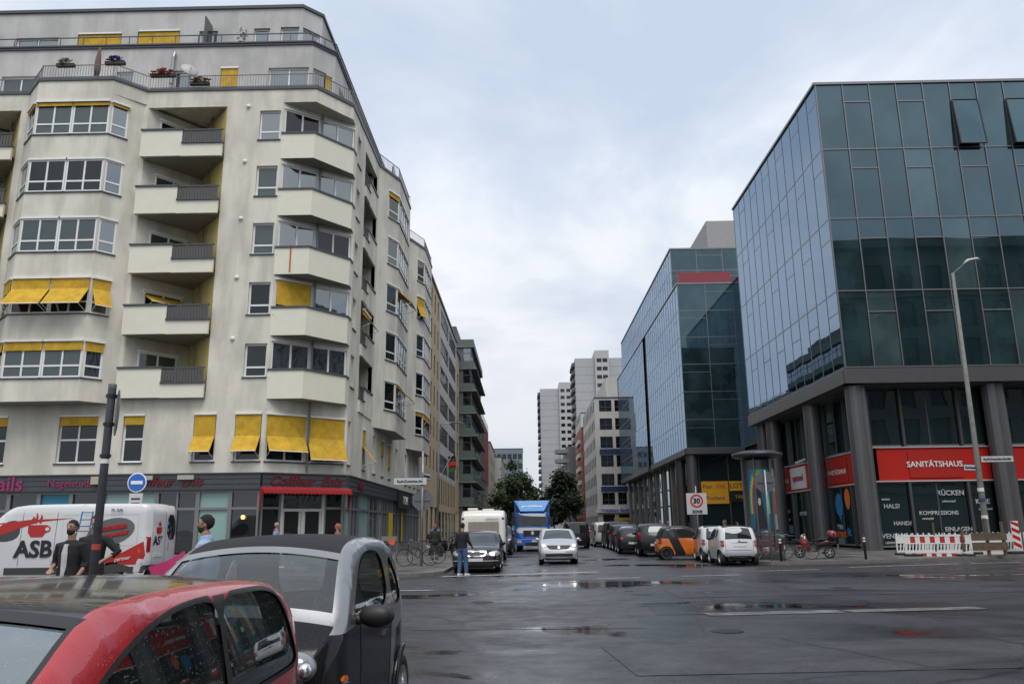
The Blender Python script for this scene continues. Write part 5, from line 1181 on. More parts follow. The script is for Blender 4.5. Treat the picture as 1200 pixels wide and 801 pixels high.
# ------------------------------------------------------------------ world, ground
def world():
    w = bpy.data.worlds.new('World'); sc.world = w; w.use_nodes = True; nt = w.node_tree; L = nt.links; nt.nodes.clear()
    out = N(nt, 'ShaderNodeOutputWorld'); bg = N(nt, 'ShaderNodeBackground'); sky = N(nt, 'ShaderNodeTexSky'); sky.sky_type = 'NISHITA'; sky.sun_disc = False
    sky.sun_elevation = SUN_EL; sky.sun_rotation = SUN_AZ; sky.air_density = 1.2; sky.dust_density = 2
    tc = N(nt, 'ShaderNodeTexCoord'); sep = N(nt, 'ShaderNodeSeparateXYZ'); L.new(tc.outputs['Generated'], sep.inputs[0])
    mz = N(nt, 'ShaderNodeMath', operation='MAXIMUM'); mz.inputs[1].default_value = 0; L.new(sep.outputs[2], mz.inputs[0])
    az = N(nt, 'ShaderNodeMath', operation='ADD'); az.inputs[1].default_value = .28; L.new(mz.outputs[0], az.inputs[0])
    dx = N(nt, 'ShaderNodeMath', operation='DIVIDE'); L.new(sep.outputs[0], dx.inputs[0]); L.new(az.outputs[0], dx.inputs[1])
    dy = N(nt, 'ShaderNodeMath', operation='DIVIDE'); L.new(sep.outputs[1], dy.inputs[0]); L.new(az.outputs[0], dy.inputs[1])
    cb = N(nt, 'ShaderNodeCombineXYZ'); L.new(dx.outputs[0], cb.inputs[0]); L.new(dy.outputs[0], cb.inputs[1]); cb.inputs[2].default_value = 3.7
    n1 = N(nt, 'ShaderNodeTexNoise', Scale=1.6, Detail=8., Roughness=.56, Distortion=.35); L.new(cb.outputs[0], n1.inputs['Vector'])
    n2 = N(nt, 'ShaderNodeTexNoise', Scale=.55, Detail=2.); L.new(cb.outputs[0], n2.inputs['Vector'])
    ad = N(nt, 'ShaderNodeMath', operation='MULTIPLY_ADD'); ad.inputs[1].default_value = .6; L.new(n2.outputs['Fac'], ad.inputs[0]); L.new(n1.outputs['Fac'], ad.inputs[2])
    r = ramp(nt, ad.outputs[0], [(.60, (.47, .545, .655)), (.72, (.57, .63, .72)), (.82, (.74, .765, .81)), (.91, (.83, .84, .87)), (1.0, (.66, .685, .74))])
    # thicker, greyer cloud low down
    lo = N(nt, 'ShaderNodeMapRange'); lo.inputs[1].default_value = 0; lo.inputs[2].default_value = .42; lo.inputs[3].default_value = .88; lo.inputs[4].default_value = 0; L.new(sep.outputs[2], lo.inputs[0])
    mx = N(nt, 'ShaderNodeMix', data_type='RGBA'); mx.inputs[7].default_value = (.52, .535, .585, 1); L.new(lo.outputs[0], mx.inputs[0]); L.new(r.outputs[0], mx.inputs[6])
    sc_ = N(nt, 'ShaderNodeMix', data_type='RGBA', blend_type='MIX'); sc_.inputs[0].default_value = .12
    sm = N(nt, 'ShaderNodeVectorMath', operation='SCALE'); sm.inputs['Scale'].default_value = .10; L.new(sky.outputs[0], sm.inputs[0])
    L.new(mx.outputs[2], sc_.inputs[6]); L.new(sm.outputs[0], sc_.inputs[7])
    L.new(sc_.outputs[2], bg.inputs[0]); bg.inputs[1].default_value = SKY; L.new(bg.outputs[0], out.inputs[0])
SUN_EL, SUN_AZ, SKY = R(62), R(165), 1.1
def asphalt(name, c=(.023, .024, .0265), wet=.5, patchy=1.):
    m, nt, b = nodes(name); L = nt.links; tc = N(nt, 'ShaderNodeTexCoord'); P = tc.outputs['Object']
    mp = N(nt, 'ShaderNodeMapping'); mp.inputs['Scale'].default_value = (.16, .34, 1); L.new(P, mp.inputs[0])
    n1 = N(nt, 'ShaderNodeTexNoise', Scale=1., Detail=8., Roughness=.62, Distortion=.6); L.new(mp.outputs[0], n1.inputs['Vector'])
    n2 = N(nt, 'ShaderNodeTexNoise', Scale=38., Detail=5., Roughness=.7); L.new(P, n2.inputs['Vector'])
    n3 = N(nt, 'ShaderNodeTexNoise', Scale=2.2, Detail=5.); L.new(P, n3.inputs['Vector']); n5 = N(nt, 'ShaderNodeTexNoise', Scale=1.4, Detail=9., Roughness=.75); L.new(P, n5.inputs['Vector'])
    v = N(nt, 'ShaderNodeTexVoronoi', feature='DISTANCE_TO_EDGE', Scale=.33, Randomness=1.); 
    wv = N(nt, 'ShaderNodeMix', data_type='RGBA'); wv.inputs[0].default_value = .12; L.new(P, wv.inputs[6]); L.new(n3.outputs['Color'], wv.inputs[7]); L.new(wv.outputs[2], v.inputs['Vector'])
    crk = ramp(nt, v.outputs['Distance'], [(0, .25), (.010, 1.)])
    # wet = darker and smoother
    wr = ramp(nt, n1.outputs['Fac'], [(.44, 0.), (.52, .45), (.565, .6), (.597, 1.)])
    col = ramp(nt, wr.outputs[0], [(0, tuple(k * 1.5 for k in c)), (.5, tuple(k * 1.0 for k in c)), (1, tuple(k * .45 for k in c))])
    sp = ramp(nt, n2.outputs['Fac'], [(.35, .45), (.65, 1.7)]); a = N(nt, 'ShaderNodeMix', data_type='RGBA', blend_type='MULTIPLY'); a.inputs[0].default_value = 1; L.new(col.outputs[0], a.inputs[6]); L.new(sp.outputs[0], a.inputs[7])
    a2 = N(nt, 'ShaderNodeMix', data_type='RGBA', blend_type='MULTIPLY'); a2.inputs[0].default_value = 1; L.new(a.outputs[2], a2.inputs[6]); L.new(crk.outputs[0], a2.inputs[7]); mm = ramp(nt, n5.outputs['Fac'], [(.36, .62), (.64, 1.4)]); a3 = N(nt, 'ShaderNodeMix', data_type='RGBA', blend_type='MULTIPLY'); a3.inputs[0].default_value = 1; L.new(a2.outputs[2], a3.inputs[6]); L.new(mm.outputs[0], a3.inputs[7]); L.new(a3.outputs[2], b.inputs['Base Color'])
    rr = ramp(nt, wr.outputs[0], [(0, .56 - .2 * wet), (.55, .40 - .16 * wet), (1, .05)]); rm = ramp(nt, n5.outputs['Fac'], [(.36, 1.25), (.64, .8)]); rx = N(nt, 'ShaderNodeMath', operation='MULTIPLY'); L.new(rr.outputs[0], rx.inputs[0]); L.new(rm.outputs[0], rx.inputs[1]); L.new(rx.outputs[0], b.inputs['Roughness']); b.inputs['Specular IOR Level'].default_value = .5
    st = ramp(nt, wr.outputs[0], [(0, .55), (.7, .28), (1, .03)]); bp = N(nt, 'ShaderNodeBump', Distance=.006); L.new(n2.outputs['Fac'], bp.inputs['Height']); L.new(st.outputs[0], bp.inputs['Strength']); L.new(bp.outputs[0], b.inputs['Normal'])
    MATS[name] = m; return m
def paving():
    m, nt, b = nodes('paving'); L = nt.links; tc = N(nt, 'ShaderNodeTexCoord'); br = N(nt, 'ShaderNodeTexBrick', Scale=1.); L.new(tc.outputs['Object'], br.inputs['Vector'])
    br.inputs['Color1'].default_value = (.155, .145, .135, 1); br.inputs['Color2'].default_value = (.115, .11, .105, 1); br.inputs['Mortar'].default_value = (.05, .048, .045, 1); br.inputs['Mortar Size'].default_value = .012
    br.inputs['Brick Width'].default_value = .5; br.inputs['Row Height'].default_value = .5
    n = N(nt, 'ShaderNodeTexNoise', Scale=.8, Detail=6.); L.new(tc.outputs['Object'], n.inputs['Vector']); r = ramp(nt, n.outputs['Fac'], [(.35, .6), (.65, 1.15)])
    a = N(nt, 'ShaderNodeMix', data_type='RGBA', blend_type='MULTIPLY'); a.inputs[0].default_value = 1; L.new(br.outputs[0], a.inputs[6]); L.new(r.outputs[0], a.inputs[7]); L.new(a.outputs[2], b.inputs['Base Color'])
    rr = ramp(nt, n.outputs['Fac'], [(.35, .25), (.65, .6)]); L.new(rr.outputs[0], b.inputs['Roughness']); MATS['paving'] = m; return m
def struct(o): o['kind'] = 'structure'; return o
def ground():
    A = asphalt('asphalt'); g = MB(); g.quad((-700, -300, 0), (700, -300, 0), (700, 1200, 0), (-700, 1200, 0)); struct(g.build('ground', A))
    A2 = asphalt('asphalt_patch', (.029, .029, .031), .15); A3 = asphalt('asphalt_dark', (.016, .017, .019), .9)
    def sheet(name, poly, mat, z=.004): m = MB(); m.quad(*[(x, y, z) for x, y in poly]); return struct(m.build(name, mat))
    sheet('asphalt_patch', [(-1.9, 13.6), (1.9, 13.6), (2.0, 17.6), (-1.6, 17.4)], A2); sheet('asphalt_patch', [(2.4, 15.5), (8.5, 15.7), (8.6, 17.4), (2.5, 17.2)], A3, .005)
    sheet('asphalt_patch', [(1.2, 9.4), (9.5, 9.9), (8.2, 12.2), (1.0, 11.6)], A2, .006); sheet('asphalt_patch', [(-.5, 28.5), (2.2, 28.4), (2.3, 34), (-.4, 34)], A3, .005); sheet('asphalt_patch', [(3.5, 19), (16, 20), (16, 23), (3.5, 22)], A2, .005)
    mk = simple('road_paint', (.19, .19, .185), .5, var=.8, vs=2.2)
    mk2 = simple('road_paint_bright', (.5, .5, .49), .5, var=.5, vs=3)
    def line(x0, y0, x1, y1, w=.12, z=.009, mk_=None):
        d = Vector((x1 - x0, y1 - y0)).normalized(); n = Vector((-d.y, d.x)) * w / 2; m = MB(); m.quad((x0 + n.x, y0 + n.y, z), (x0 - n.x, y0 - n.y, z), (x1 - n.x, y1 - n.y, z), (x1 + n.x, y1 + n.y, z)); return struct(m.build('road_marking', mk_ or mk))
    line(-2.9, 28.0, 2.6, 29.9, .3, mk_=mk2); line(3.3, 15.5, 5.9, 15.8, .48); line(6.0, 15.8, 8.7, 16.15, .44)
    for a, b, c, d in ((-5.9, 25.2, -4.6, 25.2), (-.9, 25.8, .6, 25.9), (2.2, 26.2, 3.6, 26.3), (5.0, 26.8, 7.0, 27.2), (8.2, 29.2, 10.5, 29.8), (12, 31.0, 17, 32.6), (17.5, 32.8, 30, 35.2), (-4, 22, -2.5, 22.1), (-10, 19, -7, 19)): line(a, b, c, d, .16, mk_=mk2)
    line(1.8, 40, 1.8, 46); line(1.8, 52, 1.8, 58)
    P = paving(); kb = simple('kerb_stone', (.17, .165, .155), .6, var=.25, vs=3)
    def pavement(poly, kerb):
        m = MB(); m.prism(poly, -.1, .12); struct(m.build('pavement', P)); k = MB()
        for a, b in zip(kerb[:-1], kerb[1:]): f = Fr(a, b); k.obox(f, -.01, f.len + .01, -.1, .128, -.16, .012) if True else 0
        struct(k.build('kerb', kb))
    lk = [(-80, 27.2), (-4.9, 27.6)] + [(-4.9 + 1.95 * math.sin(t), 29.6 - 2.0 * math.cos(t)) for t in [R(a) for a in (20, 40, 60, 80)]] + [(-2.95, 30.6), (-2.95, 420)]
    pavement(lk + [(-80, 420)], lk)
    rk = [(7.8, 420), (7.8, 45.0), (8.3, 43.2), (9.35, 41.6), (9.4, 34.6)] + [(10.4 - 1.0 * math.cos(t), 34.6 - 1.2 * math.sin(t)) for t in [R(a) for a in (30, 60, 90)]] + [(14.2, 34.0), (22.9, 38.0), (90, 42)]
    pavement(rk + [(90, 420)], rk)
    nk = [(-3.25, 14.2), (-3.25, -40)]; pavement([(-80, 15), (-4.4, 15)] + [(-3.9, 14.8)] + nk + [(-80, -40)], [(-80, 15), (-4.4, 15), (-3.9, 14.8)] + nk) if False else None
    n2 = [(-3.25, -40), (-3.25, 13.8), (-3.6, 14.7), (-4.4, 15), (-80, 15)]; m = MB(); m.prism(n2 + [(-80, -40)], -.1, .12); struct(m.build('pavement', P)); k = MB()
    for a, b in zip(n2[:-1], n2[1:]): f = Fr(a, b); k.obox(f, 0, f.len, -.1, .128, -.012, .16)
    struct(k.build('kerb', kb))
    ek = [(90, 4), (12, 4), (11, 3), (11, -40)]; m = MB(); m.prism([(90, 6), (17, 6), (16, 5), (16, -40), (90, -40)], -.1, .12); struct(m.build('pavement', P))
    for x, y in ((3.1, 13.1), (-1.0, 18.5), (8.0, 21.3)): 
        c = MB(); c.lathe([(.001, .012), (.22, .012), (.25, .008)], 20, o=(x, y, 0)); q = c.build('manhole_cover', simple('cast_iron', (.025, .025, .025), .5, metal=.5)); struct(q)
def camera():
    c = bpy.data.cameras.new('Camera'); o = link(bpy.data.objects.new('Camera', c)); sc.camera = o
    F_ = 931.; c.sensor_width = 36; c.lens = 36 * F_ / 1200; c.clip_start = .05; c.clip_end = 3000
    p = math.atan((617 - 400.5) / F_); r = R(.7); a = math.atan((614 - 600) / F_ * math.cos(p))
    fwd = Vector((-math.sin(a) * math.cos(p), math.cos(a) * math.cos(p), math.sin(p))); ri = Vector((math.cos(a), math.sin(a), 0)); up = ri.cross(fwd)
    r2 = ri * math.cos(r) - up * math.sin(r); u2 = up * math.cos(r) + ri * math.sin(r)
    o.matrix_world = Matrix(((r2.x, u2.x, -fwd.x, 0), (r2.y, u2.y, -fwd.y, 0), (r2.z, u2.z, -fwd.z, 1.62), (0, 0, 0, 1)))
def sun():
    l = bpy.data.lights.new('Sun', 'SUN'); l.energy = 1.5; l.angle = R(32); l.color = (1, .97, .93); o = link(bpy.data.objects.new('Sun', l))
    d = Vector((math.sin(SUN_AZ) * math.cos(SUN_EL), math.cos(SUN_AZ) * math.cos(SUN_EL), math.sin(SUN_EL))); o.rotation_euler = d.to_track_quat('Z', 'Y').to_euler()
# ------------------------------------------------------------------ traffic
def red_car():
    root = thing('hatchback_car', 'bright red small car with black glass roof, nearest to the camera and wet with rain', 'car'); L, W = 3.74, 1.64
    p = paint('red_paint', (.40, .012, .018), rough=.32, drops=True); bk = paint('black_roof', (.012, .012, .014), rough=.12, drops=True); wh = [(1.22, .29), (-1.22, .29)]
    sh = make_shell(root, L, W, [(-1.80, .35), (-1.87, .5), (-1.86, .8), (-1.81, 1.0), (-1.71, 1.18), (-1.54, 1.31), (-1.25, 1.375), (-.7, 1.405), (-.1, 1.405), (.2, 1.395), (.38, 1.37), (.70, 1.20), (1.12, .99), (1.45, .90), (1.76, .72), (1.87, .5), (1.84, .25)],
        .2, wh, .95, .12, [p, bk, black], [[(-.53, .95), (-.53, 1.1), (-.53, 1.345), (-.3, 1.345), (-.05, 1.325), (.25, 1.25), (.52, 1.13), (.86, .96)], [(-.575, .95), (-.575, 1.1), (-.575, 1.345), (-.9, 1.345), (-1.2, 1.335), (-1.38, 1.27), (-1.54, 1.0), (-1.50, .95)]],
        [((.42, 1.345), (1.06, 1.02), .96, .97), ((-1.76, 1.08), (-1.56, 1.29), .80, .76)], [([(-.62, .94), (-.62, 1.36), (-.5, 1.36), (-.5, .94)], 2)], [(((-1.40, 1.345), (.37, 1.37), .97, .98), 1), (((.37, 1.37), (1.14, .99), .985, .99), 2)], r=.05, step=.07, plan=(.5, .14), crown=(.03, .08), seal=(.022, 2), glass={'side_window': cglass_dark, 'windshield': glassmat('milky_windshield', (.16, .19, .20), .10, .9, 2.4, see=.25, drops=True), 'rear_window': cglass_dark})
    under(root, L, W, .18, .6, wh)
    for yw, rw in wh:
        for s in (1, -1): wheel(root, s * (W / 2 - .11), yw, rw, .18, alu, 7, s)
    for s in (1, -1):
        sd = 'right' if s < 0 else 'left'
        patch(sh, [(-.5, .80), (-.3, .80), (-.3, .84), (-.5, .84)], 'left' if s < 0 else 'right', p, 'door_handle', .03, k=1)
        mirror(sh, W / 2 - .05, .72, 1.02, s, p)
    # interior
    q = MB(); q.box(-.62, .62, .55, .95, .75, .93); q.build('dashboard', black, root)
    for x in (-.36, .36):
        for y in (.0, -.85):
            q = MB(); q.tube([(x, y - .2, .5), (x, y - .28, .8), (x, y - .36, 1.08)], [(.24, .08), (.22, .07), (.18, .05)], 12); q.tube([(x, y - .38, 1.12), (x, y - .4, 1.27)], [(.12, .05), (.1, .045)], 12); q.build('seat', simple('seat_cloth', (.03, .03, .033), .9), root, True)
    q = MB(); q.lathe([(.17 + .013 * math.cos(a), .013 * math.sin(a)) for a in [i * math.pi / 3 for i in range(6)]], 22, axis='y', closed=True); sw = q.build('steering_wheel', black, root, True); sw.location = (-.36, .46, .88); sw.rotation_euler = (R(-25), 0, 0)
    for f in (lambda q: q, mirx): patch(sh, f([(.45, .62), (.72, .64), (.74, .8), (.5, .76)]), 'front', headl, 'headlight', .012); patch(sh, f([(.6, .7), (.74, .7), (.72, 1.0), (.6, 1.0)]), 'rear', taill, 'tail_light', .012)
    plate(sh, .45, 'front'); plate(sh, .6, 'rear')
    w = MB(); w.tube([(-.1, 1.05, 1.035), (.5, 1.0, 1.07)], .012, 6); w.build('wiper', black, root)
    place(root, (-2.02, 2.88, 0), math.pi)
def near_smart():
    root = thing('city_car', 'silver framed black two-seater with fabric roof parked behind the red car', 'car'); L, W = 2.5, 1.52
    sil = paint('silver_frame', (.27, .28, .29), rough=.34, metal=.7, drops=True); blk = paint('black_panel', (.016, .016, .02), rough=.14, drops=True); blk.node_tree.nodes['Principled BSDF'].inputs['Coat Weight'].default_value = .06; blk.node_tree.nodes['Principled BSDF'].inputs['Base Color'].default_value = (.008, .008, .010, 1); cl = simple('roof_fabric', (.018, .018, .02), .85, bump=.3, bs=200); wh = [(.90, .285), (-.90, .285)]
    doors = [(.44, .22), (.46, .70), (.52, .98), (.86, .95), (1.6, .93), (1.6, .0), (.44, .0)]
    door2 = [(-.42, .28), (-.48, .98), (.52, .99), (.44, .28)]
    rear = [(-1.6, 0), (-1.6, .86), (-1.0, .92), (-.66, .80), (-.55, .4), (-.55, 0)]
    sh = make_shell(root, L, W, [(-1.19, .36), (-1.25, .5), (-1.23, .78), (-1.16, 1.0), (-1.04, 1.28), (-.88, 1.48), (-.6, 1.545), (-.2, 1.555), (.2, 1.525), (.46, 1.44), (.74, 1.18), (.90, 1.0), (1.02, .92), (1.16, .80), (1.24, .62), (1.25, .45), (1.22, .25)],
        .22, wh, .98, .16, [sil, blk, cl], [[(-.36, 1.0), (-.42, 1.40), (-.1, 1.445), (.22, 1.42), (.56, 1.12), (.66, .99)], [(-.52, 1.0), (-.60, 1.38), (-.72, 1.36), (-.9, 1.05)]],
        [((.50, 1.42), (.86, 1.05), .95, .96), ((-1.17, 1.02), (-.95, 1.40), .84, .80)], [(doors, 1), (door2, 1), (rear, 1)], [(((-.98, 1.36), (.42, 1.455), .95, .95), 2), (((.92, .985), (1.22, .25), 1.0, 1.0), 1)], r=.06, step=.06, plan=(.45, .18), crown=(.03, .10), seal=(.02, 1), glass={'side_window': cglass_dark, 'windshield': cglass_clear, 'rear_window': cglass_clear}, arch=.04)
    under(root, L, W, .2, .58, wh)
    for yw, rw in wh:
        for s in (1, -1): wheel(root, s * (W / 2 - .08), yw, rw, .18, alu, 6, s)
    q = MB(); q.box(-.6, .6, .42, .86, .72, .96); q.build('dashboard', simple('dash_blue', (.03, .04, .05), .7), root, bevel=.05)
    for x in (-.34, .34):
        q = MB(); q.tube([(x, -.3, .5), (x, -.36, .8), (x, -.42, 1.08), (x, -.43, 1.2), (x, -.44, 1.38), (x, -.44, 1.42)], [(.25, .1), (.25, .09), (.2, .07), (.15, .06), (.13, .05), (.08, .03)], 16); q.build('seat', simple('seat_dark', (.02, .02, .022), .9), root, True)
    q = MB(); q.lathe([(.18 + .014 * math.cos(a), .014 * math.sin(a)) for a in [i * math.pi / 3 for i in range(6)]], 24, axis='y', closed=True); q.tube([(-.17, 0, 0), (.17, 0, 0)], .015, 6); ball(q, (0, 0, 0), (.06, .03, .06)); sw = q.build('steering_wheel', black, root, True); sw.location = (-.34, .28, 1.0); sw.rotation_euler = (R(-25), 0, 0)
    for f in (lambda q: q, mirx):
        sx = 1 if f([(1, 0)])[0][0] > 0 else -1; o = None
        for cx, cz, rr, mt, nm, bu in ((.535, .775, (.125, .10, .10), simple('lens_near', (.24, .26, .28), .06, metal=.15, coat=1), 'headlight', .0), (.50, .785, (.052, .05, .052), simple('lamp_bowl', (.7, .72, .74), .22, metal=.9), 'reflector', .075), (.60, .77, (.05, .05, .05), MATS['lamp_bowl'] if 'lamp_bowl' in MATS else None, 'reflector', .07)):
            h = sh.bvh.ray_cast(Vector((sx * cx, 9, cz)), Vector((0, -1, 0))); c = h[0] - Vector((0, .045 - bu, 0)); q = MB(); ball(q, tuple(c), rr, 16); o2 = q.build(nm, mt or MATS['lamp_bowl'], o or root, True); o = o or o2
        patch(sh, f([(.58, .70), (.7, .70), (.7, 1.0), (.6, 1.0)]), 'rear', taill, 'tail_light', .012)
    for s in (1, -1):
        sd = 'left' if s < 0 else 'right'
        seam(sh, [(.50, .97), (.455, .75), (.44, .28), (-.42, .27), (-.49, .98)], sd, w=.012)
        c = [(.86 + .05 * math.cos(t), .66 + .028 * math.sin(t)) for t in [i * math.pi / 5 for i in range(10)]]; patch(sh, c, sd, orangel, 'side_indicator', .012, .03, k=0)
        patch(sh, [(-.32, .80), (-.12, .80), (-.12, .845), (-.32, .845)], sd, black, 'door_handle', .03, k=1)
        mb = MB(); ball(mb, (s * .90, .60, 1.03), (.125, .075, .078), 14); mb.tube([(s * .70, .58, 1.0), (s * .82, .60, 1.01)], [.04, .03], 8); mb.build('wing_mirror', black, root, True)
        # wheel arch lips
        for yw in (.90, -.90):
            a = MB(); pts = []
            for i in range(17):
                t = math.pi * i / 16; y = yw + .345 * math.cos(t); z = .285 + .345 * math.sin(t); pts.append((s * (sh.width(y, z) + .012), y, z))
            a.tube(pts, .028, 8); a.build('arch_lip', blk, root, True)
        a = MB(); a.tube([(s * (sh.width(y, .30) + .004), y, .27) for y in (-.5, -.2, .1, .4, .52)], .035, 8); a.build('sill', blk, root, True)
    # grille slots on scuttle and wipers
    g = patch(sh, [(.10, .90), (.30, .90), (.34, .955), (.16, .975)], 'front', simple('slot_grey', (.35, .35, .36), .4), 'scuttle_vent', .008, .06)
    for i in range(7): patch(sh, [(.12 + i * .03, .905), (.13 + i * .03, .905), (.155 + i * .03, .955), (.145 + i * .03, .955)], 'front', black, 'slot', .014, .1, k=0, parent=g)
    w = MB(); w.tube([(-.40, 1.0, .985), (-.30, .96, 1.02), (.10, .93, 1.06)], [.022, .014, .008], 8); ball(w, (-.41, 1.0, .99), (.05, .04, .035)); w.build('wiper', black, root, True)
    w = MB(); w.tube([(.25, .98, 1.0), (-.2, .93, 1.07)], [.02, .008], 8); w.build('wiper', black, root, True)
    patch(sh, sy([(.33, .36), (.36, .48)]), 'front', black, 'grille', .012, k=0); plate(sh, .42, 'front')
    an = MB(); an.tube([(-.66, -.0, 1.5), (-.66, -.05, 1.9)], .004, 5); 
    place(root, (-1.91, 6.45, 0), math.pi - R(3.5))
def silver_oncoming():
    root, sh = car('hatchback_car', 'silver small car with lit headlights driving towards the camera ahead of the blue truck', 'car', 'hatch', (.5, .51, .53), (0, 0, 0), 0, metal=.5)
    for o in list(root.children):
        if o.name.split('.')[0] in ('headlight', 'grille', 'air_intake', 'number_plate'):
            for c in list(o.children): bpy.data.objects.remove(c)
            bpy.data.objects.remove(o)
    for f in (lambda q: q, mirx):
        patch(sh, f([(.46, .80), (.60, .72), (.80, .74), (.80, .90), (.62, .90)]), 'front', headl, 'headlight', .015)
        c = f([(.66 + .07 * math.cos(t), .79 + .05 * math.sin(t)) for t in [i * math.pi / 5 for i in range(10)]]); patch(sh, c, 'front', headlit, 'lit_lamp', .022, .04, k=0)
    patch(sh, sy([(.34, .64), (.46, .68), (.52, .80), (.40, .80)]), 'front', black, 'grille', .018, k=1)
    c = [(.06 * math.cos(t), .73 + .06 * math.sin(t)) for t in [i * math.pi / 4 for i in range(8)]]; patch(sh, c, 'front', chrome, 'badge', .03, .04, k=0)
    patch(sh, sy([(.55, .34), (.62, .44), (.50, .46)]), 'front', black, 'air_intake', .018, k=0); patch(sh, sy([(.62, .27), (.66, .315)]), 'front', chrome, 'bumper_trim', .02, k=0); plate(sh, .55, 'front')
    place(root, (1.42, 38.1, 0), math.pi)
def black_saloon():
    root, sh = car('saloon_car', 'black saloon with chrome grille parked at the corner beside the standing man', 'car', 'saloon', (.012, .012, .015), (0, 0, 0), 0, rough=.2)
    for o in list(root.children):
        if o.name.split('.')[0] in ('grille', 'headlight'): bpy.data.objects.remove(o)
    for f in (lambda q: q, mirx): patch(sh, f([(.50, .60), (.84, .62), (.86, .78), (.50, .76)]), 'front', headl, 'headlight', .015)
    g = patch(sh, sy([(.26, .58), (.36, .64), (.40, .79), (.2, .81), (.05, .78)]), 'front', chrome, 'grille_surround', .014, k=1); patch(sh, sy([(.24, .61), (.33, .66), (.35, .74), (.1, .74)]), 'front', black, 'grille', .02, k=1)
    patch(sh, sy([(.8, .42), (.84, .45)]), 'front', simple('bright_strip', (.4, .4, .4), .3), 'bumper_trim', .014, k=0)
    place(root, (-1.85, 32.3, 0), math.pi)
def asb_van():
    root = thing('delivery_van', 'long white delivery van with red coffee cup sign in front of the nail studio', 'van'); L, W = 6.2, 2.05
    p = paint('van_white', (.62, .63, .63), rough=.35); wh = [(2.1, .34), (-2.0, .34)]
    sh = make_shell(root, L, W, [(-3.02, .45), (-3.1, .6), (-3.1, 1.2), (-3.07, 2.2), (-3.0, 2.43), (-2.85, 2.49), (0, 2.5), (1.2, 2.47), (1.6, 2.3), (2.1, 1.75), (2.4, 1.35), (2.8, 1.15), (3.05, .9), (3.1, .5), (3.05, .28)],
        .28, wh, 1.3, .05, [p, black], [[(1.05, 1.35), (1.05, 2.0), (1.5, 2.0), (2.0, 1.6), (2.1, 1.35)]], [((1.55, 2.3), (2.3, 1.5), .84, .88)], step=.2, plan=(.3, .06), r=.07, crown=(.03, .05), ch=1)
    under(root, L, W, .25, .7, wh)
    for yw, rw in wh:
        for s in (1, -1): wheel(root, s * (W / 2 - .14), yw, rw, .22, steel, 6, s)
    S = 'left'
    for s in ('left', 'right'):
        patch(sh, [(-2.95, .36), (1.4, .36), (1.4, .56), (-2.95, .56)], s, trim, 'rubbing_strip', .02, .4, k=0)
        for q in ([(-.1, .6), (-.1, 2.3)], [(1.0, .6), (1.0, 2.3)], [(-2.1, .75), (.0, .75)]): seam(sh, q, s, trim, .015)
        seam(sh, [(-2.7, 1.2), (-2.7, 2.15), (-.3, 2.15), (-.3, 1.2), (-2.7, 1.2)], s, simple('van_recess', (.48, .49, .5), .5), .025, 'panel_recess')
    rd = simple('van_red', (.42, .02, .015), .4); bk = simple('van_black', (.015, .015, .02), .4); sg = simple('van_grey', (.12, .12, .12), .5)
    # artwork on the driver's side: local -x side, u runs from rear (right in the picture) to front
    patch(sh, [(-3.0, .9), (-2.9, .62), (-1.2, .62), (-1.7, .80), (-2.3, 1.0), (-2.92, 1.32)], S, rd, 'red_swoosh', .008, .2, k=0)
    patch(sh, [(-.6, 2.06), (.8, 2.02), (2.0, 1.9), (1.9, 1.45), (1.2, 1.72), (.5, 1.95)], S, rd, 'red_swoosh', .009, .2, k=0)
    el = [(-1.85 + .75 * math.cos(t), 1.62 + .42 * math.sin(t) - .12 * math.cos(t)) for t in [i * math.pi / 10 for i in range(20)]]; patch(sh, el, S, sg, 'grey_oval', .010, .2, k=0)
    x = -W / 2 - .02
    def side_txt(t, size, y, z, m, rot=0, **k): return text(t, size, m, root, Matrix.Translation((x, y, z)) @ Matrix.Rotation(R(-90), 4, 'Z') @ Matrix.Rotation(R(90), 4, 'X') @ Matrix.Rotation(R(rot), 4, 'Z'), **k)
    side_txt('ASB', .70, .54, 1.10, bk, bold=.02); side_txt('ns', .32, -2.05, 1.2, bk, 6, bold=.01); side_txt('Automaten', .24, -1.8, 1.76, rd, 8, bold=.012); side_txt('Wasserspender', .2, -1.8, 1.52, rd, 10, bold=.01); side_txt('PL 070', .13, -2.0, 2.28, bk); side_txt('partner', .16, -2.3, .8, white, 8, shear=.3)
    def cup(y, z, k, side, nm='cup_logo'):
        body = [(y - .42 * k, z), (y - .40 * k, z - .32 * k), (y - .25 * k, z - .52 * k), (y + .25 * k, z - .52 * k), (y + .4 * k, z - .32 * k), (y + .42 * k, z)]
        o = patch(sh, body, side, rd, nm, .012, .1, k=0)
        hs = -1 if side == 'left' else 1
        ring = [(y + hs * .42 * k + .17 * k * math.cos(t) * 1, z - .18 * k + .15 * k * math.sin(t)) for t in [i * math.pi / 6 for i in range(12)]]; patch(sh, ring, side, rd, nm, .0105, .08, k=0)
        ring = [(y + hs * .44 * k + .09 * k * math.cos(t), z - .18 * k + .08 * k * math.sin(t)) for t in [i * math.pi / 6 for i in range(12)]]; patch(sh, ring, side, p, nm, .014, .06, k=0)
        for d, h in ((-.12, .5), (.08, .62), (.22, .4)):
            c = y + d * k; patch(sh, [(c - .05 * k, z + .06 * k), (c + .05 * k, z + .06 * k), (c + .13 * k, z + .2 * k), (c + .02 * k, z + .32 * k), (c + .05 * k, z + h * k), (c - .08 * k, z + .3 * k), (c + .02 * k, z + .18 * k)], side, rd, nm, .012, .05, k=1)
    cup(.5, 1.86, .72, S); 
    # rear doors
    seam(sh, [(0, .5), (0, 2.35)], 'rear', trim, .02); cup(-.45, 1.75, .4, 'rear')
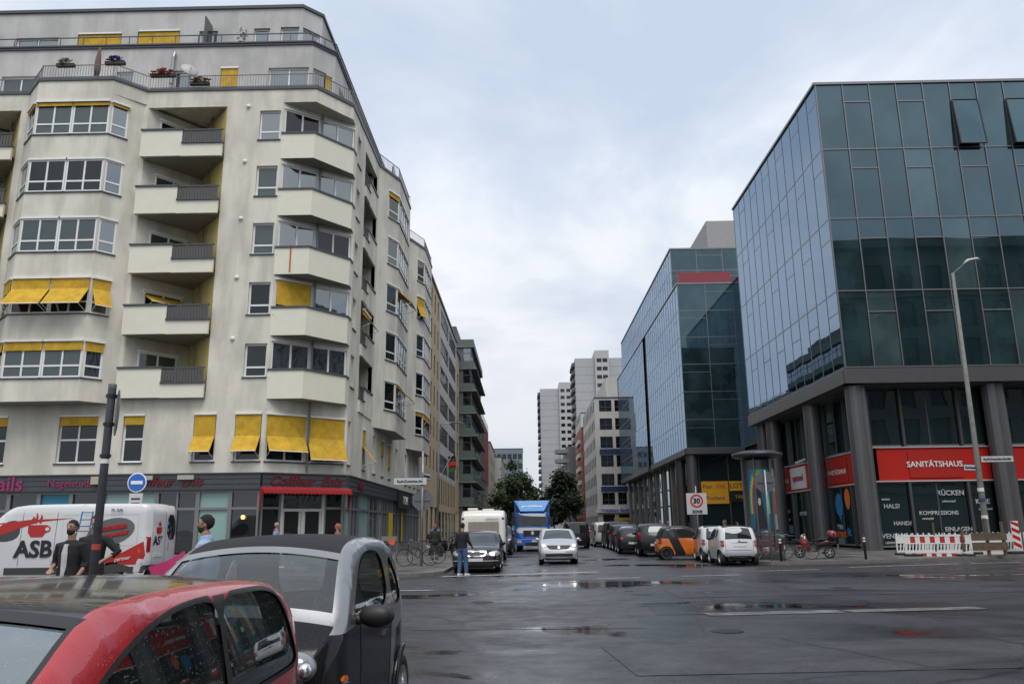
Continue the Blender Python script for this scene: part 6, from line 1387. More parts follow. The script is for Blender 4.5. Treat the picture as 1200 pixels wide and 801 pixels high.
    text('ASB', .38, bk, root, Matrix.Translation((-.45, -3.13, 1.32)) @ Matrix.Rotation(R(90), 4, 'X'), bold=.01)
    for s in (1, -1):
        patch(sh, [(s * .12, 1.35), (s * .80, 1.35), (s * .76, 2.15), (s * .12, 2.15)] if s > 0 else [(.0, 0), (0, .01), (.01, 0)], 'rear', carglass, 'rear_window', .012, k=1) if s > 0 else None
        patch(sh, [(s * .90, 1.0), (s * .99, 1.0), (s * .99, 1.45), (s * .90, 1.45)], 'rear', taill, 'tail_light', .02, k=0)
    patch(sh, sy([(.98, .38), (.98, .60)]), 'rear', trim, 'rear_bumper', .05, k=0); plate(sh, .88, 'rear', cx=-.45); mirror(sh, W / 2, 1.85, 1.5, 1, black, (.12, .1, .2)); mirror(sh, W / 2, 1.85, 1.5, -1, black, (.12, .1, .2))
    q = MB(); q.tube([(.25, -3.14, 1.0), (.25, -3.14, 1.25)], .015, 6); q.build('door_handle', black, root)
    place(root, (-14.95, 26.55, 0), math.pi / 2)
def caravan():
    root = thing('caravan', 'cream white touring caravan parked behind the black saloon', 'caravan'); L, W = 4.8, 2.2; p = paint('caravan_cream', (.66, .65, .58), rough=.4)
    sh = make_shell(root, L, W, [(-2.3, .5), (-2.36, .7), (-2.3, 1.4), (-2.2, 2.2), (-2.05, 2.38), (-1.6, 2.42), (0, 2.42), (1.7, 2.42), (2.1, 2.38), (2.26, 2.15), (2.32, 1.4), (2.4, .8), (2.36, .5)], .42, [(-.1, .3)], 1.2, .03, [p, black],
        [[(-1.6, 1.2), (-1.6, 1.8), (-.8, 1.8), (-.8, 1.2)], [(.5, 1.2), (.5, 1.8), (1.6, 1.8), (1.6, 1.2)]], [], step=.2, plan=(.3, .03), r=.07, crown=(.03, .02), ch=1)
    patch(sh, [(-.78, 1.15), (.72, 1.15), (.72, 1.88), (-.78, 1.88)], 'front', simple('window_blind', (.25, .215, .185), .35), 'front_window', .02, k=0)
    for i in range(1, 5): seam(sh, [(-.78 + i * .3, 1.17), (-.78 + i * .3, 1.86)], 'front', simple('blind_fold', (.19, .165, .145), .5), .02, 'blind_fold', .024)
    for f in (lambda q: q, mirx):
        patch(sh, f([(.92, 1.98), (1.02, 1.98), (1.02, 2.08), (.92, 2.08)]), 'front', black, 'marker_light', .02, k=0); patch(sh, f([(.85, .85), (1.0, .85), (1.0, .9), (.85, .9)]), 'front', black, 'grab_handle', .03, k=0)
    q = MB(); q.box(-.5, .1, 0, 1.0, 2.44, 2.52); q.box(.3, .8, .4, 1.5, 2.44, 2.56); q.build('roof_hatch', p, root, bevel=.03); q = MB(); q.box(-.75, .75, -2.0, 2.1, .3, .45); q.tube([(-.6, 2.2, .4), (0, 3.2, .42)], .04); q.tube([(.6, 2.2, .4), (0, 3.2, .42)], .04); q.tube([(0, 3.1, .45), (0, 3.1, .12)], .03); q.build('chassis', black, root)
    text('CARAVELAIR', .11, simple('grey_letters', (.15, .15, .15), .5), root, Matrix.Translation((-.45, 2.34, 2.02)) @ Matrix.Rotation(math.pi, 4, 'Z') @ Matrix.Rotation(R(90), 4, 'X'))
    for s in (1, -1): wheel(root, s * (W / 2 - .14), -.1, .32, .2, steel, 6, s)
    place(root, (-2.1, 41.9, 0), math.pi)
def truck():
    root = thing('box_truck', 'blue box truck with white lettered wind deflector coming up the street', 'truck'); bl = paint('truck_blue', (.012, .10, .42), rough=.3); lb = paint('truck_light_blue', (.07, .27, .62), rough=.3); wt = paint('truck_white', (.5, .51, .51), rough=.4)
    c = MB(); c.box(-1.25, 1.25, -6.2, .0, .95, 3.42); c.build('cargo_box', bl, root, bevel=.04)
    sh = make_shell(root, 1.9, 2.2, [(-.9, .5), (-.94, .8), (-.94, 2.3), (-.85, 2.55), (-.5, 2.62), (.3, 2.60), (.55, 2.5), (.78, 1.75), (.88, 1.4), (.95, .9), (.95, .5), (.9, .38)], .36, [(.1, .42)], 1.4, .05, [bl, wt, black], [[(-.1, 1.5), (-.1, 2.3), (.4, 2.3), (.66, 1.5)]], [((.52, 2.52), (.83, 1.62), .93, .95)],
        [([(-1.2, 1.26), (-1.2, 1.5), (1.2, 1.5), (1.2, 1.26)], 1)], [(((.50, 2.56), (.84, 1.58), 1, 1), 2), (((.845, 1.55), (.90, 1.27), 1, 1), 1)], step=.15, plan=(.3, .05), r=.08, crown=(.02, .05), name='cab', glass=cabglass, seal=(.05, 2))
    for o in [sh.body] + sh.glass: o.location = (0, 1.05, 0)
    d = MB(); d.add([(-1.12, .2, 2.62), (1.12, .2, 2.62), (-1.22, .08, 3.38), (1.22, .08, 3.38), (-.8, 1.5, 2.66), (.8, 1.5, 2.66), (-1.0, .25, 3.36), (1.0, .25, 3.36)], [(5, 4, 6, 7), (4, 0, 2, 6), (3, 1, 5, 7), (6, 2, 3, 7), (1, 0, 4, 5)]); d.build('wind_deflector', lb, root)
    v = Vector((0, -1.25, .70)).normalized(); M = Matrix.Translation((0, .92, 3.005)) @ Matrix.Rotation(math.pi, 4, 'Z') @ Matrix.Rotation(math.atan2(.70, 1.25), 4, 'X'); text('prof.klaus', .36, white, root, M, bold=.01, sx=1.0)
    q = MB(); q.box(-.62, .62, 1.99, 2.05, .98, 1.38); q.build('grille', black, root); q = MB(); q.lathe([(.001, .02), (.11, .02), (.13, 0)], 18, o=(0, 2.05, 1.2), axis='y'); q.build('badge', chrome, root)
    q = MB(); q.box(-1.1, 1.1, 1.9, 2.08, .38, .82); q.build('bumper', bl, root, bevel=.04); q = MB(); q.box(-.5, .5, 2.08, 2.1, .42, .58); q.build('air_intake', black, root)
    for s in (1, -1):
        q = MB(); q.box(min(s * .75, s * 1.05), max(s * .75, s * 1.05), 2.06, 2.11, .56, .74); q.build('headlight', headl, root); q = MB(); q.box(min(s * 1.16, s * 1.42), max(s * 1.16, s * 1.42), 1.3, 1.4, 1.7, 2.25); q.tube([(s * 1.0, 1.4, 2.3), (s * 1.3, 1.35, 2.25)], .025); q.build('wing_mirror', black, root); 
        wheel(root, s * .95, 1.15, .42, .28, steel, 8, s); wheel(root, s * .9, -3.9, .42, .45, steel, 8, s)
    q = MB(); q.box(-.45, .05, 2.1, 2.12, .62, .74); q.build('number_plate', plate_m, root); q = MB(); q.box(-.5, .5, -6, 1.5, .5, .94); q.build('chassis', black, root)
    q = MB(); q.tube([(-.7, 1.98, 1.7), (.1, 1.9, 1.72)], .012); q.build('wiper', black, root)
    place(root, (.42, 57.2, 0), math.pi)
def furniture():
    # right street lamp
    Lp = thing('street_lamp', 'tall tapered street lamp carrying street name plates before the red shop', 'street lamp', (22.1, 39.6, .12)); m = MB(); m.tube([(0, 0, 0), (0, 0, 1.0), (.02, 0, 3.5), (.15, 0, 14.0)], [.15, .145, .13, .075], 12); m.build('pole', simple('lamp_pole', (.20, .205, .185), .7, var=.3, vs=5), Lp, True)
    m = MB(); m.tube([(.15, 0, 13.95), (.5, -.05, 14.25), (.85, -.1, 14.5)], .035, 8); m.build('arm', MATS['lamp_pole'], Lp); m = MB(); m.tube([(.72, -.08, 14.45), (.95, -.1, 14.62), (1.4, -.12, 14.7), (1.55, -.12, 14.66)], [(.06, .05), (.17, .09), (.17, .08), (.08, .03)], 12); m.build('lamp_head', simple('lamp_white', (.6, .6, .6), .4), Lp, True)
    m = MB()
    for z, c in ((1.6, 0), (2.4, 1), (2.9, 0)): m.lathe([(.146, z), (.146, z + .18)], 12, m=c)
    m.build('stickers', [white, simple('sticker_dark', (.05, .05, .12), .6)], Lp)
    blade(Lp, -.42, -.14, 4.05, .95, .26, R(25), 'Charlottenstr.', .14); blade(Lp, .95, -.1, 4.45, 1.5, .28, R(-4), 'Rudi-Dutschke-Straße', .145)
    # left name plate pole with back of stop sign
    Q = thing('sign_post', 'steel post with street name plate and back of an octagonal sign beside the bicycle', 'sign post', (-4.25, 33.2, .12)); m = MB(); m.tube([(0, 0, 0), (0, 0, 4.6)], .045, 10); m.build('pole', steel, Q, True)
    blade(Q, -.5, -.1, 3.38, 1.35, .28, R(2), 'Rudi-Dutschke-Str.', .14); octsign(Q, 0, .09, 2.62, .45); blade(Q, .12, .35, 3.6, .9, .25, R(75), 'Charlottenstr.', .14)
    for z in (2.45, 2.8): m = MB(); m.tube([(-.05, 0, z), (.05, .06, z)], .02, 6); m.build('clamp', steel, Q)
    Q = thing('sign_post', 'grey post with back of an octagonal sign in front of the advertising column', 'sign post', (10.25, 34.6, .12)); m = MB(); m.tube([(0, 0, 0), (0, 0, 3.75)], .045, 10); m.build('pole', steel, Q, True); octsign(Q, 0, .09, 3.25, .47)
    # left lamp, far
    Lp = thing('street_lamp', 'slender grey street lamp curving over the left pavement', 'street lamp', (-5.0, 46, .12)); m = MB(); m.tube([(0, 0, 0), (0, 0, 5.6), (.02, 0, 7.0), (.25, 0, 7.4), (.9, 0, 7.45)], [.07, .06, .045, .04, .03], 10); m.build('pole', steel, Lp, True); m = MB(); m.tube([(.8, 0, 7.44), (1.1, 0, 7.46), (1.5, 0, 7.38)], [(.05, .04), (.1, .05), (.03, .02)], 10); m.build('lamp_head', MATS['lamp_pole'], Lp, True)
    # zone 30 sign
    Q = thing('traffic_sign', 'square white speed zone sign with red ring and number 30 behind the white cars', 'traffic sign', (9.45, 45.0, .12)); m = MB(); m.tube([(0, .05, 0), (0, .05, 3.6)], .04, 8); m.build('pole', steel, Q, True); m = MB(); m.box(-.56, .56, -.01, .02, 2.05, 3.2); o = m.build('sign_face', simple('sign_face', (.5, .5, .5), .5), Q, bevel=.01)
    m = MB(); m.lathe([(.36, -.02), (.27, -.02)], 28, o=(0, 0, 2.78), axis='y'); m.build('red_ring', simple('sign_ring', (.5, .02, .02), .5), o); text('30', .38, MATS['ink'], o, Matrix.Translation((0, -.025, 2.78)) @ Matrix.Rotation(R(90), 4, 'X'), bold=.012); text('ZONE', .2, MATS['ink'], o, Matrix.Translation((0, -.025, 2.2)) @ Matrix.Rotation(R(90), 4, 'X'), bold=.006)
    # blue round sign behind van
    Q = thing('traffic_sign', 'round blue sign with white bar above a small plate behind the delivery van', 'traffic sign', (-13.85, 28.5, .12)); m = MB(); m.tube([(0, .05, 0), (0, .05, 3.45)], .04, 8); m.build('pole', steel, Q, True); m = MB(); m.lathe([(.001, -.02), (.31, -.02), (.31, .01), (.001, .01)], 28, o=(0, 0, 3.2), axis='y'); m.lathe([(.345, -.012), (.31, -.021)], 28, o=(0, 0, 3.2), axis='y', m=1); m.box(-.21, .21, -.03, -.022, 3.14, 3.26, m=1); m.build('sign_face', [simple('sign_blue', (.015, .13, .48), .4), white], Q)
    m = MB(); m.box(-.24, .24, 0, .02, 2.35, 2.82); m.box(-.16, .16, -.004, 0, 2.6, 2.66, m=1); m.box(-.16, .16, -.004, 0, 2.45, 2.5, m=1); m.build('supplementary_plate', [MATS['plate_white'], MATS['ink']], Q)
    # thick pole by the two men
    Q = thing('sign_post', 'thick dark grey post with edge-on round sign standing before the white van', 'sign post', (-5.56, 10.5, .0)); m = MB(); m.tube([(0, 0, 0), (0, 0, 3.5), (0, 0, 3.56)], [.052, .052, .055], 16); m.build('pole', simple('post_grey', (.075, .085, .10), .55, var=.2, vs=6), Q, True)
    m = MB(); m.lathe([(.001, .08), (.31, .08), (.31, .09), (.001, .10)], 28, o=(0, 0, 3.18), axis='x'); o = m.build('round_sign', simple('sign_back2', (.12, .125, .13), .5), Q); o.rotation_euler = (0, 0, R(32)); m = MB(); m.lathe([(.07, 3.0), (.07, 3.04)], 14, m=0); m.lathe([(.07, 3.38), (.07, 3.42)], 14); m.lathe([(.07, 2.58), (.07, 2.62)], 14); m.build('clamp', black, Q)
    m = MB(); m.lathe([(.054, 2.5), (.054, 2.56)], 14, m=0); m.lathe([(.054, 1.40), (.054, 1.47)], 14, m=1); m.lathe([(.054, 1.60), (.054, 1.68)], 14, m=2); m.build('sticker', [white, simple('sticker_red', (.4, .05, .04), .6), black], Q)
    # bollards
    b0 = thing('bollard', 'black bollard with red and white band near the corner column', 'bollard', (14.2, 34.7, .12), 0, 'bollards on the pavements'); m = MB(); m.tube([(0, 0, 0), (0, 0, .95), (0, 0, 1.0)], [.05, .05, .03], 12); m.build('post', black, b0, True); m = MB(); m.lathe([(.052, .72), (.052, .78)], 12, m=0); m.lathe([(.052, .78), (.052, .84)], 12, m=1); m.lathe([(.052, .84), (.052, .9)], 12, m=0); m.build('reflective_band', [white, redpaint], b0)
    place(copy_tree(b0), (-6.6, 37.0, .12), 0, 'thin black bollard before the shop windows, just right of the silver framed car'); place(copy_tree(b0), (10.4, 33.8, .12), 0, 'short black bollard between the bicycles and the kerb')
    # advertising column
    A = thing('advertising_column', 'round poster column with wide flat hood and rainbow portrait poster', 'advertising column', (10.55, 36.6, .12)); m = MB(); m.lathe([(.72, 0), (.72, .5), (.66, .52), (.66, 4.3)], 32); m.lathe([(.001, 4.32), (1.0, 4.42), (1.12, 4.5), (1.12, 4.6), (.7, 4.72), (.001, 4.76)], 36); m.build('column_body', simple('column_dark', (.035, .04, .045), .35), A, True)
    m = MB()
    for i in range(6): a = R(60 * i - 60); m.tube([(.72 * math.cos(a), .72 * math.sin(a), .4), (.72 * math.cos(a), .72 * math.sin(a), 4.35)], .045, 8)
    m.build('glazing_bar', steelgrey, A)
    def wrap(a0, a1, z0, z1, mat, nm, r=.68, n=14, shape=None):
        m = MB(); K = 16
        for i in range(n):
            for j in range(K):
                u, v = (i + .5) / n, (j + .5) / K
                if shape and not shape(u, v): continue
                p = [(r * math.cos(a0 + (a1 - a0) * (i + di) / n), r * math.sin(a0 + (a1 - a0) * (i + di) / n), z0 + (z1 - z0) * (j + dj) / K) for di, dj in ((0, 0), (1, 0), (1, 1), (0, 1))]; m.quad(*p)
        return m.build(nm, mat, A)
    a0, a1 = R(-150), R(-65); wrap(a0, a1, 1.25, 3.9, simple('poster_teal', (.015, .11, .16), .4), 'poster', .675)
    cols = [(.55, .03, .03), (.6, .25, .02), (.5, .45, .03), (.05, .35, .08), (.03, .2, .5)]
    for i, c in enumerate(cols):
        lo, hi = .42 + i * .035, .42 + (i + 1) * .035
        wrap(a0, a1, 1.3, 3.85, simple('rainbow_%d' % i, c, .5), 'rainbow_arc', .68 + .001 * i, 40, lambda u, v, lo=lo, hi=hi: lo < math.hypot((u - .48) * 1.1, max(0, v - .45) * .82) / 1.0 * 1. + .1 < hi and v > .25)
    wrap(a0, a1, 1.3, 3.3, simple('figure_black', (.012, .012, .014), .5), 'figure', .684, 40, lambda u, v: abs(u - .48) < (.26 - .22 * v if v < .6 else .10) and v < .95); wrap(a0, a1, 2.3, 2.62, simple('figure_face', (.5, .42, .38), .5), 'figure_face', .687, 40, lambda u, v: ((u - .47) / .06) ** 2 + ((v - .5) / .5) ** 2 < 1)
    wrap(R(-55), R(-25), 1.25, 3.9, simple('poster_pale', (.26, .26, .25), .5), 'poster', .675); wrap(R(-52), R(-28), 1.9, 2.9, simple('poster_orange', (.3, .08, .04), .5, var=.5, vs=5), 'poster_print', .679); wrap(a0, a1, .55, 1.15, simple('poster_small', (.09, .09, .1), .5, var=.6, vs=9), 'notice', .675); wrap(R(-60), R(-20), .5, 1.15, simple('poster_text', (.10, .10, .11), .6, var=.7, vs=12), 'notice', .675)
    # bicycles right and left, scooter
    bicycle('dark city bicycle with front basket leaning on the left sign post', (-4.45, 33.45, .12), R(188), (.02, .02, .022), True)
    bicycle('black bicycle standing behind the one with the basket', (-4.3, 35.2, .12), R(200), (.03, .03, .035))
    bicycle('red and silver bicycle closest to the white two-seater', (10.2, 35.2, .12), R(15), (.35, .04, .04)); bicycle('black bicycle with turquoise saddle at the sign post', (10.9, 35.0, .12), R(75), (.02, .02, .02), saddle=(.03, .35, .27)); bicycle('dark bicycle parked side on by the scooter', (11.7, 35.6, .12), R(-20), (.015, .015, .02))
    scooter('red and black motor scooter with top box parked before the shop windows', (12.75, 36.6, .12), R(160), (.03, .012, .012), (.22, .008, .008)); scooter('black motor scooter parked on the left pavement behind the saloon', (-4.3, 44.5, .12), R(60), (.02, .02, .02))
    s2 = scooter('dark motor scooter with red lamp next to the pale entrance far left', (-5.2, 46.5, .12), R(75), (.03, .03, .035), (.02, .02, .02))
    # litter bin
    bn = thing('news_rack', 'small metal news rack with orange round disc before the yellow window', 'rack', (-6.3, 37.5, .12)); m = MB()
    for x in (-.35, .35): m.tube([(x, 0, 0), (x, 0, 1.15)], .02, 6)
    m.box(-.35, .35, -.1, .1, .95, 1.15); m.box(-.33, .33, -.08, .08, .3, .34); m.build('stand', simple('rack_metal', (.2, .18, .16), .5), bn); m = MB(); m.lathe([(.001, -.02), (.15, -.02), (.15, .01)], 16, o=(.15, -.12, .9), axis='y'); m.build('round_disc', simple('disc_orange', (.6, .12, .04), .5), bn)
    # roadworks
    def barrier(label, x0, y0, x1, y1, striped=True):
        f = Fr((x0, y0), (x1, y1)); B = thing('safety_barrier', label, 'barrier', (0, 0, 0), 0, 'roadworks barriers by the lamp'); m = MB()
        m.obox(f, 0, f.len, .98, 1.03, -.03, .03); m.obox(f, 0, f.len, .25, .32, -.03, .03); m.obox(f, 0, f.len, .65, .70, -.025, .025)
        for u in (0, f.len - .05): m.obox(f, u, u + .05, .12, 1.08, -.028, .028)
        n = int(f.len / .14)
        for i in range(1, n):
            u = f.len * i / n; m.add([f.p(u, .32, -.015), f.p(u + .05, .32, -.015), f.p(u + .1, .65, -.015), f.p(u + .05, .65, -.015), f.p(u, .32, .015), f.p(u + .05, .32, .015), f.p(u + .1, .65, .015), f.p(u + .05, .65, .015)], [(3, 2, 1, 0), (4, 5, 6, 7), (0, 1, 5, 4), (1, 2, 6, 5), (2, 3, 7, 6), (3, 0, 4, 7)])
        for i in range(0, int(f.len / .25)): m.obox(f, i * .25 + .05, i * .25 + .09, 1.03, 1.12, -.02, .02)
        m.build('frame', white, B); k = int(f.len / .2)
        for z0, z1 in ((.70, .98), (.12, .25)):
            p = MB()
            for i in range(k): p.obox(f, .05 + (f.len - .1) * i / k, .05 + (f.len - .1) * (i + 1) / k, z0, z1, -.02, .02, m=i % 2 if striped else 0)
            p.build('warning_board', [white, redpaint], B)
        for u in (.3, f.len - .3): q = MB(); c = f.p(u, 0, 0); q.box(c[0] - .35, c[0] + .35, c[1] - .2, c[1] + .2, .12, .22); q.build('foot', rubber, B, bevel=.03)
        return B
    barrier('red and white barrier panel facing the road at the left end of the works', 17.2, 37.6, 19.7, 36.6); barrier('long white barrier behind the wooden fence', 17.4, 38.9, 20.6, 38.9, False); barrier('long white barrier behind the street lamp', 20.7, 38.95, 23.3, 38.95, False); barrier('short white barrier closing the right end of the works', 23.4, 38.9, 23.5, 38.0, False)
    W = thing('wooden_fence', 'rough brown plank fence guarding the lamp works', 'fence', (0, 0, 0)); wd = simple('rough_wood', (.14, .10, .065), .85, var=.35, vs=4); f = Fr((19.3, 36.75), (21.5, 37.1))
    for z in (.35, .78): m = MB(); m.obox(f, 0, f.len, z, z + .34, .05, .09); m.build('plank', wd, W)
    for i, (u, h) in enumerate(((.05, 1.3), (1.25, 1.75), (2.05, 1.6))): m = MB(); m.obox(f, u, u + .12, .1, h, -.04, .05); m.build('post', wd, W)
    m = MB(); m.tube([f.p(-.6, .1, -.9), f.p(-.6, 1.6, -.9)], .05, 6); m.build('post', wd, W)
    Q = thing('warning_beacon', 'red and white diagonal striped beacon right of the street lamp', 'beacon', (22.75, 38.4, .12)); m = MB(); w, h = .17, 1.25; m.box(-w, w, -.02, .02, .25, .25 + h)
    for i in range(4): z = .3 + i * .32; m.add([(-w, -.024, z + .12), (w, -.024, z - .05 + .0), (w, -.024, z + .12), (-w, -.024, min(1.5, z + .29))], [(0, 1, 2, 3)], 1)
    m.build('board', [white, redpaint], Q); m = MB(); m.box(-.45, .45, -.22, .22, 0, .12); m.build('foot', rubber, Q, bevel=.03)
    Q = thing('ladder', 'steel ladder with blue top leaning against the white delivery van', 'ladder', (-13.75, 24.9, 0)); m = MB()
    for x in (-.2, .2): m.tube([(x, -.2, .02), (x, .25, 1.75)], .022, 6)
    for i in range(6): z = .25 + i * .28; m.tube([(-.2, -.2 + .45 * z / 1.75, z), (.2, -.2 + .45 * z / 1.75, z)], .016, 6)
    m.build('rails', simple('ladder_steel', (.12, .13, .14), .4, metal=.5), Q); m = MB()
    for x in (-.17, .17): m.tube([(x, .25, 1.70), (x, .36, 2.25)], .024, 6)
    for z in (1.8, 2.0, 2.22): m.tube([(-.17, .25 + .11 * (z - 1.7) / .55, z), (.17, .25 + .11 * (z - 1.7) / .55, z)], .018, 6)
    m.build('ladder_top', simple('ladder_blue', (.03, .16, .35), .4), Q)
    # flag on left row
    Q = thing('flag', 'small red black and green flag on a slanting pole at the ochre office', 'flag', (-8.9, 84.5, 7.0)); m = MB(); m.tube([(0, 0, 0), (1.3, -.5, 2.2)], .03, 6); m.build('flagpole', white, Q)
    m = MB(); v = [(.75 + .3 * math.sin(i * .9) * .3 + i * .04, -.4 + .08 * math.sin(i * 1.7), 1.9 - i * .32) for i in range(6)]
    for i in range(5): a, b = v[i], v[i + 1]; m.quad(a, b, (b[0] + .75, b[1] - .1, b[2] + .12), (a[0] + .75, a[1] - .1, a[2] + .1), m=(0, 0, 1, 1, 2)[i])
    m.build('cloth', [black, redpaint, simple('flag_green', (.02, .2, .06), .7)], Q)
    # on the terraces
    def plantbox(label, x, z, col, y=36.95, w=1.1, boxc=(.05, .045, .04), n=420):
        T = thing('flower_box', label, 'flower box', (x, y, z), 0, 'flower boxes on the terrace railing'); m = MB(); m.box(-w / 2, w / 2, -.1, .1, -.16, 0); m.build('box', simple('pot_%.2f' % boxc[0], boxc, .8), T); crown('f', T, (0, 0, .12), (w / 2 + .05, .24, .22), int(n * 2.2), None, int(x * 7), .05, 22, simple('flower_%d' % len(MATS), col, .7, var=.4, vs=12)); o = [c for c in T.children if c.name.startswith('crown')][0]; o.name = 'flowers'; o.data.materials.clear(); o.data.materials.append(MATS['flower_%d' % (len(MATS) - 1)]); return T
    plantbox('flower box with white blossoms at left end of the terrace railing', -23.0, 24.75, (.35, .38, .30), 35.7, .9); plantbox('flower box overflowing with purple blossoms on the terrace railing', -19.9 - .6, 24.85, (.09, .05, .28), 35.75, 1.0); plantbox('flower box with rusty orange blossoms beside the purple ones', -18.6, 24.85, (.38, .10, .04), 36.95, 1.3, n=600); plantbox('low flower box with faded orange plants next to the satellite dish', -16.0 - .6, 24.3, (.22, .10, .06), 36.9, 1.0)
    Q = thing('parasol', 'closed brown parasol standing on the terrace between the flower boxes', 'parasol', (-21.0 - .9, 36.6, 24.0)); m = MB(); m.tube([(0, 0, 0), (0, 0, .7)], .03, 8); m.build('pole', steel, Q); m = MB(); m.tube([(0, 0, .6), (0, 0, 1.0), (0, 0, 1.5), (.02, 0, 2.15), (.02, 0, 2.25)], [.12, .17, .14, .07, .03], 10); m.build('canopy', simple('parasol_brown', (.16, .10, .09), .9), Q, True)
    Q = thing('satellite_dish', 'grey satellite dish on the terrace before the penthouse door', 'satellite dish', (-16.9 - .5, 37.4, 24.0)); m = MB(); m.tube([(0, 0, 0), (0, 0, 1.3)], .03, 8); m.build('mast', steel, Q); m = MB(); m.lathe([(.45 * i / 6, -.12 + .12 * (i / 6) ** 2) for i in range(7)], 24, axis='y'); o = m.build('dish', simple('dish_grey', (.4, .4, .4), .5), Q, True); o.location = (0, -.1, 1.3); o.rotation_euler = (R(-25), 0, R(35)); o.modifiers.new('s', 'SOLIDIFY').thickness = .015; m = MB(); m.tube([(0, -.1, 1.0), (.3, -.5, 1.2)], .012, 6); m.build('arm', steel, Q)
    Q = thing('potted_fir', 'small dark fir in a pot on the upper roof terrace', 'potted plant', (-15.3, 38.7, 27.5)); m = MB(); m.lathe([(.001, 0), (.14, 0), (.18, .3), (.001, .3)], 14); m.build('pot', simple('pot_dark', (.08, .05, .04), .8), Q); crown('c', Q, (0, 0, .85), (.26, .26, .5), 700, None, 5, .06, 16, simple('fir', (.02, .05, .02), .8)); [c for c in Q.children if c.name.startswith('crown')][0].data.materials.append(MATS['fir'])
    Q = thing('roof_antenna', 'thin aerials on the roof edge above the first projecting bay', 'antenna', (-8.6, 49.5, 23.9)); m = MB(); m.tube([(0, 0, 0), (0, 0, 1.6)], .03, 6); m.tube([(.3, 1.0, 0), (.3, 1.0, 1.4)], .02, 6); m.build('mast', steel, Q); m = MB(); m.tube([(0, 0, .9), (0, 0, 1.5)], [.14, .08], 8); m.build('cover', steel, Q)
    # brochure held by man
    Q = thing('brochure', 'open pink brochure held by the bearded man in pale blue shirt', 'brochure', (-3.93, 9.2, 1.07)); m = MB()
    for s in (1, -1): m.add([(0, 0, 0), (s * .20, .05, .02), (s * .20, .09, .27), (0, .04, .25), (0, .004, 0), (s * .20, .054, .02), (s * .20, .094, .27), (0, .044, .25)], [(0, 1, 2, 3), (7, 6, 5, 4), (0, 4, 5, 1), (1, 5, 6, 2), (2, 6, 7, 3), (3, 7, 4, 0)])
    m.build('pages', simple('brochure_pink', (.42, .02, .12), .5), Q); m = MB(); m.lathe([(.001, -.006), (.04, -.006)], 16, o=(.09, .045, .16), axis='y'); m.build('blue_dot', simple('dot_blue', (.08, .25, .5), .5), Q); m = MB(); m.quad((-.17, .034, .03), (-.05, .004, .03), (-.05, .012, .08), (-.17, .042, .08)); m.build('print', white, Q)
    Q.rotation_euler = (0, R(-25), R(25))
def people():
    person('man in dark jacket and blue jeans standing at the front of the black saloon', (-2.22, 28.35, 0), R(-28), (((.24, .02, 1.15), (.24, .22, 1.0)), HANG[1]), ((.13, .05), (-.09, -.06)), (.012, .013, .018), (.06, .12, .24), (.012, .01, .01), height=1.8)
    person('bearded man in open black jacket over white shirt standing left of the thick post', (-6.5, 11.6, .12), R(180 - 8), (((.27, -.05, 1.15), (.13, .22, 1.06)), ((-.27, -.05, 1.15), (-.22, .12, .93))), top=(.012, .012, .015), legs=(.03, .035, .05), hair=(.02, .013, .01), beard=True, open_front=(.5, .5, .5), sleeve=.6, height=1.69, vox=.009)
    person('person in black mostly hidden behind the thick post, one elbow showing', (-6.86, 12.9, .12), R(180), (((.22, .02, 1.15), (.20, .2, 1.0)), ((-.40, .0, 1.20), (-.22, .20, 1.05))), top=(.013, .013, .016), legs=(.02, .02, .03), height=1.78, vox=.010, sleeve=.6)
    person('bearded man in pale blue shirt reading a pink brochure beside the silver framed car', (-3.72, 9.45, .12), R(100), (((.24, .10, 1.16), (.10, .34, 1.12)), ((-.24, .10, 1.16), (-.10, .36, 1.12))), top=(.30, .42, .60), legs=(.04, .05, .08), hair=(.012, .01, .01), beard=True, height=1.70, vox=.009, collar=True, head_turn=.0)
    person('grey haired man in blue shirt with red scarf passing the corner door', (-10.0, 32.5, .12), R(-80), HANG, ((.1, .2), (-.1, -.2)), (.22, .32, .5), (.05, .05, .07), (.35, .34, .33), height=1.8, collar=True)
    Q = thing('scarf', 'red scarf on the grey haired man by the corner door', 'scarf', (-10.0, 32.5, 1.5)); m = MB(); m.tube([(-.09, 0, .1), (0, -.1, .08), (.1, 0, .06), (0, .1, .1), (-.09, 0, .1)], .045, 8); m.tube([(.03, -.1, .08), (.05, -.14, -.2)], .04, 8); m.build('wool', simple('scarf_red', (.4, .02, .03), .9), Q, True)
    person('red haired woman walking behind the silver framed car, only her head showing', (-6.95, 30.0, .12), R(110), HANG, top=(.2, .12, .1), hair=(.35, .12, .05), long_hair=True, height=1.72)
    person('man in blue shirt walking away along the left pavement', (-5.15, 46.0, .12), R(0), HANG, ((.1, .16), (-.1, -.16)), (.13, .21, .42), (.03, .04, .08), (.02, .015, .012), height=1.8)
    person('woman with brown hair in dark coat behind the leaning bicycle', (-4.1, 36.6, .12), R(20), HANG, top=(.02, .025, .02), legs=(.02, .02, .02), hair=(.18, .09, .045), long_hair=True, height=1.7)
    person('brown haired woman behind the white two-seater roof', (10.5, 43.3, .12), R(90), HANG, top=(.10, .06, .05), hair=(.10, .05, .03), long_hair=True, height=1.75); person('person in red top standing right of the brown haired woman', (11.25, 43.8, .12), R(-90), HANG, top=(.3, .05, .04), height=1.65)
    person('woman in white top behind the dark cars on the right pavement', (8.7, 53, .12), R(160), HANG, top=(.5, .48, .45), hair=(.2, .13, .07), height=1.82); person('fair haired person beside the woman in white behind the dark cars', (9.3, 53.6, .12), R(200), HANG, top=(.12, .12, .14), hair=(.3, .2, .1), height=1.76)
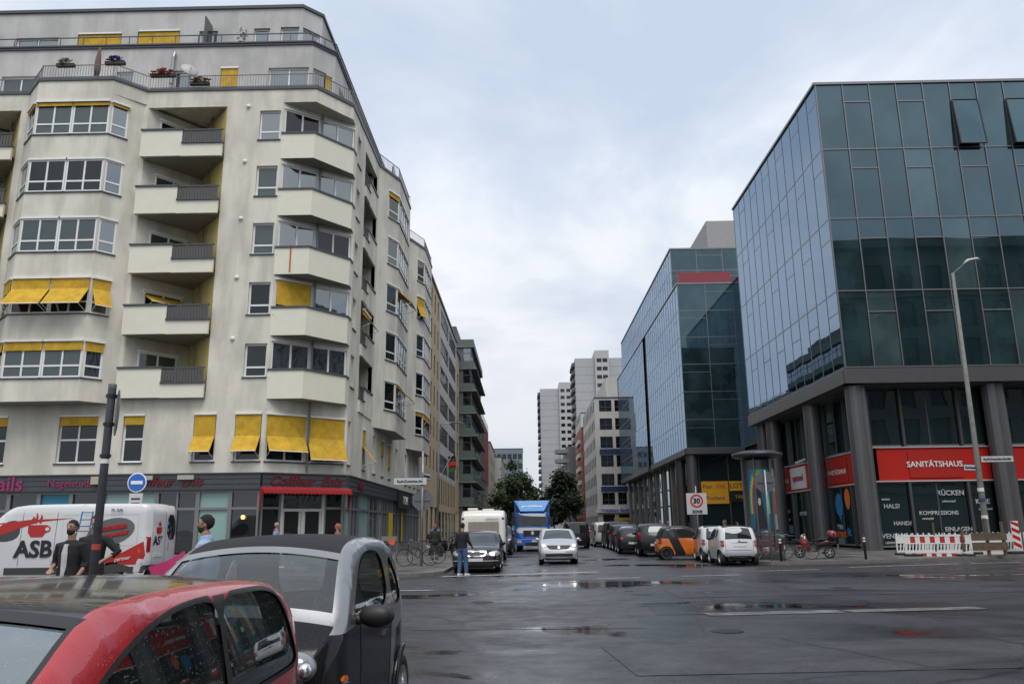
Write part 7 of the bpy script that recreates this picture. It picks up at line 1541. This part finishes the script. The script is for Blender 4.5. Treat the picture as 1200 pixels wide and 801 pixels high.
def traffic():
    red_car(); near_smart(); silver_oncoming(); black_saloon(); asb_van(); caravan(); truck()
    G = 'cars parked along the right kerb'
    smart_car('white two-seater with black roof, first in the row at the right corner', (.62, .63, .65), (.62, .63, .65), (.015, .015, .017), (8.6, 34.55, 0), 0, G)
    smart_car('two-seater with white tail and grey doors, second in the right row', (.55, .55, .55), (.52, .52, .53), (.02, .02, .022), (8.55, 37.5, 0), R(-3), G, door=(.10, .105, .11))
    smart_car('orange two-seater with black arch parked nose to the kerb', (.62, .15, .015), (.015, .015, .017), (.015, .015, .017), (7.62, 40.1, 0), R(-90), G)
    for kind, col, x, y, a, lab in (('suv', (.012, .013, .016), 7.0, 45.6, -5, 'black estate car directly behind the orange two-seater'), ('hatch', (.02, .02, .022), 6.35, 50.2, -3, 'dark hatchback with red tail lights, second behind the orange two-seater'), ('suv', (.03, .032, .036), 6.6, 55.5, -2, 'dark grey off-roader before the black van'), ('van', (.02, .02, .024), 6.75, 61.5, 0, 'black van with tall red tail lights in the right row'), ('van', (.5, .51, .53), 6.35, 68, 0, 'silver white van between the black van and far dark cars'), ('hatch', (.014, .014, .016), 6.35, 75, 0, 'small black car beyond the silver white van'), ('hatch', (.03, .03, .035), 6.4, 81, 0, 'dark car far down the right row'), ('saloon', (.10, .11, .12), 6.4, 88, 0, 'blue grey saloon near the end of the right row'), ('hatch', (.3, .3, .3), 6.5, 96, 0, 'pale far car at the end of the right row')):
        car('estate_car' if kind == 'suv' else ('parked_van' if kind == 'van' else 'parked_car'), lab, 'van' if kind == 'van' else 'car', kind, col, (x, y, 0), R(a), G)
    car('driving_van', 'dark van driving away in the right lane beside the silver car', 'van', 'van', (.018, .018, .02), (3.85, 64, 0), 0)
    G = 'cars parked along the left kerb behind the caravan'
    car('parked_car', 'dark car parked right behind the caravan', 'car', 'suv', (.02, .022, .026), (-1.75, 50.5, 0), R(180), G); car('parked_car', 'blue car second behind the caravan', 'car', 'hatch', (.03, .08, .2), (-1.7, 56.5, 0), R(180), G); car('parked_car', 'pale car third behind the caravan', 'car', 'hatch', (.3, .3, .3), (-1.7, 62.5, 0), R(180), G)
def trees():
    tree('bushy green tree, front one at the end of the left row', -2.6, 112, -2.0, 6.2, (3.0, 3.2, 4.1), 3, n=14000, leafc=(.055, .092, .035), size=.2); tree('darker tree behind the bushy left one', -2.9, 150, -.6, 6.6, (4.2, 4.2, 4.2), 4, n=11000, leafc=(.045, .075, .03), size=.26)
    tree('large dark tree right of the blue truck', 7.95, 122, 5.2, 5.8, (2.8, 3.0, 4.3), 5, n=15000, leafc=(.035, .062, .028), size=.24); tree('dark tree behind the large one on the right', 8.0, 146, 7.0, 6.0, (2.7, 3.2, 4.0), 6, leafc=(.032, .056, .027), size=.26); tree('far dark tree between truck and right trees', 6.0, 175, 3.2, 4.6, (3.6, 3.6, 3.4), 8, leafc=(.028, .05, .02), size=.4)
def build():
    ground(); city(); furniture(); people(); traffic(); trees(); camera(); world(); sun()
    vs = sc.view_settings; vs.view_transform = 'Standard'; vs.look = 'None'; vs.exposure = .3; vs.gamma = 1
    sc.cycles.max_bounces = 6; sc.cycles.transparent_max_bounces = 8; sc.cycles.caustics_reflective = False; sc.cycles.caustics_refractive = False
build()
